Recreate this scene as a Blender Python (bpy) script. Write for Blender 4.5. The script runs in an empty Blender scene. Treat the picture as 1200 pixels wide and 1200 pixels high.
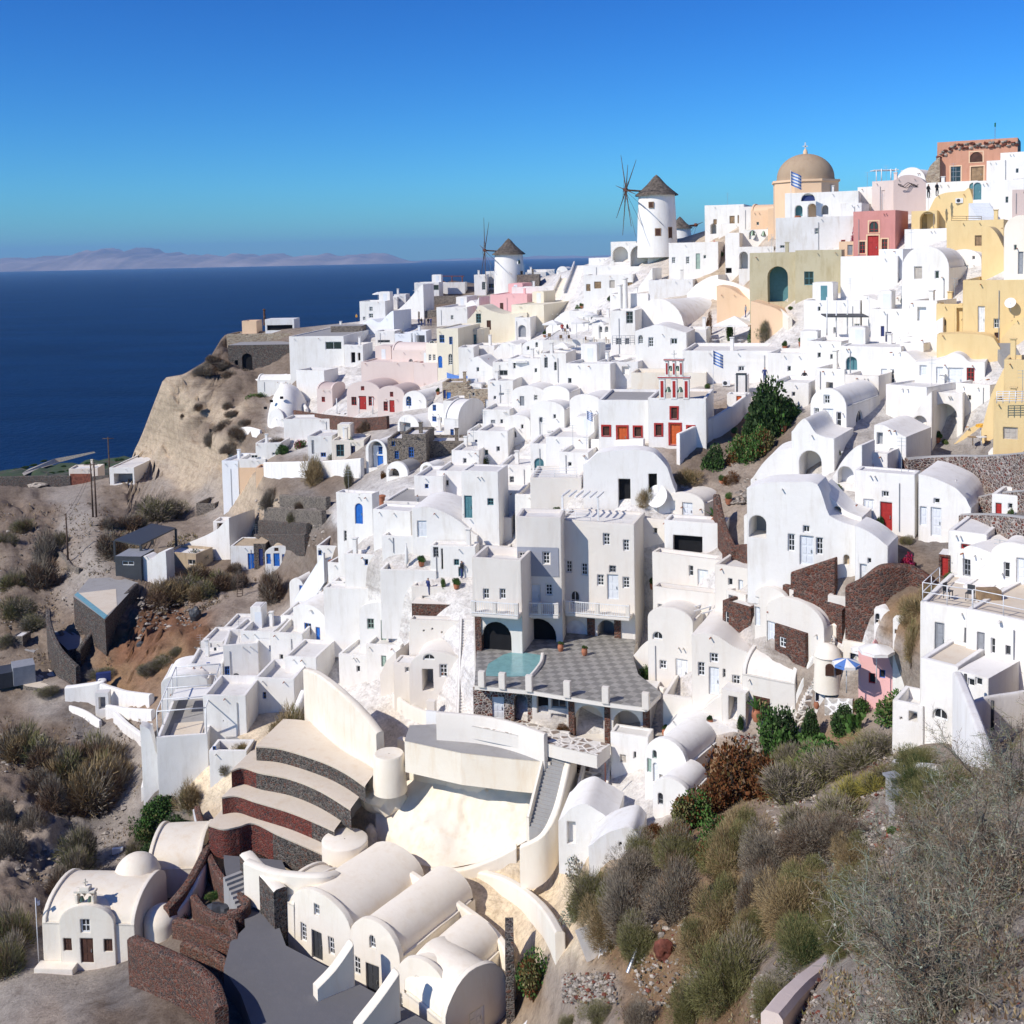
import bpy, bmesh, math, random
import numpy as np
from mathutils import Vector, Matrix, noise
from mathutils.geometry import delaunay_2d_cdt
R = math.radians
rnd = random.Random(7)
SC = bpy.context.scene
COL = SC.collection
# ------------------------------------------------------------------ camera (photo 1200 px wide)
F = 1300.0; PITCH = R(4.0); ROLL = R(1.2); X0 = 600.0; HZ = 300.5
Y0 = HZ + F * math.tan(PITCH)
cam_d = bpy.data.cameras.new('camera'); cam = bpy.data.objects.new('camera', cam_d); COL.objects.link(cam)
cam_d.sensor_width = 36; cam_d.sensor_fit = 'HORIZONTAL'; cam_d.lens = 36 * F / 1200
cam_d.shift_y = -(600 - Y0) / 1200; cam_d.clip_start = 0.5; cam_d.clip_end = 200000
CR = (Matrix.Rotation(R(90) - PITCH, 3, 'X') @ Matrix.Rotation(-ROLL, 3, 'Z'))
cam.rotation_euler = CR.to_euler(); SC.camera = cam
def ray(px, py): return CR @ Vector(((px - X0) / F, (Y0 - py) / F, -1.0))
def P(px, py, Y=None):
    d = ray(px, py)
    if Y is None: Y = D(px, py)
    return d * (Y / d.y)
def onz(px, py, z):
    d = ray(px, py); return d * (z / d.z)
# ------------------------------------------------------------------ distance of the ground seen at a pixel
CT = '''770,285,200 700,345,190 597,335,262 650,330,240 520,352,250 430,380,232 400,400,222 350,432,212 300,432,226 268,425,226
945,262,155 880,262,182 840,275,190 1140,215,165 1200,215,150 1085,240,152 1025,300,140 1150,300,122 1195,300,114 1085,355,116
1140,405,104 1195,410,100 1000,395,124 930,370,133 850,360,160 905,450,120 1000,450,108 1100,460,100 1165,455,95 1190,490,90 985,512,93
1038,622,80 945,680,78 1100,520,96 1060,560,88 1190,525,86 1195,570,78 1125,630,77 1190,620,72 1110,700,70 1100,780,65 1100,865,60 1190,800,62 1190,750,65.5 1190,860,57 1160,885,50.5
815,440,128 745,420,150 700,430,152 745,500,114 850,490,112 870,540,104 720,580,100 820,600,98 640,620,105 600,560,122
555,550,130 560,650,108 650,745,96.5 750,745,96 560,800,90 650,800,86 760,820,85 810,700,90 810,800,83 880,830,77 950,740,76.5 975,800,73.5 1050,820,71 930,700,78 905,765,77.5
430,650,112 480,600,118 400,760,112 480,760,104 500,810,98 545,850,90 410,640,118 360,760,116 300,800,112 240,850,105 215,925,98
620,430,165 680,380,180 540,450,172 560,500,148 500,480,168 470,540,142 420,480,180 350,500,188 390,540,162 330,560,160 320,665,150 300,600,165
270,560,185 200,640,165 250,650,160 200,450,216 160,545,228 200,580,203 100,575,215 0,565,225 -60,565,225 60,570,225 110,610,176 60,680,160 0,680,158
150,700,142 210,700,145 250,720,135 130,760,132 180,780,126 60,800,128 100,830,122 0,800,130 60,900,110 150,900,108 0,950,100 50,1000,96 150,980,98
30,1060,86 100,1130,79 30,1170,74 180,1050,86 230,980,92 180,1160,72 100,1190,70 250,1100,76 330,1130,73.8 330,1040,81 300,1190,68.5
300,880,96 420,880,95 330,940,90 400,940,88 250,960,93 330,1000,88.5 400,1020,86.5 540,870,87 480,950,84.5 550,980,82 500,1010,80.5 600,1000,79 520,1080,76 500,1180,70 600,1100,73 600,1190,67
650,950,80.5 650,1030,76 640,1100,68 655,1170,58 700,930,79 760,940,74 700,1000,70 740,1010,66 700,1080,61 690,1180,50
830,930,71 870,880,74 900,870,75 950,860,73 1040,860,66 1000,900,63 850,1000,57 900,950,62 800,1080,50 850,1150,39 780,1190,42 950,1000,48 1050,945,47 1000,1050,37
950,1150,27 1040,1130,22 1100,1000,31 1180,900,36 1150,1050,22 1200,950,27 1100,1190,15 1200,1190,12 1260,1000,20 1260,1200,11 1260,700,62 1260,500,78 1260,300,105 -60,800,132 -60,1000,100 -60,1200,74'''
_c = np.array([[float(v) for v in t.split(',')] for t in CT.split()])
_X = _c[:, :2] / 600.0; _y = np.log(_c[:, 2])
def _tps(r2): return np.where(r2 > 0, r2 * np.log(r2 + 1e-12), 0) * .5
_n = len(_X); _K = _tps(((_X[:, None] - _X[None]) ** 2).sum(-1)) + np.eye(_n) * 4e-5
_Pm = np.hstack([np.ones((_n, 1)), _X]); _A = np.zeros((_n + 3, _n + 3)); _A[:_n, :_n] = _K; _A[:_n, _n:] = _Pm; _A[_n:, :_n] = _Pm.T
_w = np.linalg.solve(_A, np.concatenate([_y, np.zeros(3)]))
def D(px, py):
    q = np.array([px, py]) / 600.0
    return float(np.exp(_tps(((_X - q) ** 2).sum(-1)) @ _w[:_n] + _w[_n] + _w[_n + 1] * q[0] + _w[_n + 2] * q[1]))
def mpp(px, py, Y=None):                       # metres per photo pixel there
    return (D(px, py) if Y is None else Y) / F
# ------------------------------------------------------------------ materials
MATS = {}
def newmat(name):
    m = bpy.data.materials.new(name); m.use_nodes = True
    nt = m.node_tree; b = nt.nodes['Principled BSDF']
    return m, nt, b
def N(nt, t, **kw):
    n = nt.nodes.new(t)
    for k, v in kw.items():
        if k in n.inputs.keys(): n.inputs[k].default_value = v
        else: setattr(n, k, v)
    return n
def ramp(nt, fac, stops):
    r = nt.nodes.new('ShaderNodeValToRGB'); cr = r.color_ramp
    while len(cr.elements) < len(stops): cr.elements.new(.5)
    for e, (p, c) in zip(cr.elements, stops):
        e.position = p; e.color = (*c, 1) if len(c) == 3 else c
    nt.links.new(fac, r.inputs[0]); return r.outputs[0]
def mix(nt, fac, a, b, mode='MIX'):
    m = nt.nodes.new('ShaderNodeMix'); m.data_type = 'RGBA'; m.blend_type = mode
    for s, v in ((m.inputs[0], fac), (m.inputs[6], a), (m.inputs[7], b)):
        if isinstance(v, (int, float)): s.default_value = v
        elif isinstance(v, tuple): s.default_value = (*v, 1)
        else: nt.links.new(v, s)
    return m.outputs[2]
def pos(nt, sc=(1, 1, 1)):
    g = nt.nodes.new('ShaderNodeNewGeometry'); mp = nt.nodes.new('ShaderNodeMapping')
    nt.links.new(g.outputs['Position'], mp.inputs[0]); mp.inputs['Scale'].default_value = sc
    return mp.outputs[0]
def noi(nt, vec, scale, det=4, rough=.6):
    n = N(nt, 'ShaderNodeTexNoise', Scale=scale, Detail=det, Roughness=rough); nt.links.new(vec, n.inputs['Vector']); return n.outputs[0]
def bump(nt, b, h, dist=.05, st=.5):
    bp = nt.nodes.new('ShaderNodeBump'); bp.inputs['Strength'].default_value = st; bp.inputs['Distance'].default_value = dist
    nt.links.new(h, bp.inputs['Height']); nt.links.new(bp.outputs[0], b.inputs['Normal'])
def plaster(name, rgb, stain=(.8, .74, .64), amt=.5, rough=.85):
    m, nt, b = newmat(name); p = pos(nt)
    big = noi(nt, p, .35, 5, .65); st = noi(nt, pos(nt, (1.2, 1.2, .22)), 1.1, 6, .7)
    f = ramp(nt, big, [(.40, (0, 0, 0)), (.66, (1, 1, 1))]); f2 = ramp(nt, st, [(.50, (0, 0, 0)), (.68, (1, 1, 1))])
    c = mix(nt, f, rgb, tuple(r * (1 - amt * .35 * (1 - s)) for r, s in zip(rgb, stain)))
    mu = N(nt, 'ShaderNodeMath', operation='MULTIPLY'); nt.links.new(f2, mu.inputs[0]); mu.inputs[1].default_value = amt * .7
    c = mix(nt, mu.outputs[0], c, tuple(r * s for r, s in zip(rgb, stain)))
    nt.links.new(c, b.inputs['Base Color']); b.inputs['Roughness'].default_value = rough; b.inputs['Specular IOR Level'].default_value = .15
    bump(nt, b, noi(nt, p, 3.0, 6, .65), .06, .35)
    if name in ('white', 'white2', 'cool', 'greige', 'creamwhite', 'ochre', 'cream'):
        bv = nt.nodes.new('ShaderNodeBevel'); bv.samples = 3; bv.inputs['Radius'].default_value = .13
        for n_ in nt.nodes:
            if n_.type == 'BUMP': nt.links.new(bv.outputs[0], n_.inputs['Normal'])
    MATS[name] = m; return m
def stone(name, cols, mortar, scale=2.6, gap=.07, flat=1.0):
    m, nt, b = newmat(name); p = pos(nt, (1, 1, 1.5 * flat)); p2 = nt.nodes.new('ShaderNodeVectorMath'); p2.operation = 'ADD'
    nz = N(nt, 'ShaderNodeTexNoise', Scale=1.6, Detail=2); nt.links.new(p, nz.inputs['Vector'])
    sc = nt.nodes.new('ShaderNodeVectorMath'); sc.operation = 'SCALE'; sc.inputs['Scale'].default_value = .35
    nt.links.new(nz.outputs['Color'], sc.inputs[0]); nt.links.new(p, p2.inputs[0]); nt.links.new(sc.outputs[0], p2.inputs[1])
    e = N(nt, 'ShaderNodeTexVoronoi', feature='DISTANCE_TO_EDGE', Scale=scale); v = N(nt, 'ShaderNodeTexVoronoi', Scale=scale)
    nt.links.new(p2.outputs[0], e.inputs['Vector']); nt.links.new(p2.outputs[0], v.inputs['Vector'])
    s = nt.nodes.new('ShaderNodeSeparateColor'); nt.links.new(v.outputs['Color'], s.inputs[0])
    k = len(cols); c = ramp(nt, s.outputs[0], [((i + .5) / k, q) for i, q in enumerate(cols)])
    c = mix(nt, ramp(nt, noi(nt, p, 9, 3), [(.3, (.6, .6, .6)), (.7, (1.25, 1.25, 1.25))]), (0, 0, 0), c) if False else mix(nt, .35, c, ramp(nt, noi(nt, p, 6, 4), [(.3, (.35, .35, .35)), (.7, (1, 1, 1))]), 'MULTIPLY')
    f = ramp(nt, e.outputs['Distance'], [(gap * .5, (1, 1, 1)), (gap, (0, 0, 0))])
    nt.links.new(mix(nt, f, c, mortar), b.inputs['Base Color']); b.inputs['Roughness'].default_value = .95; b.inputs['Specular IOR Level'].default_value = .1
    bump(nt, b, ramp(nt, e.outputs['Distance'], [(0, (0, 0, 0)), (.25, (1, 1, 1))]), .08, .8); MATS[name] = m; return m
def plain(name, rgb, rough=.6, spec=.3, metal=0, var=.12, emis=None):
    m, nt, b = newmat(name); p = pos(nt)
    c = mix(nt, ramp(nt, noi(nt, p, 2.2, 5), [(.35, (0, 0, 0)), (.7, (1, 1, 1))]), rgb, tuple(x * (1 - var * 1.6) for x in rgb))
    nt.links.new(c, b.inputs['Base Color']); b.inputs['Roughness'].default_value = rough; b.inputs['Specular IOR Level'].default_value = spec; b.inputs['Metallic'].default_value = metal
    MATS[name] = m; return m
plaster('white', (.82, .795, .75), (.74, .70, .64), .6); plaster('white2', (.76, .745, .72), (.72, .66, .58), .8)
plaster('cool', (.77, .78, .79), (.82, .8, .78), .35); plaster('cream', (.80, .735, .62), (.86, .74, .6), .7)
plaster('creamwhite', (.83, .765, .655), (.84, .76, .66), .5); plaster('greige', (.74, .695, .63), (.84, .78, .72), .45)
plaster('greyface', (.33, .34, .38), (.85, .85, .85), .3); plaster('pinkish', (.72, .60, .54), (.85, .8, .78), .4)
plaster('mauve', (.56, .45, .41), (.85, .8, .78), .4); plaster('pink', (.80, .46, .44), (.85, .8, .78), .4)
plaster('redpink', (.60, .27, .24), (.8, .75, .7), .7); plaster('ochre', (.74, .56, .29), (.85, .8, .72), .6)
plaster('peach', (.78, .55, .36), (.85, .8, .72), .5); plaster('olive', (.52, .46, .31), (.68, .62, .5), .9)
plaster('butter', (.78, .71, .56), (.85, .8, .7), .5); plaster('terra', (.55, .22, .13), (.7, .7, .7), .8)
plaster('domebrown', (.42, .31, .21), (.75, .7, .65), .8); plaster('brownside', (.40, .28, .21), (.7, .7, .7), .8)
plaster('concrete', (.34, .33, .32), (.8, .78, .75), .8); plaster('darkpave', (.135, .135, .145), (1.25, 1.2, 1.15), .5)
plaster('floorwhite', (.70, .68, .65), (.75, .72, .68), .7); plaster('floorcream', (.66, .58, .47), (.85, .76, .66), .7); plaster('orangefloor', (.55, .27, .14), (.8, .8, .8), .5)
plaster('tanrock', (.50, .40, .28), (.6, .55, .5), 1.0, .95)
stone('redstone', [(.13, .05, .035), (.20, .075, .05), (.06, .05, .05), (.24, .10, .07), (.10, .07, .06)], (.20, .15, .12), 4.6, .08)
stone('darkstone', [(.05, .047, .045), (.10, .09, .08), (.14, .07, .05), (.075, .07, .07), (.16, .14, .12)], (.19, .17, .15), 4.2, .08)
stone('greystone', [(.14, .12, .10), (.22, .19, .16), (.30, .25, .20), (.10, .09, .085)], (.28, .24, .20), 4.0, .08)
stone('maroonstone', [(.17, .04, .03), (.24, .06, .045), (.12, .04, .035), (.20, .075, .06), (.08, .05, .05)], (.20, .10, .08), 4.6, .07)
stone('mixstone', [(.20, .07, .05), (.07, .06, .06), (.30, .22, .17), (.13, .06, .05), (.20, .17, .15)], (.44, .385, .34), 3.4, .12)
stone('tanstone', [(.45, .36, .26), (.38, .29, .2), (.5, .42, .32), (.33, .25, .18)], (.42, .35, .26), 2.0, .06)
stone('crazy', [(.50, .46, .41), (.58, .54, .5), (.4, .37, .33)], (.78, .76, .73), 1.1, .1)
stone('cobble', [(.34, .27, .22), (.28, .22, .18), (.42, .36, .30)], (.74, .70, .64), 1.6, .22)
plain('frame', (.80, .80, .79), .5); plain('glass', (.035, .04, .045), .12, .6, var=.3); plain('void', (.02, .02, .022), .9, .05)  # void: near-black backing, the inner shade of openings put into its colour
plain('blue', (.03, .16, .55), .45); plain('navy', (.03, .045, .16), .5); plain('teal', (.10, .24, .27), .5); plain('palegreen', (.36, .47, .40), .6)
plain('red', (.42, .035, .03), .5); plain('orange', (.60, .12, .03), .5); plain('green', (.03, .17, .09), .5); plain('wood', (.34, .23, .13), .7, var=.3)
plain('darkwood', (.10, .045, .03), .7, var=.3); plain('grey', (.30, .31, .33), .6); plain('dark', (.055, .058, .065), .5); plain('shutter', (.52, .47, .41), .7)
plain('paledoor', (.72, .74, .76), .5, var=.05); plain('pebbleblue', (.25, .4, .62), .5); plain('brightred', (.60, .05, .05), .6); plain('yellow', (.8, .42, .05), .6)
plain('metal', (.55, .56, .57), .35, .5, .8); plain('whitemetal', (.75, .75, .75), .4); plain('canvas', (.80, .78, .74), .9, var=.06); plain('clay', (.44, .17, .09), .8, var=.3)
plain('skin', (.45, .27, .19), .6); plain('black', (.02, .02, .022), .6); plain('thatch', (.17, .14, .115), .95, var=.5); plain('rust', (.22, .07, .04), .8, var=.4)
plain('polewood', (.14, .09, .065), .9, var=.4); plain('awnblue', (.10, .22, .55), .8); plain('bark', (.12, .09, .07), .95, var=.4); plain('bell', (.12, .17, .13), .4, .5, .6)
plain('rockred', (.22, .07, .045), .9, var=.5); plain('rockgrey', (.32, .28, .24), .95, var=.5); plain('rockpale', (.50, .44, .37), .95, var=.4)
def leafmat(name, a, b2, c3=None, tr=.12):
    m, nt, b = newmat(name); g = nt.nodes.new('ShaderNodeNewGeometry')
    st = [(.0, a), (.6, b2)] + ([(1, c3)] if c3 else [])
    c = ramp(nt, g.outputs['Random Per Island'], st)
    c = mix(nt, .6, c, ramp(nt, noi(nt, g.outputs['Position'], .8, 3), [(.3, (.55, .55, .55)), (.7, (1.2, 1.2, 1.2))]), 'MULTIPLY')
    nt.links.new(c, b.inputs['Base Color']); b.inputs['Roughness'].default_value = .85; b.inputs['Specular IOR Level'].default_value = .1
    MATS[name] = m; return m
leafmat('leaf_olive', (.12, .125, .045), (.20, .19, .075), (.27, .24, .12)); leafmat('leaf_dark', (.02, .045, .018), (.05, .085, .03), (.08, .12, .05))
leafmat('leaf_grey', (.18, .15, .115), (.26, .22, .17), (.36, .31, .24)); leafmat('leaf_gold', (.24, .165, .08), (.34, .25, .13), (.42, .33, .19))
leafmat('leaf_brown', (.12, .075, .045), (.19, .12, .075), (.26, .18, .12)); leafmat('leaf_rust', (.13, .045, .02), (.18, .075, .03), (.10, .08, .03))
leafmat('leaf_green', (.04, .10, .02), (.08, .17, .04), (.14, .22, .07)); leafmat('leaf_red', (.30, .015, .04), (.42, .03, .08), (.20, .02, .03))
leafmat('leaf_pink', (.45, .03, .15), (.6, .05, .2), (.25, .02, .08)); leafmat('leaf_yellow', (.30, .27, .05), (.40, .33, .07), (.25, .22, .08)); leafmat('leaf_pale', (.17, .20, .15), (.26, .29, .22), (.34, .36, .28))
# ------------------------------------------------------------------ mesh building
def nz(v, s, a): return noise.noise_vector(v * s) * a
class MB:
    def __init__(s): s.v = []; s.f = []; s.m = []; s.sm = []; s.names = []
    def mi(s, mat):
        if mat not in s.names: s.names.append(mat)
        return s.names.index(mat)
    def face(s, pts, mat, smooth=False):
        i = len(s.v); s.v.extend(Vector(p) for p in pts); s.f.append(tuple(range(i, i + len(pts)))); s.m.append(s.mi(mat)); s.sm.append(smooth)
    def grid(s, rows, mat, smooth=True, close=False):
        i = len(s.v); w = len(rows[0])
        for r in rows: s.v.extend(Vector(p) for p in r)
        for a in range(len(rows) - 1):
            for b in range(w if close else w - 1):
                c = (b + 1) % w; s.f.append((i + a * w + b, i + a * w + c, i + (a + 1) * w + c, i + (a + 1) * w + b)); s.m.append(s.mi(mat)); s.sm.append(smooth)
    def box(s, o, u, v, w, mat):                # corner + three edge vectors
        o, u, v, w = map(Vector, (o, u, v, w)); c = [o, o + u, o + u + v, o + v]; d = [p + w for p in c]
        for q in (c[::-1], d, *[(c[k], c[(k + 1) % 4], d[(k + 1) % 4], d[k]) for k in range(4)]): s.face(q, mat)
    def cbox(s, c, sx, sy, sz, mat, rz=0):      # centred in x,y, standing on c.z
        M = Matrix.Rotation(rz, 3, 'Z'); u = M @ Vector((sx, 0, 0)); v = M @ Vector((0, sy, 0)); s.box(Vector(c) - u / 2 - v / 2, u, v, Vector((0, 0, sz)), mat)
    def tube(s, pts, rad, mat, n=8, cap=True):
        pts = [Vector(p) for p in pts]; rows = []
        for k, p in enumerate(pts):
            t = (pts[min(k + 1, len(pts) - 1)] - pts[max(k - 1, 0)]).normalized()
            a = t.orthogonal().normalized() if abs(t.z) < .99 else Vector((1, 0, 0)); b = t.cross(a); r = rad[k] if isinstance(rad, (list, tuple)) else rad
            rows.append([p + (a * math.cos(2 * math.pi * j / n) + b * math.sin(2 * math.pi * j / n)) * r for j in range(n)])
        s.grid(rows, mat, n > 5, True)
        if cap: s.face(rows[0][::-1], mat); s.face(rows[-1], mat)
    def lathe(s, c, prof, mat, n=20, ph=0, cl=True):     # prof [(r,z)]
        c = Vector(c); s.grid([[c + Vector((r * math.cos(ph + 2 * math.pi * j / n), r * math.sin(ph + 2 * math.pi * j / n), z)) for j in range(n)] for r, z in prof], mat, True, True)
    def build(s, name, parent=None, loc=None, wob=0.0, sub=0):
        off = parent_off(parent) if parent else (Vector(loc) if loc is not None else Vector((0, 0, 0)))
        me = bpy.data.meshes.new(name); me.from_pydata([v - off for v in s.v], [], s.f)
        for n in s.names: me.materials.append(MATS[n])
        me.polygons.foreach_set('material_index', s.m); me.polygons.foreach_set('use_smooth', s.sm)
        if any(s.sm) or wob:
            bm = bmesh.new(); bm.from_mesh(me); bmesh.ops.remove_doubles(bm, verts=bm.verts, dist=.0015)
            for _ in range(sub):
                ed = [e for e in bm.edges if e.calc_length() > 1.7]
                if ed: bmesh.ops.subdivide_edges(bm, edges=ed, cuts=1, use_grid_fill=True)
            if sub: bmesh.ops.triangulate(bm, faces=[f for f in bm.faces if len(f.verts) > 4])
            if wob:
                for v in bm.verts: v.co += nz(v.co + off, .45, wob) + nz(v.co + off, 1.3, wob * .35)
            if any(s.sm):
                for e in bm.edges:
                    if len(e.link_faces) == 2 and e.calc_face_angle(0) > R(40): e.smooth = False
            bmesh.ops.recalc_face_normals(bm, faces=bm.faces)
            bm.to_mesh(me); bm.free()
        me.update(); o = bpy.data.objects.new(name, me); COL.objects.link(o)
        if parent: o.parent = parent
        else: o.location = off
        return o
OFF = {}
def parent_off(p):
    return OFF.get(p.name) or Vector(p.location)
def tag(o, label=None, cat=None, group=None, kind=None):
    for k, v in (('label', label), ('category', cat), ('group', group), ('kind', kind or ('thing' if cat else None))):
        if v: o[k] = v
    return o
def thing(name, label, cat, loc, group=None):
    o = bpy.data.objects.new(name, None); o.empty_display_size = .3; COL.objects.link(o); o.location = loc; OFF[o.name] = Vector(loc); return tag(o, label, cat, group)
UP = Vector((0, 0, 1))
def arcpts(s0, s1, t0, rise, n=14):
    return [(s0 + (s1 - s0) * (1 - math.cos(math.pi * k / n)) / 2, t0 + rise * math.sin(math.pi * k / n)) for k in range(n + 1)]
class Fr:                                       # a vertical plane: origin, horizontal direction u, outward normal n
    def __init__(s, O, u): s.O = Vector(O); s.u = Vector(u).normalized(); s.n = Vector((s.u.y, -s.u.x, 0))
    def loc(s, px, py):
        d = ray(px, py); k = s.O.dot(s.n) / d.dot(s.n); p = d * k - s.O; return p.dot(s.u), p.z
    def w(s, a, t, out=0.0): return s.O + s.u * a + UP * t + s.n * out
def panel(mb, fr, outline, holes, mat, rev=.22):
    vs = [Vector(p) for p in outline]; fs = [list(range(len(outline)))]
    for h in holes:
        i = len(vs); vs += [Vector(p) for p in h[0]]; fs.append(list(range(i, len(vs))))
    if holes:
        ov, _, of, _, _, og = delaunay_2d_cdt(vs, [], fs, 1, 1e-4, True)
        for f, g in zip(of, og):
            if len(g) == 1 and g[0] == 0: mb.face([fr.w(*ov[i]) for i in f], mat)
    else: mb.face([fr.w(*p) for p in outline], mat)
    for poly, dp, back in holes:
        m = len(poly)
        for k in range(m):
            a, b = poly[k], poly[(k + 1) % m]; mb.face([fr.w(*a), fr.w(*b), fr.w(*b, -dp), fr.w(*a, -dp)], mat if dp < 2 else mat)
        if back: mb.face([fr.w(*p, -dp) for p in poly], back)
def opening_poly(fr, x, y, w, h, arch):
    a, b = fr.loc(x - w / 2, y + h / 2), fr.loc(x + w / 2, y + h / 2); c = fr.loc(x, y - h / 2)
    s0, s1 = a[0], b[0]; t0 = (a[1] + b[1]) / 2; t1 = c[1]
    if arch:
        r = min((s1 - s0) / 2, (t1 - t0) * .95); return [(s0, t0), (s1, t0)] + arcpts(s0, s1, t1 - r, r, 10)[::-1], (s0, s1, t0, t1)
    return [(s0, t0), (s1, t0), (s1, t1), (s0, t1)], (s0, s1, t0, t1)
def shrink(poly, d):
    cx = sum(p[0] for p in poly) / len(poly); cy = sum(p[1] for p in poly) / len(poly); ex = max(abs(p[0] - cx) for p in poly) or 1; ey = max(abs(p[1] - cy) for p in poly) or 1
    return [(cx + (p[0] - cx) * (1 - d / ex), cy + (p[1] - cy) * (1 - d / ey)) for p in poly]
def joinery(fr, poly, bb, kind, col, root, dp):
    s0, s1, t0, t1 = bb; w, h = s1 - s0, t1 - t0; mb = MB(); pn = MB(); fc = col if col in MATS else 'frame'
    bd = min(.09, w * .14); inn = shrink(poly, bd); o1, o2 = -dp + .06, -dp + .012; n = len(poly)
    solid = kind == 'd' or col in ('shutter', 'paledoor', 'wood', 'darkwood')
    fm = fc if fc not in ('glass', 'void') else 'frame'
    for k in range(n):
        a, b, c, d = poly[k], poly[(k + 1) % n], inn[(k + 1) % n], inn[k]
        mb.face([fr.w(*a, o1), fr.w(*b, o1), fr.w(*c, o1), fr.w(*d, o1)], fm); mb.face([fr.w(*c, o1), fr.w(*d, o1), fr.w(*d, o2), fr.w(*c, o2)], fm)
    if solid:
        mb.face([fr.w(*p, o2 + .012) for p in inn], fm)
        iw, ih = w - 2 * bd, h - 2 * bd; nc = 2 if w > .55 else 1; nr = 3 if kind == 'd' else 2; topt = t0 + bd + (ih - (w / 2 if n > 4 else 0))
        for i in range(nc):
            for j in range(nr):
                cw = iw / nc; chh = (topt - t0 - bd) / nr; a = s0 + bd + i * cw + cw * .14; b = a + cw * .72; c = t0 + bd + j * chh + chh * .12; d = c + chh * .76
                if d - c > .05 and b - a > .05: mb.box(fr.w(a, c, o2 + .012), fr.u * (b - a), UP * (d - c), fr.n * .025, fm)
    else:
        pn.face([fr.w(*p, o2) for p in inn], 'glass')
        nx = 2 if w > .45 else 1; ny = max(1, min(4, round(h / max(w / nx, .3) * .8))) if kind != 'g' else 1; bw = min(.055, w * .08)
        for i in range(1, nx): mb.box(fr.w(s0 + w * i / nx - bw / 2, t0 + bd, o2 + .006), fr.u * bw, UP * (h - 2 * bd), fr.n * .03, fm)
        for j in range(1, ny): mb.box(fr.w(s0 + bd, t0 + (h if n == 4 else h - w / 2) * j / ny - bw / 2, o2 + .006), fr.u * (w - 2 * bd), UP * bw, fr.n * .028, fm)
    o = mb.build('door' if kind == 'd' else 'window', root)
    if pn.f: OFF[o.name] = parent_off(root); pn.build('pane', o)
    elif kind == 'd' and w > .5: hb = MB(); hb.box(fr.w(s0 + w * .78, t0 + h * .42, o2 + .04), fr.u * .05, UP * .22, fr.n * .07, 'metal'); OFF[o.name] = parent_off(root); hb.build('handle', o)
def parse_ops(op):
    out = []
    for t in op.split(';'):
        q = t.split()
        if not q: continue
        k = q[0]; out.append((k[0], 'R' if 'R' in k else 'L' if 'L' in k else 'F', [float(v) for v in q[1:5]], q[5] if len(q) > 5 else 'frame', 'a' in q[6:] ))
    return out
HOUSES = []
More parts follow.
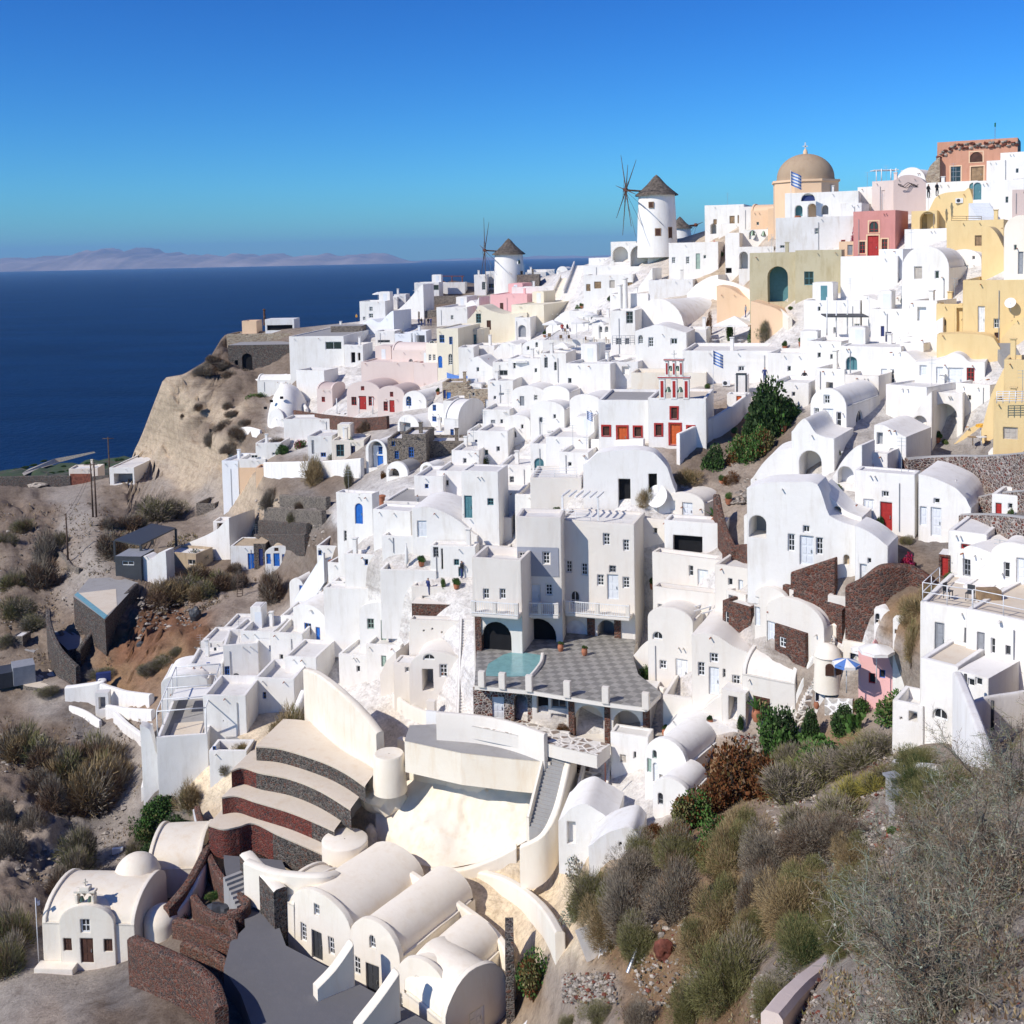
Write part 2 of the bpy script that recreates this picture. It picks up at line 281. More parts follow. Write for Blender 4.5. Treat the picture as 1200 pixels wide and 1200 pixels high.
def house(xl, xr, yb, yt, yaw=-12, roof='F', mat='white', lab='', op='', Y=None, dep=6, yk=None, par=.35, rise=None, rmat=None, fmat='floorwhite', name='white_house', cat='house', down=5, grp=None, top=None, wob=.035, dm=0, trim=None, into=None):
    xc = (xl + xr) / 2
    C = P(xc, yb, Y if Y else D(xc, yb) + dm); a = R(yaw) - (math.atan((xc - X0) / F) if xc > X0 else 0); u = Vector((math.cos(a), math.sin(a), 0)); fr = Fr(C, u)
    sl = fr.loc(xl, yb)[0]; sr = fr.loc(xr, yb)[0]; fr = Fr(C + u * sl, u); W = sr - sl; H = fr.loc(xc, yt)[1]; m = -fr.n
    if yk is not None:
        q = onz(xc, yk, C.z + H); dd = (q - fr.w(0, H)).dot(m)
        if 1 < dd < 40: dep = dd
    if rmat is None: rmat = mat
    root = into or thing(name, lab, cat, fr.w(W / 2, 0) + m * dep / 2, grp)
    frames = {'F': fr, 'R': Fr(fr.w(W, 0), m), 'L': Fr(fr.w(0, 0) + m * dep, -m)}
    oplist = parse_ops(op); holes = {'F': [], 'R': [], 'L': []}; jn = []
    for kind, face, (x, y, w, h), col, arch in oplist:
        f2 = frames[face]; poly, bb = opening_poly(f2, x, y, w, h, arch)
        lim = W if face == 'F' else dep
        if bb[0] < .05 or bb[1] > lim - .05 or bb[3] - bb[2] < .15 or bb[1] - bb[0] < .15: 
            dlt = .06 - bb[0] if bb[0] < .05 else (lim - .06 - bb[1] if bb[1] > lim - .05 else 0)
            if abs(dlt) > .8 or (bb[1] - bb[0]) > lim - .12: continue
            poly = [(p[0] + dlt, p[1]) for p in poly]; bb = (bb[0] + dlt, bb[1] + dlt, bb[2], bb[3])
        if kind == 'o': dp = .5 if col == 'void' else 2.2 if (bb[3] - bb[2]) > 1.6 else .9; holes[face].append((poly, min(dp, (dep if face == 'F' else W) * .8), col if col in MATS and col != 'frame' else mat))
        elif kind == 'n': holes[face].append((poly, .35, col if col in MATS and col != 'frame' else mat))
        else: dp = .16; holes[face].append((poly, dp, None)); jn.append((f2, poly, bb, kind, col, dp))
    wl, rf = MB(), MB(); lo = -down
    if trim:
        for f2, poly, bb, *_ in jn: 
            s0, s1, t0, t1 = bb; b = .16
            for (a0, b0, ww, hh) in ((s0 - b, t0, b, t1 - t0), (s1, t0, b, t1 - t0), (s0 - b, t1, s1 - s0 + 2 * b, b), (s0 - b, t0 - b * .6, s1 - s0 + 2 * b, b * .6)): wl.box(f2.w(a0, b0, .003), f2.u * ww, UP * hh, f2.n * .04, trim)
    rect = lambda w_, h_: [(0, lo), (w_, lo), (w_, h_), (0, h_)]
    def ok(holes_, test): return [h for h in holes_ if all(test(*p) for p in h[0])]
    if roof == 'V':
        rs = (.5 if rise is None else rise) * W; sp = H - rs; ar = arcpts(0, W, sp, rs)
        panel(wl, fr, [(0, lo), (W, lo)] + ar[::-1], ok(holes['F'], lambda s, t: t < (sp if s <= 0 or s >= W else sp + rs * math.sqrt(max(0, 1 - ((s - W / 2) / (W / 2)) ** 2))) - .08), mat)
        for k_, f2 in (('R', frames['R']), ('L', frames['L'])): panel(wl, f2, rect(dep, sp), ok(holes[k_], lambda s, t: t < sp - .1), mat)
        bk = Fr(fr.w(W, 0) + m * dep, -u); panel(wl, bk, [(0, lo), (W, lo)] + arcpts(.2, W - .2, sp, rs - min(.22, W * .06))[::-1], [], mat)
        ins = min(.22, W * .06); a2 = arcpts(ins, W - ins, sp, rs - ins); rim = .4
        wl.grid([[fr.w(*p) for p in ar], [fr.w(*p, -rim) for p in ar]], mat); wl.grid([[fr.w(*p, -rim) for p in ar], [fr.w(*p, -rim) for p in a2]], mat, False)
        rf.grid([[fr.w(*p, -rim - (dep - rim) * k / 4) for p in a2] for k in range(5)], rmat)
        for s_ in (0, W): wl.box(fr.w(s_ - (ins if s_ else 0), sp - .03, 0) + m * rim, u * ins, m * (dep - 2 * rim), UP * .1, mat)
    elif roof == 'H':
        rs = (.28 if rise is None else rise) * dep; panel(wl, fr, rect(W, H), ok(holes['F'], lambda s, t: t < H - .05), mat)
        ar = arcpts(0, dep, H, rs)
        for k_, f2 in (('R', frames['R']), ('L', frames['L'])): panel(wl, f2, [(0, lo), (dep, lo)] + ar[::-1], ok(holes[k_], lambda s, t: t < H + rs * .9), mat)
        bk = Fr(fr.w(W, 0) + m * dep, -u); panel(wl, bk, rect(W, H), [], mat)
        ins = .14; a2 = arcpts(ins, dep - ins, H, rs - ins)
        for s_ in (0, W - .28):
            wl.grid([[fr.w(s_, t, -d) for d, t in ar], [fr.w(s_ + .28, t, -d) for d, t in ar]], mat)
            e = s_ + .28 if s_ == 0 else s_; wl.grid([[fr.w(e, t, -d) for d, t in ar], [fr.w(e, t, -d) for d, t in a2]], mat, False)
        rf.grid([[fr.w(.28 + (W - .56) * k / 4, t, -d) for d, t in a2] for k in range(5)], rmat)
        wl.box(fr.w(0, H - .02, 0), u * W, m * ins, UP * .08, mat)
    elif roof == 'T':
        pts = [tuple(float(v) for v in t.split(',')) for t in top.split()]; tp = sorted(fr.loc(*p) for p in pts); tp[0] = (0, tp[0][1]); tp[-1] = (W, tp[-1][1])
        tp = [p for i, p in enumerate(tp) if i in (0, len(tp) - 1) or 0 < p[0] < W]; sm = [tp[0]]
        for i in range(len(tp) - 1):
            p0, p1, p2, p3 = tp[max(i - 1, 0)], tp[i], tp[i + 1], tp[min(i + 2, len(tp) - 1)]
            for k in range(1, 5):
                q = k / 4; sm.append((p1[0] + (p2[0] - p1[0]) * q, .5 * (2 * p1[1] + (p2[1] - p0[1]) * q + (2 * p0[1] - 5 * p1[1] + 4 * p2[1] - p3[1]) * q * q + (3 * p1[1] - p0[1] - 3 * p2[1] + p3[1]) * q ** 3)))
        ft = lambda s: np.interp(s, [p[0] for p in sm], [p[1] for p in sm])
        panel(wl, fr, [(0, lo), (W, lo)] + sm[::-1], ok(holes['F'], lambda s, t: t < ft(s) - .05), mat)
        panel(wl, frames['R'], rect(dep, sm[-1][1]), ok(holes['R'], lambda s, t: t < sm[-1][1] - .05), mat); panel(wl, frames['L'], rect(dep, sm[0][1]), [], mat)
        panel(wl, Fr(fr.w(W, 0) + m * dep, -u), [(0, lo), (W, lo)] + [(W - s, t) for s, t in sm], [], mat)
        rf.grid([[fr.w(*p, 0) for p in sm], [fr.w(*p, -dep) for p in sm]], rmat)
    else:
        hF = H
        panel(wl, fr, rect(W, hF), ok(holes['F'], lambda s, t: t < hF - .04), mat)
        for k_ in 'RL': panel(wl, frames[k_], rect(dep, hF), ok(holes[k_], lambda s, t: t < hF - .04), mat)
        panel(wl, Fr(fr.w(W, 0) + m * dep, -u), rect(W, hF), [], mat); tk = min(.28, W * .15, dep * .15)
        o4 = [fr.w(0, H), fr.w(W, H), fr.w(W, H, -dep), fr.w(0, H, -dep)]; i4 = [fr.w(tk, H, -tk), fr.w(W - tk, H, -tk), fr.w(W - tk, H, -dep + tk), fr.w(tk, H, -dep + tk)]
        if roof == 'F' and par > 0:
            for k in range(4):
                j = (k + 1) % 4; wl.face([o4[k], o4[j], i4[j], i4[k]], mat); wl.face([i4[k], i4[j], i4[j] - UP * par, i4[k] - UP * par], mat)
            rf.face([p - UP * par for p in i4], fmat)
        else: rf.face(o4, rmat if roof == 'D' else fmat)
        if roof == 'D':
            r = (.42 if rise is None else rise) * min(W, dep) ; c = fr.w(W / 2, H - .05, -dep / 2)
            rf.lathe(c, [(r * 1.04, 0), (r * 1.04, .25)] + [(r * math.cos(R(k)), .25 + r * .92 * math.sin(R(k))) for k in range(0, 91, 10)], rmat, 24)
    wl.build('wall', root, wob=wob, sub=2)
    rf.build('roof', root, wob=wob, sub=2)
    for j in jn:
        f2, poly, bb, kind, col, dp = j; joinery(f2, poly, bb, kind, col, root, dp)
    if cat == 'house' and not into and yb < 960 and W > 2.2:
        g = random.Random(int(xl * 7 + yt * 13)); X = lambda n_, m_: m_.build(n_, root)
        if roof == 'F' and g.random() < .38:
            q = fr.w(W * g.uniform(.15, .85), H - par, -dep * g.uniform(.3, .8)); c = MB(); hh = g.uniform(.8, 1.5) + par; c.cbox(q, .42, .42, hh, mat, math.atan2(u.y, u.x)); c.cbox(q + UP * hh, .56, .56, .09, mat, math.atan2(u.y, u.x)); X('chimney', c)
        if roof == 'F' and W > 4.2 and dep > 4.5 and yt > 330 and g.random() < .5:
            rw, rd, rh = W * g.uniform(.28, .45), dep * .38, g.uniform(1.4, 2.1) + par; q = fr.w(.02 if g.random() < .5 else W - rw - .02, H - par, -dep + rd + .02); c = MB(); c.box(q, u * rw, m * rd, UP * rh, mat); c.box(q + u * .2 + UP * rh + m * .2, u * (rw - .4), m * (rd - .4), UP * .06, fmat); X('roof_room', c); c = MB(); c.box(q + u * rw * .4 - m * .03, u * .75, m * .03, UP * min(1.75, rh - .2), 'paledoor' if g.random() < .9 else 'teal'); X('door', c)
        for k in range(g.choice((1, 2, 2))):
            c = MB(); q = fr.w(W * g.uniform(.08, .92), min(H - .3, H * .93) if roof != 'V' else H * .5, .01); c.tube([q, q + fr.n * .35], .05, 'clay' if g.random() < .3 else mat, 6); X('drain_spout', c)
        if g.random() < .35 and roof != 'T':
            c = MB(); q = fr.w(W * g.uniform(.1, .9), .2, .06); c.tube([q, q + UP * (H * .8 if roof != 'V' else H * .45)], .035, 'grey', 5); X('drain_pipe', c)
        if roof == 'F' and g.random() < .3:
            c = MB(); q = fr.w(W * g.uniform(.2, .8), H - par, -dep * .5); c.tube([q, q + UP * 2.6], .02, 'metal', 4)
            for z_ in (2.0, 2.3, 2.55): c.tube([q + UP * z_ - u * .35, q + UP * z_ + u * .35], .014, 'metal', 4)
            X('antenna', c)
    HOUSES.append((root, fr, W, H, dep)); return root, fr, W, H, dep
def cat_rom(pts, n=5):
    out = []
    for i in range(len(pts) - 1):
        p0, p1, p2, p3 = (Vector(pts[max(i - 1, 0)]), Vector(pts[i]), Vector(pts[i + 1]), Vector(pts[min(i + 2, len(pts) - 1)]))
        for k in range(n):
            t = k / n; out.append(.5 * (2 * p1 + (p2 - p0) * t + (2 * p0 - 5 * p1 + 4 * p2 - p3) * t * t + (3 * p1 - p0 - 3 * p2 + p3) * t ** 3))
    out.append(Vector(pts[-1])); return out
def pxs(s, Y=None, z=None):
    out = []
    for t in s.split():
        v = [float(q) for q in t.split(',')]
        out.append(onz(v[0], v[1], z) if z is not None else P(v[0], v[1], v[2] if len(v) > 2 else Y))
    return out
def wallrun(pts, h, th=.4, mat='white', lab='', name='boundary_wall', cat='wall', cap=None, down=2.0, grp=None, n=5, ht=None, sharp=False):
    # pts: world points along the base; h height in metres (list per point allowed)
    hs = h if isinstance(h, (list, tuple)) else [h] * len(pts)
    q = [(*p, hh) for p, hh in zip(pts, hs)]
    sp = [Vector(x) for x in q] if sharp else cat_rom([Vector(x) for x in q], n)
    mb = MB(); rows = []
    for k, p in enumerate(sp):
        a, b = sp[max(k - 1, 0)], sp[min(k + 1, len(sp) - 1)]; t = Vector((b[0] - a[0], b[1] - a[1], 0)).normalized(); s = Vector((t.y, -t.x, 0)) * th / 2; c = Vector(p[:3]); H = p[3]
        r = min(th * .3, .12)
        rows.append([c + s - UP * down, c + s + UP * (H - r), c + s * .6 + UP * H, c - s * .6 + UP * H, c - s + UP * (H - r), c - s - UP * down])
    mb.grid([r[0:2] for r in rows], mat, not sharp); mb.grid([r[1:5] for r in rows], cap or mat, True); mb.grid([r[4:6] for r in rows], mat, not sharp)
    mb.face(rows[0][::-1], mat); mb.face(rows[-1], mat)
    o = mb.build(name, None, pts[0], wob=.03); tag(o, lab, cat, grp); return o
def platform(pts, mat, side, lab, name='terrace', cat='terrace', th=4.0, grp=None, n=5, smooth=True, kind=None):
    # horizontal slab, pts = world outline (closed)
    z = pts[0].z; pp = [Vector((p.x, p.y, z)) for p in pts]
    if smooth: cl = cat_rom([pp[-1]] + pp + [pp[0], pp[1]], n); pp = cl[n:-n - 1]
    mb = MB(); mb.face(pp, mat); m = len(pp); mb.grid([[p - UP * .003 for p in pp], [p - UP * th for p in pp]], side, False, True)
    o = mb.build(name, None, pp[0]); tag(o, lab, cat, grp, kind); return o
def stairs(A, B, width, n, mat='white', lab='', rise_side=True, side=None, name='staircase', grp=None, wallh=0, walls='LR', wmat=None):
    A, B = Vector(A), Vector(B); d = B - A; dh = Vector((d.x, d.y, 0)); t = dh.normalized(); s = Vector((t.y, -t.x, 0)) * width / 2; mb = MB()
    for k in range(n):
        p = A + dh * (k / n); z = A.z + d.z * (k + 1) / n
        q = Vector((p.x, p.y, z)); mb.box(q - s - UP * 2.5, s * 2, dh * ((1 / n)) , UP * 2.5, mat)
    root = thing(name, lab, 'stairs', A, grp); mb.build('steps', root)
    if wallh:
        for sg, nm in ((-1, 'L'), (1, 'R')):
            if nm in walls:
                w = MB(); e = s.normalized() * sg; o = s * sg
                for th0, th1 in ((0, .22),):
                    a0, b0 = A + o, B + o; w.face([a0 - UP * 2.5, b0 - UP * 2.5, b0 + UP * wallh, a0 + UP * wallh], wmat or mat); a1, b1 = a0 + e * th1, b0 + e * th1
                    w.face([a1 - UP * 2.5, b1 - UP * 2.5, b1 + UP * wallh, a1 + UP * wallh], wmat or mat); w.face([a0 + UP * wallh, b0 + UP * wallh, b1 + UP * wallh, a1 + UP * wallh], wmat or mat)
                    w.face([a0 - UP * 2.5, a1 - UP * 2.5, a1 + UP * wallh, a0 + UP * wallh], wmat or mat); w.face([b0 - UP * 2.5, b1 - UP * 2.5, b1 + UP * wallh, b0 + UP * wallh], wmat or mat)
                w.build('side_wall', root)
    return root
# ------------------------------------------------------------------ light, sky, sea, land
SUN_AZ, SUN_EL = 57.0, 40.0           # sun stands left of and behind the viewer
sd = Vector((-math.sin(R(SUN_AZ)) * math.cos(R(SUN_EL)), -math.cos(R(SUN_AZ)) * math.cos(R(SUN_EL)), math.sin(R(SUN_EL))))
w = bpy.data.worlds.new('World'); SC.world = w; w.use_nodes = True; nt = w.node_tree; bg = nt.nodes['Background']
sky = nt.nodes.new('ShaderNodeTexSky'); sky.sky_type = 'NISHITA'; sky.sun_disc = False; sky.sun_elevation = R(SUN_EL)
sky.sun_rotation = math.atan2(sd.x, sd.y); sky.altitude = 100; sky.air_density = 1.0; sky.dust_density = .1; sky.ozone_density = 2.2
hs = nt.nodes.new('ShaderNodeHueSaturation'); hs.inputs['Saturation'].default_value = 1.25; hs.inputs['Value'].default_value = 1.0
gm = nt.nodes.new('ShaderNodeGamma'); gm.inputs[1].default_value = 1.5
nt.links.new(sky.outputs[0], hs.inputs['Color']); nt.links.new(hs.outputs[0], gm.inputs[0]); nt.links.new(mix(nt, 1.0, gm.outputs[0], (.13, .355, .55), 'MULTIPLY'), bg.inputs[0]); bg.inputs[1].default_value = .085
sl = bpy.data.lights.new('sun', 'SUN'); sl.energy = 4.1; sl.angle = R(.53); sl.color = (1, .94, .85)
so = bpy.data.objects.new('sun', sl); COL.objects.link(so); so.rotation_euler = (-sd).to_track_quat('-Z', 'Y').to_euler()
SC.view_settings.view_transform = 'Standard'; SC.view_settings.look = 'None'; SC.view_settings.exposure = 0.22; SC.view_settings.gamma = 1
SC.cycles.max_bounces = 6; SC.cycles.diffuse_bounces = 4; SC.cycles.glossy_bounces = 2; SC.cycles.transmission_bounces = 2; SC.cycles.volume_bounces = 0; SC.cycles.use_denoising = True
SEA = -125.0
# sea
m, nt, b = newmat('sea'); p = pos(nt, (1, 1.0, 1)); n1 = noi(nt, p, .12, 6, .62); n2 = noi(nt, pos(nt, (.35, 1, 1)), .012, 4, .6); n3 = noi(nt, pos(nt, (.5, 1.6, 1)), .045, 6, .75)
c = mix(nt, ramp(nt, n2, [(.35, (0, 0, 0)), (.7, (1, 1, 1))]), (.001, .009, .045), (.003, .022, .085))
c = mix(nt, ramp(nt, n3, [(.71, (0, 0, 0)), (.76, (1, 1, 1))]), c, (.25, .3, .36)); nt.links.new(c, b.inputs['Base Color'])
b.inputs['Roughness'].default_value = .42; b.inputs['Specular IOR Level'].default_value = .10; b.inputs['IOR'].default_value = 1.33; bump(nt, b, n1, 2.2, 1.0); MATS['sea'] = m
mb = MB(); 
rows = []
for r in (60, 200, 500, 900, 1600, 3000, 6000, 12000, 25000, 60000): rows.append([Vector((r * math.sin(R(a)), r * math.cos(R(a)), SEA)) for a in range(-75, 76, 5)])
mb.grid(rows, 'sea', False); tag(mb.build('sea'), 'deep blue open sea', None, None, 'structure')
# terrain -------------------------------------------------------------------------
SKYL = [(-80, 563), (0, 563), (60, 566), (120, 560), (150, 552), (156, 530), (165, 512), (178, 478), (192, 442), (215, 438), (245, 420), (262, 392), (300, 388), (345, 384), (422, 376), (440, 366), (462, 356), (500, 338), (530, 328), (560, 332), (600, 332), (630, 325), (660, 318), (715, 300), (745, 285), (800, 278), (850, 262), (905, 248), (1000, 240), (1050, 230), (1086, 214), (1200, 208), (1290, 200)]
def ytop(x): return float(np.interp(x, [a for a, _ in SKYL], [b for _, b in SKYL]))
RGB = {'rock': (.19, .148, .115), 'dry': (.23, .185, .145), 'grey': (.20, .18, .165), 'red': (.21, .11, .065), 'tan': (.46, .37, .27), 'town': (.66, .64, .61), 'cream': (.72, .60, .43), 'brown': (.25, .16, .09), 'pale': (.33, .275, .225), 'path': (.31, .275, .24), 'fore': (.34, .29, .24), 'dark': (.12, .11, .10)}
AREA = '''0,600,rock,2 50,600,rock,2.2 0,680,dry,2 60,660,dry,1.6 110,660,path,.3 90,600,path,.3 70,580,path,.2 140,590,dry,1.2 180,570,path,.4 210,600,dry,1 240,590,path,.5 165,610,dry,1 130,640,dry,.7 100,690,path,.5 0,740,rock,2 50,740,dry,2 90,740,rock,2
170,740,red,2 200,720,red,2 230,740,red,2.2 150,760,red,1.4 200,690,rock,1.5 250,690,pale,1.2 250,760,brown,.9 215,775,brown,.5 130,800,brown,.8 30,780,dry,.4 0,800,dry,.6 60,825,path,.4 100,840,grey,.8 130,870,path,.3 150,900,path,.2 155,940,path,.2 130,990,path,.3 60,860,rock,1.2 0,850,rock,1.2 100,900,rock,1.4 50,950,pale,1.8 0,930,rock,1.5 30,1000,pale,1.8 100,960,grey,1.5 0,1050,rock,1.5 180,950,dark,.6 170,990,rock,.7 190,1040,rock,.7 60,1060,rock,1.2
20,1160,path,.1 80,1170,path,.1 100,1150,path,.05 60,1190,pale,.3 130,1190,rock,.6 140,1165,grey,.2 50,1150,path,.05 200,470,tan,3 230,450,tan,2.4 165,530,tan,1.6 200,520,tan,2.8 240,530,tan,2.6 220,560,tan,1.4 250,500,rock,2.8 270,420,rock,1.6 280,460,rock,1.8 290,500,rock,1.8 270,480,tan,.8 240,430,rock,.8 180,577,pale,.4
290,580,tan,.5 330,570,rock,.6 350,590,grey,.5 320,600,tan,.5 350,620,grey,.5 390,560,rock,.4 310,620,rock,.6 370,640,rock,.8 330,690,rock,.8 300,690,pale,.8 260,665,rock,.7 225,640,pale,.3 200,650,pale,.3 310,720,pale,.4
350,500,town,0 400,450,town,0 350,430,rock,.4 470,400,town,0 520,350,rock,.3 600,400,town,0 700,350,town,0 650,500,town,0 500,600,town,0 420,600,town,0 850,400,town,0 850,330,tan,.2 1000,300,town,0 1000,420,town,0 1100,420,town,0 1150,300,town,0 900,450,town,0 880,500,brown,.5 860,560,pale,.7 830,550,rock,.6 840,580,pale,.5 900,520,rock,.5 750,600,town,0 700,700,town,0 800,700,town,0 950,600,town,0 1100,600,grey,0 1180,600,grey,0 1050,680,rock,.3 1060,720,brown,.5 1000,760,town,.1 1020,800,pale,.4 950,800,pale,.3 450,730,town,0 470,780,town,0 520,760,town,0 545,800,town,0 430,790,town,0 540,840,town,0 420,820,town,0 500,830,town,0 350,750,town,0 300,780,town,0 270,740,pale,.2 600,800,town,0 700,880,town,.05 740,950,town,.05 850,830,town,0
450,860,cream,0 340,870,cream,0 400,900,cream,0 480,920,cream,.5 560,900,cream,.8 540,960,cream,.9 600,960,cream,.6 470,970,cream,.6 620,1050,cream,.1 560,1030,cream,.1 650,1000,cream,.1 650,1080,cream,.1 630,1110,cream,.1 600,1130,cream,.1 655,1050,cream,0 660,1100,cream,.2 640,1130,pale,.3 500,1060,cream,0 560,1100,cream,0 260,900,cream,.2 270,1000,cream,0 350,1000,cream,0
620,1150,brown,.3 660,1150,pale,.8 690,1170,pale,.7 720,1100,brown,.9 760,1120,brown,1.4 800,1100,brown,1.4 850,1060,brown,1.2 770,1170,brown,1.1 850,1180,brown,1 880,870,pale,.5 850,900,brown,.6 800,1000,brown,.8 700,1050,brown,.6 950,930,pale,1 960,1020,brown,1 1000,870,brown,.5 1040,850,pale,.5 1060,900,pale,.4 1030,970,pale,.35 1060,960,pale,.3 1000,1010,pale,.4 920,1160,pale,.4 1000,1150,fore,.3 1080,1150,fore,.3 1150,1050,fore,.4 1190,1180,fore,.3 1050,1190,fore,.3 1150,900,pale,.3 1190,820,pale,.2 1240,900,fore,.3 200,1180,rock,.4 250,1130,rock,.3 230,1010,rock,.3 320,1140,dark,0 250,1060,rock,.2'''
_a = [t.split(',') for t in AREA.split()]; _ax = np.array([[float(t[0]), float(t[1])] for t in _a]); _ac = np.array([RGB[t[2]] for t in _a]); _ar = np.array([float(t[3]) for t in _a])
def area(px, py):
    wq = 1 / (((_ax - np.array([px, py])) ** 2).sum(-1) + 60) ** 1.9; wq /= wq.sum(); return wq @ _ac, float(wq @ _ar)
GH = {}
def terrain():
    NX, NY = 300, 230; xs = np.linspace(-80, 1290, NX); V = []; C = []
    for i, x in enumerate(xs):
        yt = ytop(x); ys = yt + (1285 - yt) * np.linspace(0, 1, NY)
        q = np.stack([np.full(NY, x), ys], 1); r2 = (((_X[None] - q[:, None] / 600) ** 2).sum(-1)); Yd = np.exp(_tps(r2) @ _w[:_n] + _w[_n] + (q / 600) @ _w[_n + 1:])
        p0 = P(x, yt, float(Yd[0])); col0, _ = area(x, yt)
        for k, (fy, dz) in enumerate(((160, -90), (60, -40), (16, -9), (3, -1.2))):
            V.append(Vector((p0.x * (1 + fy / p0.y), p0.y + fy, p0.z + dz))); C.append(col0)
        for j, y in enumerate(ys):
            y2 = y; jit = noise.noise(Vector((x * .05, y * .05, 3.3))) * 12
            col, rg = area(x + jit, y - jit); p = P(x, y, float(Yd[j]))
            if rg > .04 and j > 1:
                k = min(1.0, p.y / 60)
                h = noise.fractal(p * .11, 1.0, 2.1, 5) * 1.6 + abs(noise.noise(p * .6)) * .7 + noise.noise(p * 1.7) * .35 + noise.noise(p * 4.1) * .12 + (noise.ridged_multi_fractal(p * .16, 1, 2.1, 5, 1, 2) - 1.1) * .55
                d = Vector((p.x, p.y, 0)).normalized(); p = p + (-d * .55 + UP * .65) * h * rg * (.35 + .65 * k) - UP * .25 * rg
            else: p = p - UP * .12
            V.append(p); C.append(col)
    M = NY + 4; faces = [(i * M + j, (i + 1) * M + j, (i + 1) * M + j + 1, i * M + j + 1) for i in range(NX - 1) for j in range(M - 1)]
    me = bpy.data.meshes.new('hillside'); me.from_pydata(V, [], faces); a = me.color_attributes.new('ground', 'FLOAT_COLOR', 'POINT')
    a.data.foreach_set('color', np.hstack([np.array(C), np.ones((len(C), 1))]).ravel()); me.polygons.foreach_set('use_smooth', [True] * len(faces))
    m, nt, b = newmat('hill'); at = nt.nodes.new('ShaderNodeVertexColor'); at.layer_name = 'ground'; p = pos(nt)
    n1 = noi(nt, p, .9, 8, .72); n2 = noi(nt, p, 4.5, 6, .75); v = N(nt, 'ShaderNodeTexVoronoi', Scale=1.7); nt.links.new(p, v.inputs['Vector'])
    c = mix(nt, .8, at.outputs[0], ramp(nt, n1, [(.3, (.62, .58, .55)), (.5, (1, 1, 1)), (.72, (1.28, 1.25, 1.2))]), 'MULTIPLY')
    c = mix(nt, .75, c, ramp(nt, n2, [(.32, (.6, .58, .56)), (.5, (1, 1, 1)), (.7, (1.2, 1.2, 1.2))]), 'MULTIPLY')
    st_ = noi(nt, pos(nt, (.12, .12, 1.5)), .9, 6, .7); c = mix(nt, .5, c, ramp(nt, st_, [(.36, (.55, .5, .47)), (.48, (1, 1, 1)), (.62, (1.15, 1.12, 1.1))]), 'MULTIPLY')
    nt.links.new(c, b.inputs['Base Color']); b.inputs['Roughness'].default_value = .97; b.inputs['Specular IOR Level'].default_value = .08
    ad = N(nt, 'ShaderNodeMath', operation='ADD'); nt.links.new(n1, ad.inputs[0]); nt.links.new(n2, ad.inputs[1]); bump(nt, b, ad.outputs[0], .16, .7)
    me.materials.append(m); o = bpy.data.objects.new('hillside', me); COL.objects.link(o); tag(o, 'rocky caldera slope under the village', None, None, 'structure')
terrain()
# coast plain
m, nt, b = newmat('coast'); p = pos(nt); n1 = noi(nt, pos(nt, (1, .5, 1)), .03, 6, .7); n2 = noi(nt, p, .3, 5, .7)
c = ramp(nt, n1, [(.36, (.10, .07, .05)), (.44, (.05, .075, .02)), (.52, (.035, .06, .015)), (.6, (.11, .085, .06)), (.68, (.06, .08, .025))])
c = mix(nt, .6, c, ramp(nt, n2, [(.3, (.5, .5, .5)), (.7, (1.3, 1.3, 1.3))]), 'MULTIPLY'); nt.links.new(c, b.inputs['Base Color']); b.inputs['Roughness'].default_value = .95; bump(nt, b, n2, .8, .6)
MATS['coast'] = m; mb = MB(); rows = []
for t in np.linspace(0, 1, 40):
    row = []
    for x in np.linspace(-120, 330, 60):
        ye = 541 - .095 * max(x, -40) + 3 * noise.noise(Vector((x * .05, 2, 0))); Y = 222 + (450 - 222) * t; z = -46 - 3 * (t > 0) + ((-(ye - HZ) * 450 / F) + 49) * t ** .9 + noise.noise(Vector((x * .1, t * 9, 0))) * 1.3 * (t > 0)
        q = P(x, 560, Y); row.append(Vector((q.x, q.y, z)))
    rows.append(row)
rows.append([v + Vector((v.x * .02, 12, -9)) for v in rows[-1]]); rows.append([Vector((v.x * 1.2, v.y + 60, SEA - 2)) for v in rows[-1]])
mb.grid(rows, 'coast'); tag(mb.build('coast_land'), 'green and brown coastal plain', None, None, 'structure')
def coastz(x, y):                              # pixel -> point on that plain
    for k in range(200):
        t = k / 199; Y = 222 + 228 * t; ye = 541 - .095 * max(x, -40); z = -49 + ((-(ye - HZ) * 450 / F) + 49) * t ** .9; q = P(x, y, Y)
        if q.z <= z: return q
    return q
# islands
m, nt, b = newmat('island'); p = pos(nt, (1, 1, 2)); n1 = noi(nt, p, .0006, 7, .65); c = ramp(nt, n1, [(.35, (.22, .16, .13)), (.6, (.40, .30, .24)), (.75, (.5, .42, .36))]); nt.links.new(c, b.inputs['Base Color']); b.inputs['Roughness'].default_value = 1; MATS['island'] = m
def island(prof, Y, name, lab):
    xs = np.arange(prof[0][0], prof[-1][0] + .1, 3.0); mb = MB(); rows = []
    for k in range(9):
        row = []
        for x in xs:
            h = float(np.interp(x, [a for a, _ in prof], [b_ for _, b_ in prof])) * Y / F; yy = Y + k * 1000 - 1000; f = math.sin(math.pi * k / 8) ** .9 * (.88 + .35 * noise.fractal(Vector((x * .045, k * .55, Y * .001)), 1, 2, 4))
            row.append(Vector(((x - 600) / F * Y * 1.0, yy, SEA - 5 + (max(h, 0) + 5) * f if 0 < k < 8 else SEA - 40)))
        rows.append(row)
    mb.grid(rows, 'island'); tag(mb.build(name), lab, None, None, 'structure')
island([(-60, 14), (-20, 18), (10, 19), (30, 15), (50, 22), (75, 28), (105, 25), (130, 26), (155, 20), (175, 18), (200, 15), (235, 16), (260, 17), (300, 15), (320, 12), (345, 15), (370, 14), (400, 12), (425, 15), (445, 12), (465, 3), (480, 0)], 30000, 'island_hills', 'hazy island range on the horizon')
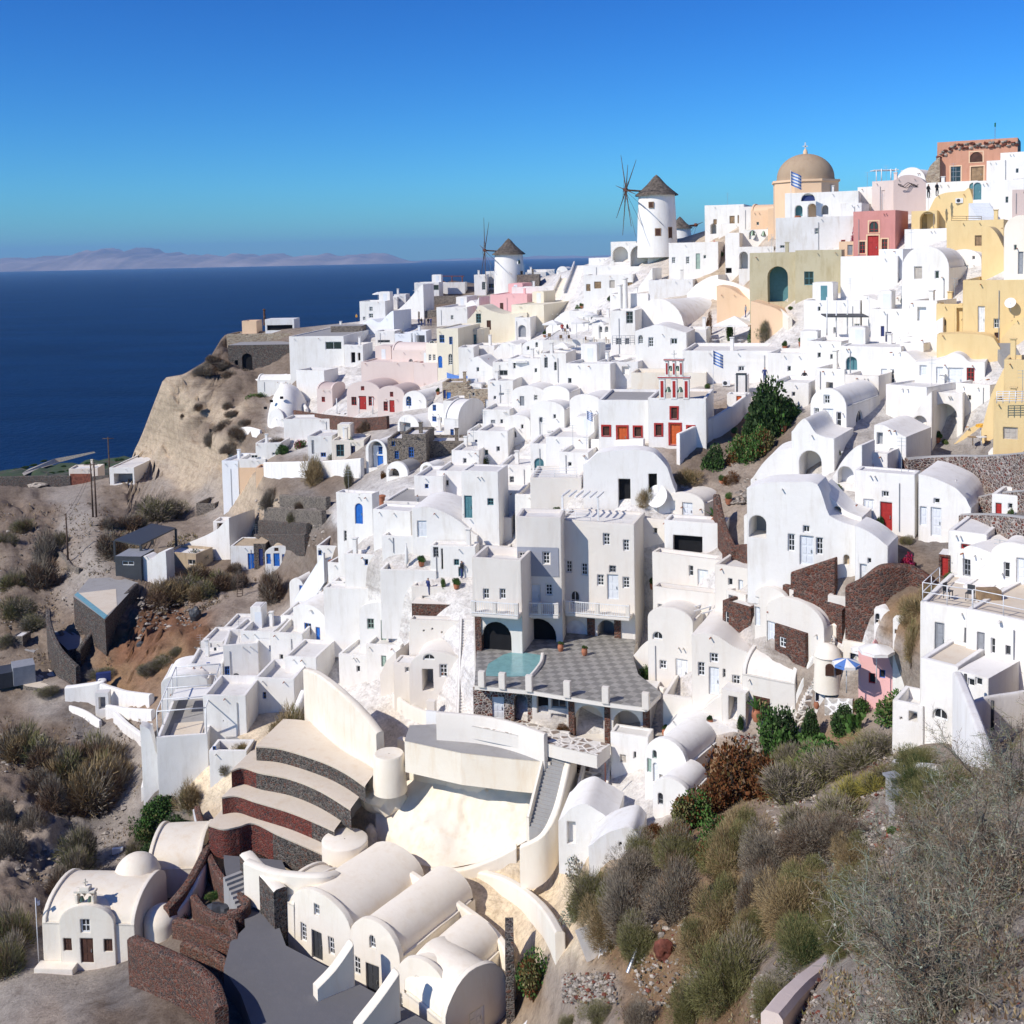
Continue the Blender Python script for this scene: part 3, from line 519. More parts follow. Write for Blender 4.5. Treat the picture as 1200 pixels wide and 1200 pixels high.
island([(470, 0), (500, 1.5), (560, 3), (600, 2.5), (640, 4), (680, 3), (760, 2), (840, 5), (870, 6), (900, 5), (940, 2), (960, 0)], 45000, 'distant_hills', 'very faint low hills on the horizon')
# clouds: thin low bank far beyond the islands
# haze
m, nt, b = newmat('haze'); nt.nodes.remove(b); pv = nt.nodes.new('ShaderNodeVolumePrincipled'); pv.inputs['Color'].default_value = (.34, .62, 1, 1); pv.inputs['Density'].default_value = .00003; pv.inputs['Anisotropy'].default_value = .0
nt.links.new(pv.outputs[0], nt.nodes['Material Output'].inputs['Volume']); MATS['haze'] = m
mb = MB(); mb.box((-60000, -300, SEA - 60), (120000, 0, 0), (0, 62000, 0), (0, 0, 60 - SEA + 1000), 'haze'); 
tag(mb.build('haze'), 'pale blue sea haze', None, None, 'stuff')
# ------------------------------------------------------------------ kit of smaller things
def bush_mesh(name, mats, n, seed, leaf=.075, kind='bush', flat=.75, lumps=9, stems=True):
    r = random.Random(seed); mb = MB(); L = []
    for k in range(lumps):
        a = r.uniform(0, 6.283); e = r.uniform(.05, 1.35); d = r.uniform(.25, .68); L.append((Vector((math.cos(a) * math.cos(e) * d, math.sin(a) * math.cos(e) * d, math.sin(e) * d * flat + .12)), r.uniform(.28, .5), r.choice(mats)))
    for k in range(n):
        c, rad, mt = r.choice(L); v = Vector((r.gauss(0, 1), r.gauss(0, 1), r.gauss(0, 1))).normalized(); p = c + v * rad * (r.random() ** .33) * Vector((1, 1, 1)).length / 1.732
        p.z = max(p.z * 1.0, .01)
        if kind == 'twig':
            d = (v * .6 + (p - Vector((0, 0, -.3))).normalized() + Vector((r.gauss(0, .5), r.gauss(0, .5), r.gauss(0, .4)))).normalized(); s = d.orthogonal().normalized(); s.rotate(Matrix.Rotation(r.uniform(0, 6.28), 3, d)); l = leaf * r.uniform(1.3, 3.4)
            mb.face([p - s * leaf * .07, p + s * leaf * .07, p + d * l * .6 + s * leaf * .12, p + d * l], mt)
        else:
            d = (v + Vector((r.gauss(0, .7), r.gauss(0, .7), r.gauss(0, .6) + .3))).normalized(); s = d.orthogonal().normalized(); s.rotate(Matrix.Rotation(r.uniform(0, 6.28), 3, d)); l = leaf * r.uniform(.6, 1.4)
            mb.face([p, p + d * l * .5 + s * l * .36, p + d * l, p + d * l * .5 - s * l * .36], mt if r.random() < .8 else r.choice(mats))
    if stems:
        for k in range(9):
            a = r.uniform(0, 6.28); d = Vector((math.cos(a) * r.uniform(.2, .7), math.sin(a) * r.uniform(.2, .7), r.uniform(.4, .75) * flat + .1)); mb.tube([Vector((0, 0, -.15)), d * .5 + nz(d, 3, .08), d], [.03, .02, .006], 'bark', 5, False)
    me = bpy.data.meshes.new(name); me.from_pydata(mb.v, [], mb.f)
    for q in mb.names: me.materials.append(MATS[q])
    me.polygons.foreach_set('material_index', mb.m); return me
BM = {
 'olive': [bush_mesh('olive_bush', ['leaf_olive', 'leaf_grey'], 5200, s, .07, 'twig') for s in (1, 2)],
 'grey': [bush_mesh('grey_bush', ['leaf_grey', 'leaf_grey', 'leaf_brown'], 5200, s, .085, 'twig') for s in (3, 4)],
 'gold': [bush_mesh('gold_bush', ['leaf_gold', 'leaf_gold', 'leaf_olive'], 5200, s, .085, 'twig') for s in (5, 6)],
 'mixd': [bush_mesh('mixed_bush', ['leaf_gold', 'leaf_grey', 'leaf_olive', 'leaf_brown'], 5200, s, .085, 'twig') for s in (7, 8)],
 'brown': [bush_mesh('brown_bush', ['leaf_brown', 'leaf_grey', 'leaf_olive'], 5200, s, .08, 'twig') for s in (9,)],
 'dark': [bush_mesh('dark_bush', ['leaf_dark', 'leaf_dark', 'leaf_green'], 5200, s, .085, 'leaf', .95) for s in (10, 11)],
 'green': [bush_mesh('green_bush', ['leaf_green', 'leaf_dark', 'leaf_olive'], 3200, s, .09, 'leaf', .8) for s in (12, 13)],
 'rust': [bush_mesh('rust_bush', ['leaf_rust', 'leaf_rust', 'leaf_brown'], 5200, s, .075, 'leaf', .9) for s in (14,)],
 'redgreen': [bush_mesh('redgreen_bush', ['leaf_rust', 'leaf_green', 'leaf_olive'], 5200, s, .075, 'leaf', .9) for s in (15,)],
 'red': [bush_mesh('red_bush', ['leaf_red', 'leaf_red', 'leaf_pink'], 1500, s, .11, 'leaf', 1.0, 7) for s in (16,)],
 'pink': [bush_mesh('pink_bush', ['leaf_pink', 'leaf_red', 'leaf_green'], 1200, s, .12, 'leaf', .8, 6) for s in (17,)],
 'yellow': [bush_mesh('yellow_bush', ['leaf_yellow', 'leaf_olive'], 3000, s, .08, 'twig', .5) for s in (18,)],
 'pale': [bush_mesh('pale_bush', ['leaf_pale', 'leaf_grey'], 2600, s, .09, 'leaf', 1.0, 8) for s in (19,)],
 'fineolive': [bush_mesh('fine_olive_bush', ['leaf_olive', 'leaf_olive', 'leaf_grey'], 22000, s, .036, 'twig', .8, 13) for s in (20,)],
 'finegrey': [bush_mesh('fine_grey_bush', ['leaf_grey', 'leaf_grey', 'leaf_brown'], 22000, s, .038, 'twig', .8, 13) for s in (21, 22)],
 'finegold': [bush_mesh('fine_gold_bush', ['leaf_gold', 'leaf_gold', 'leaf_olive'], 22000, s, .038, 'twig', .8, 13) for s in (23,)],
 'finedark': [bush_mesh('fine_dark_bush', ['leaf_dark', 'leaf_olive', 'leaf_olive'], 22000, s, .034, 'twig', .85, 13) for s in (24,)],
}
def shrub(px, py, wpx, kind, lab, hpx=None, grp=None, Y=None, name='shrub', cat='shrub', sink=.12):
    p = P(px, py, Y); s = wpx / 2 * p.y / F; me = rnd.choice(BM[kind]); o = bpy.data.objects.new(name, me); COL.objects.link(o)
    hz = s if hpx is None else hpx * p.y / F / .95
    o.location = p - UP * sink * hz; o.scale = (s / .95, s / .95, hz); o.rotation_euler = (rnd.uniform(-.12, .12), rnd.uniform(-.12, .12), rnd.uniform(0, 6.28)); return tag(o, lab, cat, grp)
def shrubs(s, kind, lab, grp, name='shrub', cat='shrub'):
    for t in s.split():
        v = [float(q) for q in t.split(',')]; shrub(v[0], v[1], v[2], kind, lab, v[3] if len(v) > 3 else None, grp, name=name, cat=cat)
def pot(px, py, h, lab, plant='green', size=1.0, Y=None, dz=0, grp=None, agave=False, Z=None):
    p = onz(px, py, Z) if Z is not None else P(px, py, Y) + UP * dz; t = thing('potted_plant', lab, 'potted plant', p, grp); mb = MB(); k = h
    mb.lathe(p, [(.01, 0), (.22 * k, 0), (.34 * k, .35 * k), (.32 * k, .6 * k), (.24 * k, .78 * k), (.28 * k, .85 * k), (.23 * k, .84 * k), (.2 * k, .74 * k), (.01, .74 * k)], 'clay', 14); mb.build('pot', t)
    if agave:
        q = MB(); r = random.Random(int(px))
        for i in range(16):
            a = i * 2.4; e = r.uniform(.35, 1.3); l = k * r.uniform(.9, 1.4); d = Vector((math.cos(a) * math.cos(e), math.sin(a) * math.cos(e), math.sin(e))); s = Vector((-math.sin(a), math.cos(a), 0)) * .07 * k; b0 = p + UP * .76 * k
            q.face([b0 - s * .6, b0 + s * .6, b0 + d * l * .5 + s, b0 + d * l * .5 - s], 'leaf_green'); q.face([b0 + d * l * .5 - s, b0 + d * l * .5 + s, b0 + d * l - UP * .12 * k], 'leaf_green')
        q.build('leaves', t)
    elif plant:
        o = bpy.data.objects.new('foliage', BM[plant][0]); COL.objects.link(o); o.parent = t; o.location = (0, 0, .72 * k); o.scale = (.42 * k * size,) * 3
    return t
def umbrella(px, py, wpx, lab, mats=('canvas',), Y=None, hpx=None, square=False, Z=None, pole=2.3):
    # px,py = foot of the pole
    p = onz(px, py, Z) if Z is not None else P(px, py, Y); r = wpx / 2 * p.y / F; t = thing('parasol', lab, 'parasol', p); mb = MB(); mb.tube([p, p + UP * (pole + r * .32)], .035, 'whitemetal', 8); mb.build('pole', t); c = MB(); n = 4 if square else 8; ph = R(20)
    top = p + UP * (pole + r * .34)
    for k in range(n):
        a, b = ph + 2 * math.pi * k / n, ph + 2 * math.pi * (k + 1) / n; A = p + Vector((math.cos(a) * r, math.sin(a) * r, pole)); B = p + Vector((math.cos(b) * r, math.sin(b) * r, pole)); mt = mats[k % len(mats)]
        M = (A + B) / 2 + UP * .03 + (p - (A + B) / 2) * .0; c.face([top, A, M], mt); c.face([top, M, B], mt); dn = UP * .18; c.face([A, B, B - dn, A - dn], mt)
    c.build('canopy', t); return t
def person(p, lab, yaw=0, top='black', legs='navy', h=1.72, sit=False):
    p = Vector(p); M = Matrix.Rotation(yaw, 3, 'Z'); me = bpy.data.meshes.new('person'); S = h / 1.72
    J = {'pel': (0, 0, .95, .15), 'che': (0, .02, 1.25, .17), 'nk': (0, .02, 1.48, .065), 'hd': (0, .0, 1.62, .10), 'ht': (0, 0, 1.68, .085), 'lh': (-.1, 0, .9, .10), 'lk': (-.11, .04 if not sit else -.4, .5 if not sit else .92, .065), 'lf': (-.12, .02 if not sit else -.42, .08 if not sit else .5, .05), 'lt': (-.12, -.12 if not sit else -.55, .04 if not sit else .46, .04), 'rh': (.1, 0, .9, .10), 'rk': (.12, -.08 if not sit else -.4, .5 if not sit else .92, .065), 'rf': (.12, -.02 if not sit else -.42, .08 if not sit else .5, .05), 'rt': (.12, -.16 if not sit else -.55, .04 if not sit else .46, .04), 'ls': (-.2, .02, 1.4, .06), 'le': (-.27, .05, 1.13, .045), 'lw': (-.25, -.1, .92, .033), 'rs': (.2, .02, 1.4, .06), 're': (.28, .02, 1.14, .045), 'rw': (.22, -.18, 1.0, .033)}
    E = ['pel che', 'che nk', 'nk hd', 'hd ht', 'pel lh', 'lh lk', 'lk lf', 'lf lt', 'pel rh', 'rh rk', 'rk rf', 'rf rt', 'che ls', 'ls le', 'le lw', 'che rs', 'rs re', 're rw']; ks = list(J); 
    me.from_pydata([M @ Vector(J[k][:3]) * S for k in ks], [(ks.index(e.split()[0]), ks.index(e.split()[1])) for e in E], [])
    o = bpy.data.objects.new('person', me); COL.objects.link(o); o.location = p; md = o.modifiers.new('skin', 'SKIN'); sv = me.skin_vertices[0].data
    for i, k in enumerate(ks): sv[i].radius = (J[k][3] * S,) * 2
    sv[0].use_root = True; o.modifiers.new('sub', 'SUBSURF').render_levels = 1; md.use_smooth_shade = True
    dg = bpy.context.evaluated_depsgraph_get(); m2 = bpy.data.meshes.new_from_object(o.evaluated_get(dg)); o.modifiers.clear(); o.data = m2
    m2.materials.clear()
    for q in (top, legs, 'skin', 'black'): m2.materials.append(MATS[q])
    for f in m2.polygons:
        z = f.center.z / S; f.material_index = 2 if (z > 1.46 and z < 1.64) or (z < 1.02 and abs(f.center.x) > .2 and z > .85) else 3 if z >= 1.64 else 0 if z > .93 else 1; f.use_smooth = True
    return tag(o, lab, 'person')
def railing(pts, h=1.0, mat='whitemetal', lab='', bars=1, grp=None, name='railing', post=1.6):
    t = thing(name, lab, 'railing', pts[0], grp); mb = MB(); ps = MB()
    for a, b in zip(pts[:-1], pts[1:]):
        for k in range(bars + 1): q = UP * h * (1 - k / (bars + 1)); mb.tube([a + q, b + q], .03, mat, 6)
        n = max(1, round((b - a).length / post))
        for k in range(n + 1): p = a + (b - a) * k / n; ps.tube([p, p + UP * h], .03, mat, 6)
    mb.build('rail', t); ps.build('post', t); return t
def windmill(px, py, Y, rpx, hpx, sail_yaw, lab, spokes=8, capw=1.12, broken=(), windows=()):
    p = P(px, py, Y); k = Y / F; r = rpx * k; h = hpx * k; t = thing('windmill', lab, 'windmill', p); mb = MB(); 
    mb.lathe(p, [(r * 1.04, -3), (r * 1.03, 0), (r * .985, h * .5), (r * .93, h)], 'white', 40); mb.build('tower', t)
    c = MB(); rg = random.Random(5); rows = []
    for j, (rr, zz) in enumerate([(capw * .86, -.12), (capw, -.3), (capw * .99, -.12), (capw * .72, .72), (capw * .42, 1.75), (capw * .16, 2.9), (.012, 3.35)]):
        rows.append([p + Vector((rr * r * math.cos(a) * (1 + rg.uniform(-.015, .015)), rr * r * math.sin(a) * (1 + rg.uniform(-.015, .015)), h + zz * r / 3.45 * 1.02 + rg.uniform(-.05, .05))) for a in [2 * math.pi * q / 28 for q in range(28)]])
    c.grid(rows, 'thatch', True, True); c.build('cap', t)
    ax = Vector((math.cos(sail_yaw), math.sin(sail_yaw), 0.05)).normalized(); hub = p + UP * (h + .15 * r) + ax * r * 1.62; s = MB(); s.tube([p + UP * (h + .1 * r), hub + ax * .3], .16, 'polewood', 8); s.lathe(hub - UP * .35, [(.02, 0), (.3, .05), (.42, .35), (.3, .65), (.02, .7)], 'rust', 10); s.build('axle', t)
    e1 = ax.cross(UP).normalized(); e2 = e1.cross(ax); Ls = r * 2.35
    for j in range(spokes):
        a = 2 * math.pi * j / spokes + .16; d = e1 * math.cos(a) + e2 * math.sin(a); L = Ls * (1.0 if j not in broken else .55); q = MB(); q.tube([hub, hub + d * L * .5, hub + d * L], [.11, .075, .035], 'polewood', 6); q.tube([hub + ax * .5, hub + d * L * .3 + ax * .05], .03, 'polewood', 4); q.build('spoke', t)
    g = MB(); 
    for a in (-.25, .1, .5): 
        d = Vector((math.cos(sail_yaw + a * 2.6 + .3), math.sin(sail_yaw + a * 2.6 + .3), 0)); g.tube([hub + ax * .2, p + d * r * 1.1 + UP * h * (.08 if a < 0 else .3)], .03, 'polewood', 4)
    g.build('stay_rope', t)
    for (wx, wy, ww, wh, kd) in windows:
        cy = ray(wx, wy); # meet cylinder front
        d2 = Vector((cy.x, cy.y)); A = d2.dot(d2); B = -2 * d2.dot(p.xy); C2 = p.xy.dot(p.xy) - (r * .985) ** 2; disc = B * B - 4 * A * C2
        if disc < 0: continue
        kk = (-B - math.sqrt(disc)) / (2 * A); q = cy * kk; n = Vector((q.x - p.x, q.y - p.y, 0)).normalized(); u = Vector((-n.y, n.x, 0)); ww *= k; wh *= k
        w_ = MB(); w_.box(q - u * ww / 2 - UP * wh / 2 - n * .3, u * ww, UP * wh, n * .42, 'frame' if kd == 'w' else 'wood'); w_.box(q - u * ww * .38 - UP * wh * .42 - n * .1, u * ww * .76, UP * wh * .84, n * .235, 'glass' if kd == 'w' else 'darkwood'); w_.build('window' if kd == 'w' else 'door', t)
    return t
def flagpole(p, h, lab, stripes=True, fl=1.2):
    t = thing('flag', lab, 'flag', p); mb = MB(); mb.tube([p, p + UP * h], .035, 'whitemetal', 6); mb.build('pole', t); f = MB(); n = 9
    for k in range(n):
        rows = []
        for z in (k, k + 1):
            rows.append([p + UP * (h - .1 - z / n * fl * .72 - .45 * x * fl * .6) + Vector((x * fl * .55, .14 * math.sin(x * 7), 0)) for x in [q / 6 for q in range(7)]])
        f.grid(rows, 'awnblue' if k % 2 == 0 else 'canvas', False)
    f.build('cloth', t); return t
def ac(p, lab, yaw=-15, grp=None):
    t = thing('air_conditioner', lab, 'air conditioner', p, grp); mb = MB(); mb.cbox(p, .85, .32, .6, 'frame', R(yaw)); mb.build('casing', t); M = Matrix.Rotation(R(yaw), 3, 'Z'); n = M @ Vector((0, -1, 0)); u = M @ Vector((1, 0, 0)); g = MB()
    g.face([p + n * .165 - u * .1 + UP * .3 + (u * math.cos(a) + UP * math.sin(a)) * .23 for a in [k * .5236 for k in range(12)]], 'dark'); g.build('fan_grille', t); return t
def dish(px, py, r, lab, Y=None, az=-40):
    p = P(px, py, Y); t = thing('satellite_dish', lab, 'satellite dish', p); n = Vector((math.sin(R(az)), -math.cos(R(az)), .45)).normalized(); a = n.orthogonal().normalized(); b = n.cross(a); c = p + UP * (r + .35); mb = MB()
    mb.grid([[c + (a * math.cos(q) + b * math.sin(q)) * rr * r + n * (rr * rr * .18 * r) for q in [k * .314159 for k in range(20)]] for rr in (.02, .4, .75, 1)], 'canvas', True, True); mb.build('reflector', t); m = MB(); m.tube([p, c - n * .05], .04, 'metal', 6); m.tube([c, c + n * r * .8], .02, 'metal', 5); m.build('mast', t)
def chimney(px, py, h, lab, w=.55, mat='white', Y=None, grp=None, dz=0):
    p = P(px, py, Y) + UP * dz; t = thing('chimney', lab, 'chimney', p, grp); mb = MB(); k = w / 2
    mb.lathe(p, [(k * 1.15, -1), (k, 0), (k * .8, h * .8), (k * .85, h)], mat, 12); mb.build('stack', t); c = MB(); c.lathe(p + UP * h, [(k * .85, 0), (k * 1.1, .05), (k * 1.05, .2), (.02, .32)], mat, 12); c.build('cap', t)
def lounger(p, yaw, lab, grp=None, mat='canvas'):
    t = thing('sun_lounger', lab, 'lounger', p, grp); M = Matrix.Rotation(R(yaw), 3, 'Z'); u, v = M @ Vector((1, 0, 0)), M @ Vector((0, 1, 0)); mb = MB(); mb.box(p - v * .32 + UP * .25, u * 1.3, v * .64, UP * .08, mat); mb.build('seat', t)
    b = MB(); b.box(p - v * .32 + u * 1.3 + UP * .25, u * .55 + UP * .4, v * .64, (UP * .55 - u * .4).normalized() * .08, mat); b.build('backrest', t)
    for a, c in ((.1, -.28), (.1, .24), (1.2, -.28), (1.2, .24)): l = MB(); l.box(p + u * a + v * c, u * .05, v * .05, UP * .25, 'wood'); l.build('leg', t)
def table_set(p, lab, grp=None, chairs=2, mat='whitemetal'):
    t = thing('table', lab, 'table', p, grp); mb = MB(); mb.lathe(p, [(.42, .7), (.42, .74), (.01, .74)], mat, 16); mb.build('tabletop', t); b = MB(); b.tube([p, p + UP * .7], .04, mat, 6); b.build('leg', t)
def chair(p, yaw, lab, grp=None, mat='wood'):
    t = thing('chair', lab, 'chair', p, grp); M = Matrix.Rotation(R(yaw), 3, 'Z'); u, v = M @ Vector((1, 0, 0)), M @ Vector((0, 1, 0)); s = MB(); s.box(p - u * .22 - v * .22 + UP * .43, u * .44, v * .44, UP * .04, mat); s.build('seat', t); s = MB(); s.box(p - u * .22 + v * .2 + UP * .45, u * .44, v * .04, UP * .45, mat); s.build('backrest', t)
    for a in (-.2, .17):
        for c in (-.2, .17): l = MB(); l.box(p + u * a + v * c, u * .04, v * .04, UP * .43, mat); l.build('leg', t)
def rock(px, py, wpx, hpx, mat, lab, seed=1, Y=None, grp=None, at=None):
    p = at or P(px, py, Y); k = p.y / F; bm = bmesh.new(); bmesh.ops.create_icosphere(bm, subdivisions=3 if wpx > 9 else 2, radius=1)
    for v in bm.verts:
        n = v.co.normalized(); f = 1 + .35 * noise.noise(n * 1.3 + Vector((seed * 7.1, 0, 0))) + .14 * noise.noise(n * 3.5 + Vector((seed, 3, 0))); q = n * f; v.co = Vector((q.x * wpx / 2 * k, q.y * wpx / 2 * k * .8, q.z * hpx / 2 * k))
    me = bpy.data.meshes.new('boulder'); bm.to_mesh(me); bm.free(); me.materials.append(MATS[mat]); o = bpy.data.objects.new('boulder', me); COL.objects.link(o); o.location = p + UP * hpx * .35 * k; return tag(o, lab, 'rock', grp)
H = house
# ---------------- chapel at the lower left
ch, cf, cW, cH, cD = H(52, 160, 1135, 1083, -4, 'H', 'creamwhite', 'small domed cream chapel with a bell arch and dark wooden door', '', dep=6.2, rise=.27, rmat='cream', name='chapel', cat='chapel')
H(72, 136, 1135, 1061, -4, 'V', 'creamwhite', '', 'd 102.8 1114 15 29 darkwood;w 100.5 1085 11 16 void;w 79.5 1107 10 15 darkwood;w 127 1108 10 15 darkwood', dep=3.2, rise=.34, rmat='cream', into=ch, dm=-.25)
b = MB(); q = cf.w(cW * .465, cH + .95, -.35)
for s in (-.62, 0, .62): b.cbox(q + cf.u * s, .2, .5, 1.15 if s else .0001, 'creamwhite', R(-4))
for s in (-.31, .31):
    pts = arcpts(-.31, .31, 1.05, .28, 8); b.grid([[q + cf.u * (s + a) + UP * t - cf.n * e for a, t in pts] for e in (-.25, .25)], 'creamwhite'); 
b.cbox(q + UP * 1.32, 1.6, .5, .16, 'creamwhite', R(-4)); b.cbox(q + UP * 1.45, .75, .5, .3, 'creamwhite', R(-4)); b.cbox(q + UP * 1.75, .09, .09, .55, 'creamwhite', R(-4)); b.cbox(q + UP * 2.0, .36, .09, .09, 'creamwhite', R(-4)); b.build('bell_arch', ch)
for s in (-.31, .31): bl = MB(); bl.lathe(q + cf.u * s + UP * .62, [(.2, 0), (.16, .1), (.11, .3), (.02, .36)], 'bell', 12); bl.build('bell', ch)
b = MB(); c0 = cf.w(cW * .72, cH - .2, -cD * .86); r = 1.75; b.lathe(c0, [(r, -1), (r, .9)] + [(r * math.cos(R(k)), .9 + r * .95 * math.sin(R(k))) for k in range(0, 91, 9)], 'cream', 28); b.build('dome', ch)
b = MB(); b.box(cf.w(-.25, -1.2, 1.0), cf.u * 2.9, cf.n * -1.0, UP * 1.75, 'creamwhite'); b.build('bench', ch)
o = flagpole(cf.w(-.35, -.2, .1), 5.6, 'slim blue and white pole at the left corner of the domed chapel', fl=.5)
H(174, 236, 1052, 1019, 2, 'H', 'cream', 'cream barrel-vaulted outbuilding below the red terraces', '', dep=6.2, rise=.30, rmat='cream', name='vaulted_outbuilding', cat='building', dm=1)
b = MB(); c0 = P(190, 1078, 80); b.lathe(c0, [(1.35, -2), (1.35, 0)] + [(1.35 * math.cos(R(k)), 1.1 * math.sin(R(k))) for k in range(0, 91, 10)], 'cream', 24); tag(b.build('small_dome', None, c0), 'small cream dome between the chapel and the curved wall', 'dome')
wallrun(pxs('168,1095 190,1092 212,1078 232,1052 242,1022'), [.8, 1.0, 1.2, 1.6, 1.4], .5, 'creamwhite', 'curved cream parapet sweeping up from the chapel to the outbuilding', 'parapet_wall')
wallrun(pxs('158,1150 178,1160 205,1172 232,1188 252,1208 262,1235', Y=None), [3.3, 3.3, 3.2, 3.2, 3.2, 3], .8, 'redstone', 'tall curved red rubble wall right of the chapel', 'stone_wall', down=4)
wallrun(pxs('216,1120 240,1128 262,1142 282,1165 300,1195 312,1225'), [1.1, 1.1, 1.1, 1.1, 1.0, 1], .7, 'redstone', 'low curved red rubble parapet along the grey courtyard', 'stone_wall', down=3)
wallrun(pxs('206,1095 222,1098 245,1107 262,1116 276,1122'), 1.2, .6, 'redstone', 'lower planter wall of red rubble beside the grey courtyard', 'planter_wall')
wallrun(pxs('276,1122 274,1104 268,1092 252,1090 236,1078 228,1066'), 1.2, .6, 'redstone', 'winding red rubble planter wall around the dark boulder', 'planter_wall')
wallrun(pxs('244,1018 252,1036 264,1054 280,1070 290,1080 282,1090 268,1092'), 1.6, .55, 'redstone', 'upper red rubble planter edge beside the dark steps', 'planter_wall')
wallrun(pxs('244,1018 234,1040 222,1062 206,1082 196,1092'), 2.0, .7, 'redstone', 'sloping red rubble wall descending from the red terraces', 'stone_wall')
rock(258, 1075, 34, 20, 'dark', 'black boulder in the planted bed beside the dark steps', 3)
for x, y, w_, k, l in ((214, 1076, 20, 'pink', 'magenta bougainvillea clump on the red rubble planter'), (250, 1052, 20, 'green', 'light green shrub above the black boulder'), (232, 1092, 22, 'green', 'low green plants between the red planter walls'), (252, 1104, 20, 'olive', 'olive tuft inside the lower planter wall'), (290, 1180, 26, 'green', 'green plants along the courtyard edge at the bottom'), (304, 1192, 22, 'dark', 'dark green bush at the bottom of the grey courtyard'), (272, 1160, 20, 'olive', 'olive shrub on the courtyard side of the red parapet')): shrub(x, y, w_, k, l)
# ---------------- courtyard
ZC = -46.85
tag(platform([onz(x, y, ZC) for x, y in ((262, 1002), (330, 1008), (345, 1040), (325, 1080), (335, 1108), (400, 1142), (470, 1180), (560, 1230), (600, 1300), (330, 1300), (300, 1215), (282, 1165), (262, 1135), (270, 1104), (288, 1086), (284, 1062), (266, 1036))], 'darkpave', 'darkpave', '', 'courtyard', 'courtyard', 3, smooth=False), 'smooth dark grey courtyard in front of the vaulted houses', 'courtyard')
A, B_ = onz(296, 1064, ZC), onz(278, 1024, ZC + 1.5); stairs(A, B_ + (B_ - A) * .05, 2.1, 8, 'concrete', 'short flight of dark grey steps up from the courtyard beside the stone wall')
wallrun([onz(x, y, ZC) for x, y in ((290, 1040), (302, 1056), (316, 1070), (330, 1086))], [2.8, 2.9, 2.9, 2.8], 1.0, 'darkstone', 'dark stone wall with a small arched door beside the steps', 'stone_wall', cap='creamwhite')
wallrun([onz(x, y, ZC + 2.6) for x, y in ((290, 1018), (318, 1030), (350, 1036), (378, 1038), (395, 1030))], [.7, .75, .8, .9, .6], .75, 'creamwhite', 'thick rounded cream parapet on top of the dark stone wall', 'parapet_wall', down=2.4)
# vaulted row
V = dict(rmat='creamwhite', wob=.08, down=3)
ZV = lambda x, y: -ZC * F / (y - HZ)
H(326, 346, 1113, 1058, -35, 'H', 'creamwhite', 'low cream annex at the left end of the vaulted row', '', Y=75.6, dep=5, rise=.2, rmat='cream', name='annex', cat='building', down=3)
H(340, 414, 1127, 1047, -35, 'V', 'creamwhite', 'first barrel-vaulted cream house facing the grey courtyard, beside the stone wall', 'w 371.5 1066 6 13 glass;w 356.5 1093 7 21 glass;d 372.5 1108 12 33 dark;w 389 1109 7 20 glass', Y=73.7, rise=.36, dep=8, name='vaulted_house', **V)
H(412, 470, 1162, 1080, -35, 'V', 'creamwhite', 'middle barrel-vaulted cream house between the two sloping buttresses', 'w 437 1104 7 15 glass a;w 418.5 1132 8 21 glass;d 437 1149 15 36 dark;w 455 1153 6 12 glass', Y=70.8, rise=.44, dep=8.2, name='vaulted_house', **V)
H(467, 526, 1205, 1126, -35, 'V', 'creamwhite', 'third barrel-vaulted cream house at the bottom edge of the picture', 'w 490.6 1152 5 15 glass;w 472.5 1175 8 21 glass;d 490 1190 14 34 dark;w 508 1192 8 20 glass', Y=67.6, rise=.44, dep=6, name='vaulted_house', **V)
H(523, 596, 1222, 1133, 42, 'V', 'creamwhite', 'shaded arched end of the vaulted row facing right', 'd 559 1196 18 26 glass', Y=66.5, rise=.5, dep=4.5, name='vaulted_house', **V)
for (a, b, hts, l) in (((413, 1152), (370, 1170), (2.9, 1.7, .9), 'sloping cream buttress wall between the first and middle vaulted houses'), ((466, 1192), (418, 1216), (3.1, 1.9, .9), 'sloping cream buttress wall between the middle and third vaulted houses')):
    A, B_ = onz(*a, ZC), onz(*b, ZC); wallrun([A, (A + B_) / 2, B_], list(hts), .75, 'creamwhite', l, 'buttress_wall', down=.2, n=3)
wallrun(pxs('388,1056 412,1052 436,1042,79 444,1037'), [2.0, 2.2, 2.4, 2.6], .5, 'creamwhite', 'curved cream wall rising behind the first vault', 'curved_wall')
wallrun(pxs('441,1036 479,1062 512,1083 546,1104 575,1126 594,1150 600,1180'), [2.7, 2.8, 2.7, 2.6, 2.5, 2.4, 2.4], .55, 'creamwhite', 'long sweeping cream retaining wall above the vaulted roofs', 'curved_wall')
wallrun(pxs('560,1022 588,1042 615,1062 640,1090 657,1122'), [.2, 1.0, 1.3, 1.5, 1.6], .6, 'creamwhite', 'second low cream ridge wall running down to the shrubs', 'curved_wall')
wallrun(pxs('505,1022 540,1026 580,1016 606,1004'), [.35, .55, .8, .9], .5, 'creamwhite', 'low rounded cream parapet at the foot of the pale rock', 'parapet_wall')
chimney(397, 1040, 2.0, 'tapered cream chimney at the left end of the vaulted roofs', 1.1, 'creamwhite')
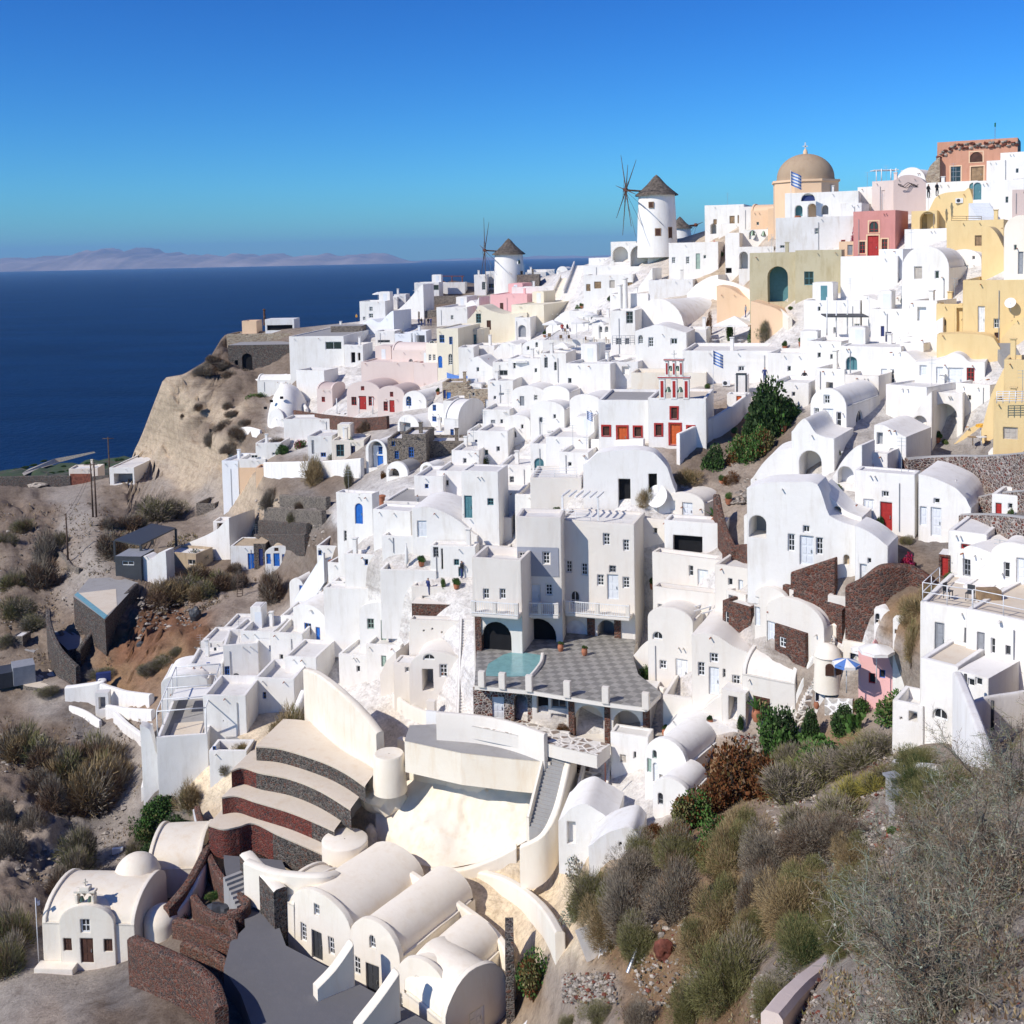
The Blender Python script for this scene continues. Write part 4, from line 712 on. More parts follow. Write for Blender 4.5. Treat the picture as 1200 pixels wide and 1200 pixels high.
# terraces
def terr(pts, z, h, lw, mats, lab):
    q = [onz(x, y, z) for x, y in pts]; t = thing('planted_terrace', lab, 'terrace', q[len(q) // 2], 'curved stone terraces above the courtyard'); sp = cat_rom(q, 5); wl = MB(); k0 = int(len(sp) * mats[2])
    for k in range(len(sp) - 1):
        a, b = sp[k], sp[k + 1]; wl.face([a - UP * h, b - UP * h, b - UP * .12, a - UP * .12], mats[0] if k < k0 else mats[1])
    o = wl.build('stone_face', t); ld = MB(); rows = [[], [], [], []]
    for k, p in enumerate(sp):
        a, b = sp[max(k - 1, 0)], sp[min(k + 1, len(sp) - 1)]; d = Vector((b.x - a.x, b.y - a.y, 0)).normalized(); n = Vector((.22, .975, 0)); rows[0].append(p - UP * .14 - n * .03); rows[1].append(p - UP * .0 - n * .07); rows[2].append(p + n * .3 + UP * .03); rows[3].append(p + n * lw + UP * .02)
    ld.grid(rows, 'floorcream'); ld.build('ledge', t)
terr([(300, 874), (330, 877), (375, 891), (403, 904), (428, 921)], -40.7, 1.35, 5.5, ('darkstone', 'darkstone', .5), 'topmost curved stone terrace under the tall cream wall')
terr([(271, 903), (285, 899), (305, 905), (340, 912), (375, 926), (411, 948)], -42.0, 1.7, 3.6, ('maroonstone', 'darkstone', .36), 'second curved stone terrace from the top')
terr([(260, 934), (278, 932), (300, 939), (337, 950), (365, 961), (392, 973)], -43.5, 1.7, 3.4, ('maroonstone', 'darkstone', .8), 'third curved terrace with a red rounded end')
terr([(244, 966), (262, 971), (280, 968), (298, 964), (325, 977), (355, 990), (386, 1004)], -45.0, 2.5, 3.6, ('maroonstone', 'darkstone', .62), 'lowest curved terrace with the tallest red rounded wall')
wallrun(pxs('432,925 418,940 402,965 392,990 388,1010'), [.7, .8, .8, .8, .6], .9, 'creamwhite', 'cream edge wall closing the right ends of the curved terraces', 'parapet_wall')
b = MB(); c0 = onz(404, 983, -44.0); b.lathe(c0, [(1.75, -3.6), (1.75, -.05), (1.6, .05), (.05, .02)], 'creamwhite', 28); tag(b.build('round_bastion', None, c0), 'round cream bastion with a hole in its top beside the terraces', 'bastion'); 
rock(436, 1000, 24, 42, 'cream', 'pointed cream painted rock beside the round bastion', 8)
rock(376, 922, 14, 14, 'dark', 'black boulder on the second curved terrace', 4); rock(385, 955, 18, 10, 'rockgrey', 'grey stone heap on the third curved terrace', 5)
wallrun(pxs('232,965 240,1000 244,1016'), [1.6, 1.8, 1.6], .5, 'redstone', 'narrow red rubble ramp wall left of the lowest terrace', 'ramp_wall')
# tall cream wall + pale rock wall
wallrun(pxs('362,862,97 378,868,94 405,884,90 432,902,87.5 447,918,86'), [6.2, 6.0, 5.4, 4.6, 4.2], .7, 'cream', 'tall curved cream wall below the white village', 'retaining_wall', down=2)
wallrun(pxs('357,845 340,862 325,868'), [3, 1.5, .8], .6, 'white', 'stepped white wall at the left end of the tall cream wall', 'retaining_wall')
for x, y, w_, k, h_ in ((340, 868, 44, 'gold', 44), (352, 850, 34, 'olive', 34), (325, 862, 26, 'brown', 22)): shrub(x, y, w_, k, {'gold': 'dry golden shrub hanging over the topmost terrace', 'olive': 'olive shrub beside the tall cream wall', 'brown': 'brown bush at the left end of the topmost terrace'}[k], h_)
wallrun(pxs('470,905 500,914 540,921 580,926 615,930 638,936'), [3.0, 3.1, 3.2, 3.2, 3.1, 3.0], .6, 'cream', 'long smooth cream retaining wall above the pale rock face', 'retaining_wall', down=.6)
b = MB(); c0 = onz(457, 922, -41.3); b.lathe(c0, [(1.35, -.3), (1.2, 2.6), (1.12, 2.72), (.05, 2.7)], 'cream', 28); tag(b.build('round_bastion', None, c0), 'round cream bastion at the left end of the long retaining wall', 'bastion')
rock(452, 948, 56, 46, 'cream', 'cream painted rock bulge at the foot of the tall round bastion', 14)
tag(platform([onz(x, y, -37.2) for x, y in ((474, 868), (480, 850), (520, 848), (590, 860), (668, 874), (645, 893), (600, 889), (540, 882))], 'concrete', 'cream', '', 'walkway', 'walkway', 2.5, smooth=False), 'grey walkway behind the long cream retaining wall', 'walkway')
wallrun([onz(x, y, -37.2) for x, y in ((500, 846), (540, 850), (590, 858), (640, 868), (668, 872))], .95, .4, 'white2', 'low white wall with dark lamps behind the grey walkway', 'parapet_wall', down=.5)
A, B_ = onz(631, 975, -41.2), onz(652, 888, -37.0); stairs(A, B_, 1.5, 19, 'concrete', 'long dark grey staircase beside the pale rock face', wallh=.9, walls='L', wmat='creamwhite')
wallrun([onz(x, y, z) for x, y, z in ((610, 1005, -42.4), (634, 994, -41.6), (650, 970, -40.6), (660, 935, -39.2), (667, 905, -38.0), (672, 884, -37.2))], [.9, 1.0, 1.1, 1.1, 1.1, 1.0], .5, 'creamwhite', 'rounded cream parapet hugging the right side of the dark staircase', 'parapet_wall', down=2.5)
# pale painted rock face: lumps
rg = random.Random(3)
mb = MB(); rows = []
for j in range(26):
    row = []
    for i in range(60):
        x = 440 + i * 3.6; f = j / 25; xx = x + (f * 25 if i < 30 else f * 10); yb_ = np.interp(x, [440, 480, 520, 560, 600, 652], [985, 1008, 1016, 1008, 992, 962]); y = 912 + (yb_ - 912) * f + (0 if x > 470 else 5)
        p = P(x, y); h = noise.fractal(p * .28, 1, 2.1, 5) * .8 + abs(noise.noise(p * .9)) * .5 + noise.noise(p * 3) * .07; d = Vector((p.x, p.y, 0)).normalized(); row.append(p - d * (h * math.sin(math.pi * min(1, max(0, f))) ** .5 * .8 + .35))
    rows.append(row)
mb.grid(rows, 'cream'); tag(mb.build('painted_rock'), 'smooth cream painted rock face below the long retaining wall', 'rock face', None, 'structure')
B = dict(name='white_house', cat='house')
# ---------------- far left: castle end of the village
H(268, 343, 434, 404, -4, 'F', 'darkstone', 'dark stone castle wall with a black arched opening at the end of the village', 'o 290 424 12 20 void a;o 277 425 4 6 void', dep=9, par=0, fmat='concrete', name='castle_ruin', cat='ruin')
H(266, 342, 405, 391, -4, 'F', 'tanstone', 'pale plastered upper castle wall above the dark stone', '', dep=8, par=.3, fmat='concrete', name='castle_ruin', cat='ruin')
H(284, 301, 393, 376, -5, 'F', 'peach', 'small ruined peach hut on top of the castle', '', dep=4, name='ruined_hut', cat='ruin')
H(311, 345, 387, 374, -3, 'F', 'white2', 'white shed roof with dark openings on top of the castle', 'o 328 384 30 6 void', dep=5, par=0, name='shed', cat='shed', fmat='white2')
chimney(310, 376, 2.4, 'tall red brick chimney on the castle ruin', .6, 'redstone')
H(340, 404, 434, 394, -8, 'F', 'white', 'large blank white house with a grey flat roof beside the castle', 'w 391 405 19 9 void', yk=382, dep=9, fmat='concrete', par=.15, **B)
H(388, 425, 402, 382, -3, 'F', 'greystone', 'low grey rubble wall behind the large blank white house', '', dep=5, par=0, fmat='concrete', name='stone_ruin', cat='ruin')
H(404, 426, 428, 404, -10, 'F', 'white', 'small white house with tall openings beside the red bougainvillea', 'o 414 419 5 12 void;o 421 418 3 9 void', **B)
shrub(398, 402, 62, 'red', 'long dark red bougainvillea along the roof of the large blank white house', 9); shrub(383, 425, 14, 'olive', 'olive bush at the foot of the blank white house')
H(302, 341, 460, 446, -8, 'H', 'white', 'low white vaulted store below the castle wall', '', dep=4, **B)
# white boulder-like dome house
t = thing('domed_house', 'rounded white cave house like a smooth boulder with small vent holes', 'house', P(328, 500)); mb = MB(); c0 = P(330, 503); k = c0.y / F
mb.grid([[c0 + Vector((math.cos(a) * 27 * k * math.cos(e) * (1 + .08 * math.sin(a * 3)), 6 + math.sin(a) * 6.0 * math.cos(e), -2 + math.sin(e) * (49 * k + 2))) for a in [j * math.pi / 14 for j in range(28)]] for e in [R(q) for q in (0, 12, 25, 40, 55, 68, 80, 89)]], 'white', True, True); mb.build('shell', t)
for x, y in ((318, 470), (330, 466), (311, 478), (324, 481), (335, 484)):
    p = P(x, y, c0.y + 1.5); b = MB(); b.lathe(p, [(.3, -.2), (.3, .2), (.02, .21)], 'void', 8); b.build('vent', t)
H(316, 333, 503, 479, -25, 'V', 'white', 'little vaulted porch at the foot of the rounded white cave house', 'o 328 497 7 8 void', dep=4, **B)
H(348, 381, 468, 434, -20, 'F', 'white', 'white open-topped water cistern with a dark hollow top', '', dep=5, par=1.6, fmat='concrete', name='cistern', cat='cistern')
H(333, 390, 513, 491, -6, 'F', 'white', 'long plain white house beneath the red stone terrace', '', dep=5, **B)
wallrun(pxs('285,452 300,450 318,447 336,444'), 1.0, .4, 'white', 'white parapet curving under the castle arch', 'parapet_wall')
wallrun(pxs('305,450 322,452 340,462 352,474 360,486'), 1.1, .5, 'white', 'rounded white wall winding behind the cave house', 'parapet_wall')
# pinkish vaulted group
H(424, 485, 456, 424, -14, 'F', 'pinkish', 'large blank pinkish house block', '', yk=417, par=.2, fmat='pinkish', name='pinkish_house', cat='house')
H(460, 501, 446, 411, -20, 'H', 'pinkish', 'pinkish house with a round window and pitched vault', 'w 481.5 423 5 5 glass a', dep=5, name='pinkish_house', cat='house')
H(485, 513, 452, 425, -20, 'F', 'pinkish', 'small pinkish house left of the tall butter-coloured house', 'w 494 430 3 12 red', dep=5, name='pinkish_house', cat='house')
H(372, 390, 481, 456, -18, 'H', 'pinkish', 'left end of the pinkish vaulted row with one small red window', 'w 379 468 4 6 red', dep=5, rise=.2, rmat='mauve', name='pinkish_house', cat='house')
H(407, 447, 483, 447, -18, 'V', 'pinkish', 'middle pinkish vault with a red double door', 'd 425 472 9 16 red;w 415 470 6 10 red;w 435 470 6 11 red;w 425 455 4 5 red', rise=.3, dep=8, rmat='mauve', name='pinkish_house', cat='house')
H(443, 474, 484, 452, -18, 'V', 'pinkish', 'right pinkish vault with a red door and square red window', 'd 459.5 476 6 14 red;w 452 476 5 11 red;w 459 462 4 6 red', rise=.3, dep=7, rmat='mauve', name='pinkish_house', cat='house')
for x in (395, 421, 437): p = P(x, 485); b = MB(); b.tube([p, p + UP * 2.6], .09, 'frame', 6); tag(b.build('pergola_post', None, p), 'slim pale post in front of the pinkish vaults', 'post', 'posts before the pinkish vaults')
wallrun(pxs('345,494 375,499 405,503 425,505 455,503'), 2.0, .5, 'redstone', 'red rubble terrace wall below the pinkish vaults', 'stone_wall')
tag(platform([P(345, 488), P(380, 482), P(470, 484), P(470, 492), P(420, 494)], 'floorcream', 'redstone', '', 'terrace', 'terrace', 1.2, smooth=False), 'paved terrace in front of the pinkish vaults', 'terrace')
for i, x in enumerate((396, 403, 412)): lounger(P(x, 486), 20, 'white lounger on the terrace of the pinkish vaults', 'loungers at the pinkish vaults')
# blue-windowed group
H(472, 500, 480, 458, -22, 'V', 'white', 'stone-fronted vault with a bright blue arched window', 'w 479 470 6 11 blue a', rise=.4, dep=8, **B)
H(502, 526, 499, 472, -30, 'V', 'white', 'white vault with small blue windows stacked on its gable', 'w 509 478 4 7 blue;w 509 491 5 6 blue;w 516.5 492 3 6 blue', rise=.35, dep=8, **B)
H(466, 492, 509, 486, -40, 'V', 'white', 'white vault with a grey garage-like opening', 'o 475 501 13 12 grey', rise=.42, dep=7, **B)
H(521, 538, 521, 491, -25, 'H', 'white', 'white house with a sloping roof and slim blue shutters', 'w 530 509 4 12 blue', yk=480, dep=8, **B)
H(497, 522, 517, 506, -15, 'F', 'white', 'low white porch with a bright blue double door', 'd 515 511 7 11 blue', dep=4, **B)
H(455, 475, 546, 514, -6, 'F', 'greystone', 'stone house front with the left pair of blue windows', 'w 465 533 5 9 blue;w 461 520 4 6 blue', dep=6, name='stone_house', cat='house', fmat='floorwhite')
H(472, 500, 547, 509, -6, 'F', 'greystone', 'tall grey stone house with one large bright blue window', 'w 482 530 6 12 blue;w 498 544 5 5 blue', dep=6, name='stone_house', cat='house')
H(500, 548, 534, 517, -6, 'F', 'greystone', 'low grey stone house with a blue door on the right', 'd 515 523 5 13 blue', dep=5, name='stone_house', cat='house')
H(429, 454, 549, 515, -22, 'V', 'white', 'tall white arched vault with blue shutters inside its deep arch', 'o 441 533 17 32 cool a', rise=.5, dep=6, **B)
w_ = MB(); 
H(438, 450, 549, 522, -22, 'F', 'cool', 'recessed blue-shuttered wall inside the tall white arch', 'w 446 528 5 9 blue;d 447 540 7 12 blue', dep=1, dm=1.6, name='wall_niche', cat='house')
H(453, 478, 560, 541, -25, 'V', 'white', 'small white arch with a brown barrel roof', 'o 462 554 12 10 greystone a', rise=.45, dep=6, rmat='concrete', **B)
H(492, 509, 558, 542, -25, 'V', 'white', 'smallest white arch near the stone steps', 'o 500 551 9 11 cool a', rise=.45, dep=3, **B)
H(361, 390, 541, 511, -8, 'F', 'white2', 'square white house with one low blue window', 'w 379 533 6 5 blue;d 367 524 3 16 grey', dep=6, **B)
H(389, 427, 537, 516, -5, 'F', 'creamwhite', 'low cream house with a tall blue-paned window', 'w 399 528 9 14 teal;w 414 527 5 9 navy', dep=6, **B)
wallrun(pxs('311,556 345,557 390,557 425,558'), [1.9, 2.0, 2.1, 2.4], .5, 'white', 'long white boundary wall above the dry rubble terraces', 'boundary_wall')
H(300, 312, 562, 548, 0, 'F', 'peach', 'short peach-coloured wall block at the left end of the long boundary wall', '', dep=3, name='wall_block', cat='wall')
H(262, 281, 594, 540, -12, 'F', 'cool', 'tall narrow bluish white building on the cliff edge', '', dep=7, **B)
H(281, 312, 556, 538, -4, 'F', 'white', 'low white house behind the peach wall on the cliff edge', 'w 298 535 8 4 void', dep=5, **B)
H(300, 330, 537, 519, -5, 'F', 'white', 'small white building with a slot window below the grey terraces', 'w 322 532 6 3 void', dep=5, **B)
wallrun(pxs('258,515 272,511 290,508 306,512'), 1.2, .4, 'white', 'low white wall above the cliff shrubs', 'boundary_wall')
H(281, 300, 566, 548, -4, 'F', 'peach', 'peach plastered retaining block on the cliff edge', '', dep=3, name='wall_block', cat='wall')
# houses on the skyline left
H(422, 452, 378, 353, -8, 'F', 'white', 'white skyline house with two dark square windows overlooking the sea', 'w 435 362 4 5 glass;w 435 370 5 5 glass;w 427 373 3 4 glass', dep=7, **B)
H(452, 466, 362, 348, -5, 'F', 'white', 'white skyline cube right behind the house with two dark windows', '', dep=5, **B); H(462, 476, 360, 345, -5, 'F', 'white2', 'off-white skyline cube with a small parapet facing the sea', 'w 468 352 3 3 glass', dep=5, **B)
umbrella(443, 352, 13, 'thin parasol on the roof of the seaside skyline house', pole=1.5)
H(426, 462, 392, 372, -30, 'T', 'cool', 'white stair building with diagonal parapets beside the skyline house', '', top='426,378 435,374 445,378 455,368 462,364', dep=6, **B)
H(462, 497, 374, 338, -22, 'T', 'white', 'long white building whose parapet climbs diagonally to the ridge', '', top='462,366 472,358 480,350 490,338 497,333', dep=5, **B)
H(486, 515, 352, 331, -5, 'F', 'white', 'white ridge house with a wide grey shaded front', 'w 508 337 14 6 grey', dep=6, **B)  # grey window strip here is the front's shade put into colour
stairs(P(432, 392), P(458, 372), 2.6, 14, 'cool', 'broad bluish white steps between diagonal parapets')
H(440, 463, 404, 388, -10, 'F', 'white', 'white terrace house with a slatted bench front', 'w 450 400 14 3 grey', dep=5, **B)
H(463, 482, 410, 391, -8, 'F', 'cool', 'plain bluish white cube above the dark green bush', '', dep=5, **B)
H(484, 500, 408, 388, -10, 'F', 'cool', 'bluish white house with a grey shaded recess', 'o 493 399 10 12 grey', dep=4, **B)
shrub(472, 403, 20, 'olive', 'dark olive bush below the plain bluish white cube', 16)
H(512, 548, 382, 360, -12, 'F', 'white', 'wide white flat-roofed house beneath the rubble terraces', 'w 530 372 3 5 glass', yk=354, **B); H(546, 562, 372, 352, -20, 'T', 'white', 'white block with a swooping parapet next to the pink house', '', top='546,356 552,352 558,354 562,348', **B)
wallrun(pxs('486,360 505,357 525,356 545,356'), 1.8, .5, 'greystone', 'upper brown rubble terrace wall under the ridge', 'stone_wall'); wallrun(pxs('490,374 510,372 530,370'), 1.6, .5, 'greystone', 'lower brown rubble terrace wall under the ridge', 'stone_wall')
H(508, 545, 343, 331, -4, 'F', 'white2', 'low whitewashed ruin wall with a brown pergola on the ridge', '', dep=5, par=.6, name='ruined_house', cat='ruin')
t = thing('pergola', 'rust brown pergola on the ridge beside the small windmill', 'pergola', P(528, 338)); 
for x in (517, 530, 542): p = P(x, 340); b = MB(); b.tube([p, p + UP * 3.2], .12, 'rust', 6); b.build('post', t)
b = MB(); b.box(P(515, 340) + UP * 3.2, P(544, 340) - P(515, 340), Vector((0, 3, 0)), UP * .15, 'rust'); b.build('top', t)
rock(514, 336, 22, 8, 'rust', 'heap of rust brown rubble on the ridge', 6)
H(556, 570, 346, 322, -5, 'F', 'white', 'white ridge house just left of the small windmill', 'w 567 335 4 9 grey', dep=6, **B); H(569, 582, 342, 318, -5, 'F', 'white2', 'white ridge house with a bright blue window strip', 'w 576 335 9 5 blue', dep=5, dm=3, **B)
for i, x in enumerate((491, 494, 498, 502, 505)): person(P(x, 382), ['person in dark clothes leading the walkers on the lane under the rubble terraces', 'person in black second in the line of walkers', 'person in navy in the middle of the line of walkers', 'person in dark trousers fourth in the line of walkers', 'person at the right end of the line of walkers'][i], rnd.uniform(0, 6), 'black' if i % 2 else 'navy')
person(P(418, 377), 'person in a yellow top standing on the grey roof left of the skyline house', 1, 'yellow')
# pink + butter houses in the middle
H(575, 618, 370, 345, -16, 'F', 'pink', 'bright pink house below the small windmill', 'w 588 359 4 8 darkwood', yk=341, par=.15, fmat='pink', name='pink_house', cat='house')
H(548, 618, 402, 361, -14, 'T', 'butter', 'cream house with a curving parapet in front of the pink house', 'w 561 373 6 11 teal;w 573 381 5 11 darkwood;w 621 378 1 1 glass', top='548,375 556,366 562,358 575,364 590,368 618,366', dep=7, name='cream_house', cat='house')
H(600, 638, 392, 357, -20, 'F', 'butter', 'tall blank cream house with one small window at its right end', 'w 621 378 6 7 glass', yk=352, par=.15, fmat='butter', name='cream_house', cat='house')
H(513, 538, 442, 385, -14, 'F', 'butter', 'three-storey butter-coloured house with blue square windows', 'w 518 397 6 9 blue;w 528.5 399 4 9 blue;w 504 418 3 6 glass;d 516 424 5 14 blue a;w 528 421 5 13 frame a', yk=379, par=.2, name='butter_house', cat='house')
H(500, 514, 444, 402, -16, 'F', 'creamwhite', 'slim cream wing left of the three-storey butter house', 'w 506 403 6 8 cool a;w 504 419 3 7 glass;w 509 419 3 7 glass', dep=6, **B)
H(536, 560, 420, 386, -24, 'T', 'butter', 'butter house end with a teal door and a sloping stair', 'd 555 400 7 16 teal', top='536,402 543,394 549,386 560,386', dep=5, name='butter_house', cat='house')
H(538, 556, 445, 407, -8, 'F', 'white', 'white house under the sloping butter stair', '', dep=5, **B); H(550, 580, 430, 405, -18, 'F', 'white', 'white house with one small dark window right of the butter houses', 'w 573 428 4 5 glass;w 557 421 3 4 glass', dep=6, **B)
H(578, 612, 425, 401, -22, 'T', 'white', 'swooping white parapet house right of the butter houses', '', top='578,412 586,404 596,401 606,404 612,402', dep=6, **B)
H(548, 578, 450, 418, -20, 'T', 'white', 'white house with an arched parapet above the blue canopy', 'w 560 433 3 5 glass', top='548,430 552,421 560,418 568,424 578,430', dep=5, **B)
H(578, 606, 450, 424, -12, 'F', 'white', 'white house with a slatted window above the purple vines', 'w 590 437 10 6 grey', dep=5, **B)
H(545, 576, 492, 456, -8, 'F', 'tanstone', 'brown stone house behind the bright blue gate', 'w 555 462 3 4 glass;w 571 479 4 22 paledoor', dep=5, name='stone_house', cat='house')
H(546, 560, 461, 444, -8, 'F', 'cool', 'white gate wall with a bright blue double gate', 'd 550.5 453 7 9 blue;d 557 453 4 9 blue', dep=.8, name='gate_wall', cat='gate')
stairs(P(568, 498), P(556, 461), 2.0, 16, 'concrete', 'grey flight of steps beside the brown stone house')
H(519, 548, 478, 448, -8, 'F', 'tanstone', 'tan ruined stone walls with blue doors under the laundry', 'd 526 465 5 11 blue;d 521 462 3 10 navy', dep=5, name='stone_house', cat='house')
b = MB(); p0, p1 = P(515, 441), P(557, 449); b.grid([[p0 + (p1 - p0) * t + UP * (1.2 - .5 * math.sin(math.pi * t)) for t in [i / 12 for i in range(13)]], [p0 + (p1 - p0) * t + UP * (.2 - .5 * math.sin(math.pi * t) + .2 * math.sin(t * 40)) for t in [i / 12 for i in range(13)]]], 'awnblue', False); tag(b.build('hanging_cloth', None, p0), 'blue and violet cloth hung along the stone ruin', 'cloth')
chimney(509, 442, 1.6, 'stubby pale blue-white chimney beside the butter house', 1.4); 
# ---------------- houses over the dry cliff (left middle)
H(271, 300, 668, 640, -6, 'F', 'white2', 'cliffside white hut with a tall bright blue door', 'd 295 658 8 19 blue', dep=5, fmat='tanrock', par=.1, **B)
H(311, 346, 666, 640, -4, 'V', 'white2', 'cave house front with a row of small bright blue doors under rubble', 'd 315 655 5 12 blue;d 324.5 656 7 15 blue;d 333.5 656 5 13 blue;w 324 644 5 4 darkwood', dep=4, rise=.25, name='cave_house', cat='house', rmat='tanrock')
H(298, 312, 666, 637, -4, 'F', 'darkstone', 'dark stone pier between the blue-doored hut and the cave house', 'd 306 653 5 20 navy', dep=4, par=0, fmat='tanrock', name='stone_pier', cat='wall')
for i, (a, b_, h_) in enumerate((('300,640', '360,642', 1.8), ('305,622', '362,628', 1.6), ('312,606', '380,612', 1.5), ('330,590', '385,594', 1.3))): wallrun(pxs(a + ' ' + '%d,%d' % ((int(a[:3]) + int(b_[:3])) / 2, (int(a[4:]) + int(b_[4:])) / 2) + ' ' + b_), h_, .6, 'darkstone' if i < 2 else 'greystone', ['lowest dry-stone terrace wall above the cave house', 'second dry-stone terrace wall above the cave house', 'third dry-stone terrace wall above the cave house', 'topmost dry-stone terrace wall above the cave house'][i], 'stone_wall', down=1)
for s_, kd, lb in (('365,565,32,32', 'gold', 'large round dry shrub against the long white boundary wall'), ('407,570,18,28', 'olive', 'upright shrub at the right end of the long boundary wall'), ('318,592,34,20 352,598,24', 'grey', 'grey shrub among the dry-stone terraces'), ('345,610,28,14', 'brown', 'brown shrub among the dry-stone terraces'), ('318,705,44,40', 'grey', 'large grey shrub below the cave house doors'), ('390,540,14,10', 'pale', 'pale shrub on top of the long boundary wall')): shrubs(s_, kd, lb, 'shrubs among the dry-stone terraces' if ' ' in s_ else None)
shrub(352, 525, 22, 'pink', 'faded pink flowering shrub beside the square white house'); shrub(326, 525, 26, 'grey', 'dark rounded shrub left of the flowering shrub', 14); shrub(331, 532, 20, 'dark', 'dark green bush on the grey terrace below the white store', 12); shrub(412, 530, 14, 'green', 'small leafy palm-like plant beside the tall white arch', 18)
H(205, 270, 652, 633, -24, 'T', 'white', 'long smooth white cave roof sloping down toward the pergola', '', top='205,645 220,636 235,630 255,620 270,607', dep=6, **B)
H(250, 264, 622, 611, -5, 'F', 'white', 'white front with a dark square opening on the sloping cave roof', 'o 262 617 9 8 darkwood', dep=3, **B)
H(164, 196, 682, 650, -14, 'T', 'white', 'chunky white steps and benches beside the dark pergola', '', top='164,656 170,651 178,655 186,648 196,646', dep=2, **B)
H(192, 230, 664, 648, -20, 'F', 'tanrock', 'low tan annex with a white framed hatch', 'w 226 659 9 6 frame', dep=4, name='annex', cat='building', fmat='white2')
t = thing('pergola', 'dark grey flat pergola beside the white steps', 'pergola', P(140, 660)); zz = P(150, 660).z + 3.0
pts4 = [onz(134, 634, zz), onz(165, 640, zz), onz(206, 620, zz), onz(178, 615, zz)]; b = MB(); b.face([p + UP * .2 for p in pts4], 'dark'); b.face(pts4, 'dark'); 
for i in range(4): b.face([pts4[i], pts4[(i + 1) % 4], pts4[(i + 1) % 4] + UP * .2, pts4[i] + UP * .2], 'dark')
b.build('roof', t)
for q in pts4: b = MB(); b.cbox(q - UP * 3, .3, .3, 3, 'dark'); b.build('post', t)
H(136, 166, 676, 652, -8, 'F', 'dark', 'dark bar hut under the flat pergola', 'w 150 660 14 5 frame', dep=4, par=0, fmat='grey', name='bar_hut', cat='hut')
# infinity pool villa
zp = P(130, 712).z + 1.6; o4 = [onz(86, 699, zp), onz(123, 726, zp), onz(162, 683, zp), onz(140, 676, zp), onz(104, 678, zp)]
tag(platform(o4, 'concrete', 'darkstone', '', 'roof_terrace', 'terrace', 4.5, smooth=False), 'grey roof terrace with an infinity pool above dark stone walls', 'terrace')
b = MB(); b.face([onz(x, y, zp + .03) for x, y in ((92, 695), (124, 722), (137, 710), (136, 690))], 'floorcream'); tag(b.build('pool_deck', None, onz(110, 700, zp)), 'pale stone deck in the middle of the grey roof terrace', 'deck')
plain('poolwater', (.22, .42, .42), .08, .6); b = MB(); b.face([onz(x, y, zp + .06) for x, y in ((87, 697), (122, 725.5), (126, 721), (91, 694))], 'poolwater'); tag(b.build('swimming_pool', None, onz(100, 705, zp)), 'long thin pale infinity pool on the villa edge', 'pool')
wallrun(pxs('58,745 60,765 72,790 92,800'), [3.6, 3.6, 3.2, 2.0], .6, 'darkstone', 'curved dark stone wall of the lower sun terrace', 'stone_wall'); tag(platform([P(63, 737), P(66, 752), P(80, 768), P(93, 760), P(106, 740), P(96, 726), P(76, 724)], 'concrete', 'darkstone', '', 'sun_terrace', 'terrace', 3, smooth=False), 'lower sun terrace with low benches beside the dark villa', 'terrace')
wallrun(pxs('92,770 105,752 125,730 142,710 160,692'), 1.0, .6, 'darkstone', 'thin dark diagonal edge wall descending beside the pool villa', 'stone_wall')
tag(platform([P(2, 788), P(14, 780), P(48, 768), P(68, 784), P(58, 808), P(30, 806)], 'floorcream', 'greystone', '', 'parking_terrace', 'terrace', 2, smooth=False), 'pale beige parking terrace at the left edge', 'terrace')
t = thing('shade_structure', 'dark slatted shade frames at the left edge of the pale terrace', 'shade', P(18, 800)); b = MB(); b.cbox(P(14, 800), 3.6, 3, 1.8, 'dark', .5); b.build('frame', t); b = MB(); b.cbox(P(28, 798), 2.4, 2.6, 2.2, 'grey', .5); b.build('panel', t)
H(15, 27, 758, 746, -5, 'F', 'greystone', 'small grey concrete pump box in the dry field', '', dep=2, par=.1, name='pump_box', cat='box')
tag(platform([P(12, 762), P(40, 762), P(50, 752), P(30, 749)], 'concrete', 'concrete', '', 'field_slab', 'slab', .5, smooth=False), 'grey slab with a low rim around the pump box', 'slab')
wallrun(pxs('50,634 62,646 75,656 84,668 94,672'), .8, .4, 'greystone', 'low stone wall curving along the dirt track', 'stone_wall'); 
# villas at the plateau edge
H(129, 158, 568, 548, -4, 'F', 'white', 'low white villa at the foot of the pale cliff', 'o 145 561 22 12 grey', yk=532, dep=10, par=.2, **B)
q_ = coastz(95, 555); H(81, 115, 559, 549, 4, 'F', 'creamwhite', 'long low white house on the coastal plain', '', Y=240, dep=5, **B)
wallrun([P(0, 567, 224), P(40, 566, 224), P(83, 566, 224)], 1.5, .6, 'darkstone', 'dark stone boundary wall along the plateau edge', 'stone_wall'); wallrun([P(83, 566, 224), P(100, 566, 224), P(108, 566, 224)], 1.9, .3, 'rust', 'rust brown gate beside the dark boundary wall', 'gate', 'gate'); wallrun([P(108, 567, 224), P(128, 565, 224)], 1.5, .5, 'darkstone', 'short dark wall right of the rust gate', 'stone_wall', n=3)
t = thing('parked_car', 'small bright red car parked by the plateau wall', 'car', P(56, 570)); b = MB(); b.cbox(P(56, 570) + UP * .3, 3.4, 1.6, .7, 'brightred'); b.cbox(P(56, 570) + UP * 1.0, 1.9, 1.4, .5, 'glass'); b.build('body', t)
for dx in (-1.1, 1.1):
    w_ = MB(); p = P(56, 570) + Vector((dx, -.8, .33)); w_.tube([p, p + Vector((0, .2, 0))], .33, 'black', 12); w_.build('wheel', t)
H(60, 69, 571, 562, 0, 'F', 'frame', 'white box trailer parked beside the red car', '', dep=3, par=0, fmat='frame', name='box_trailer', cat='trailer', down=.2)
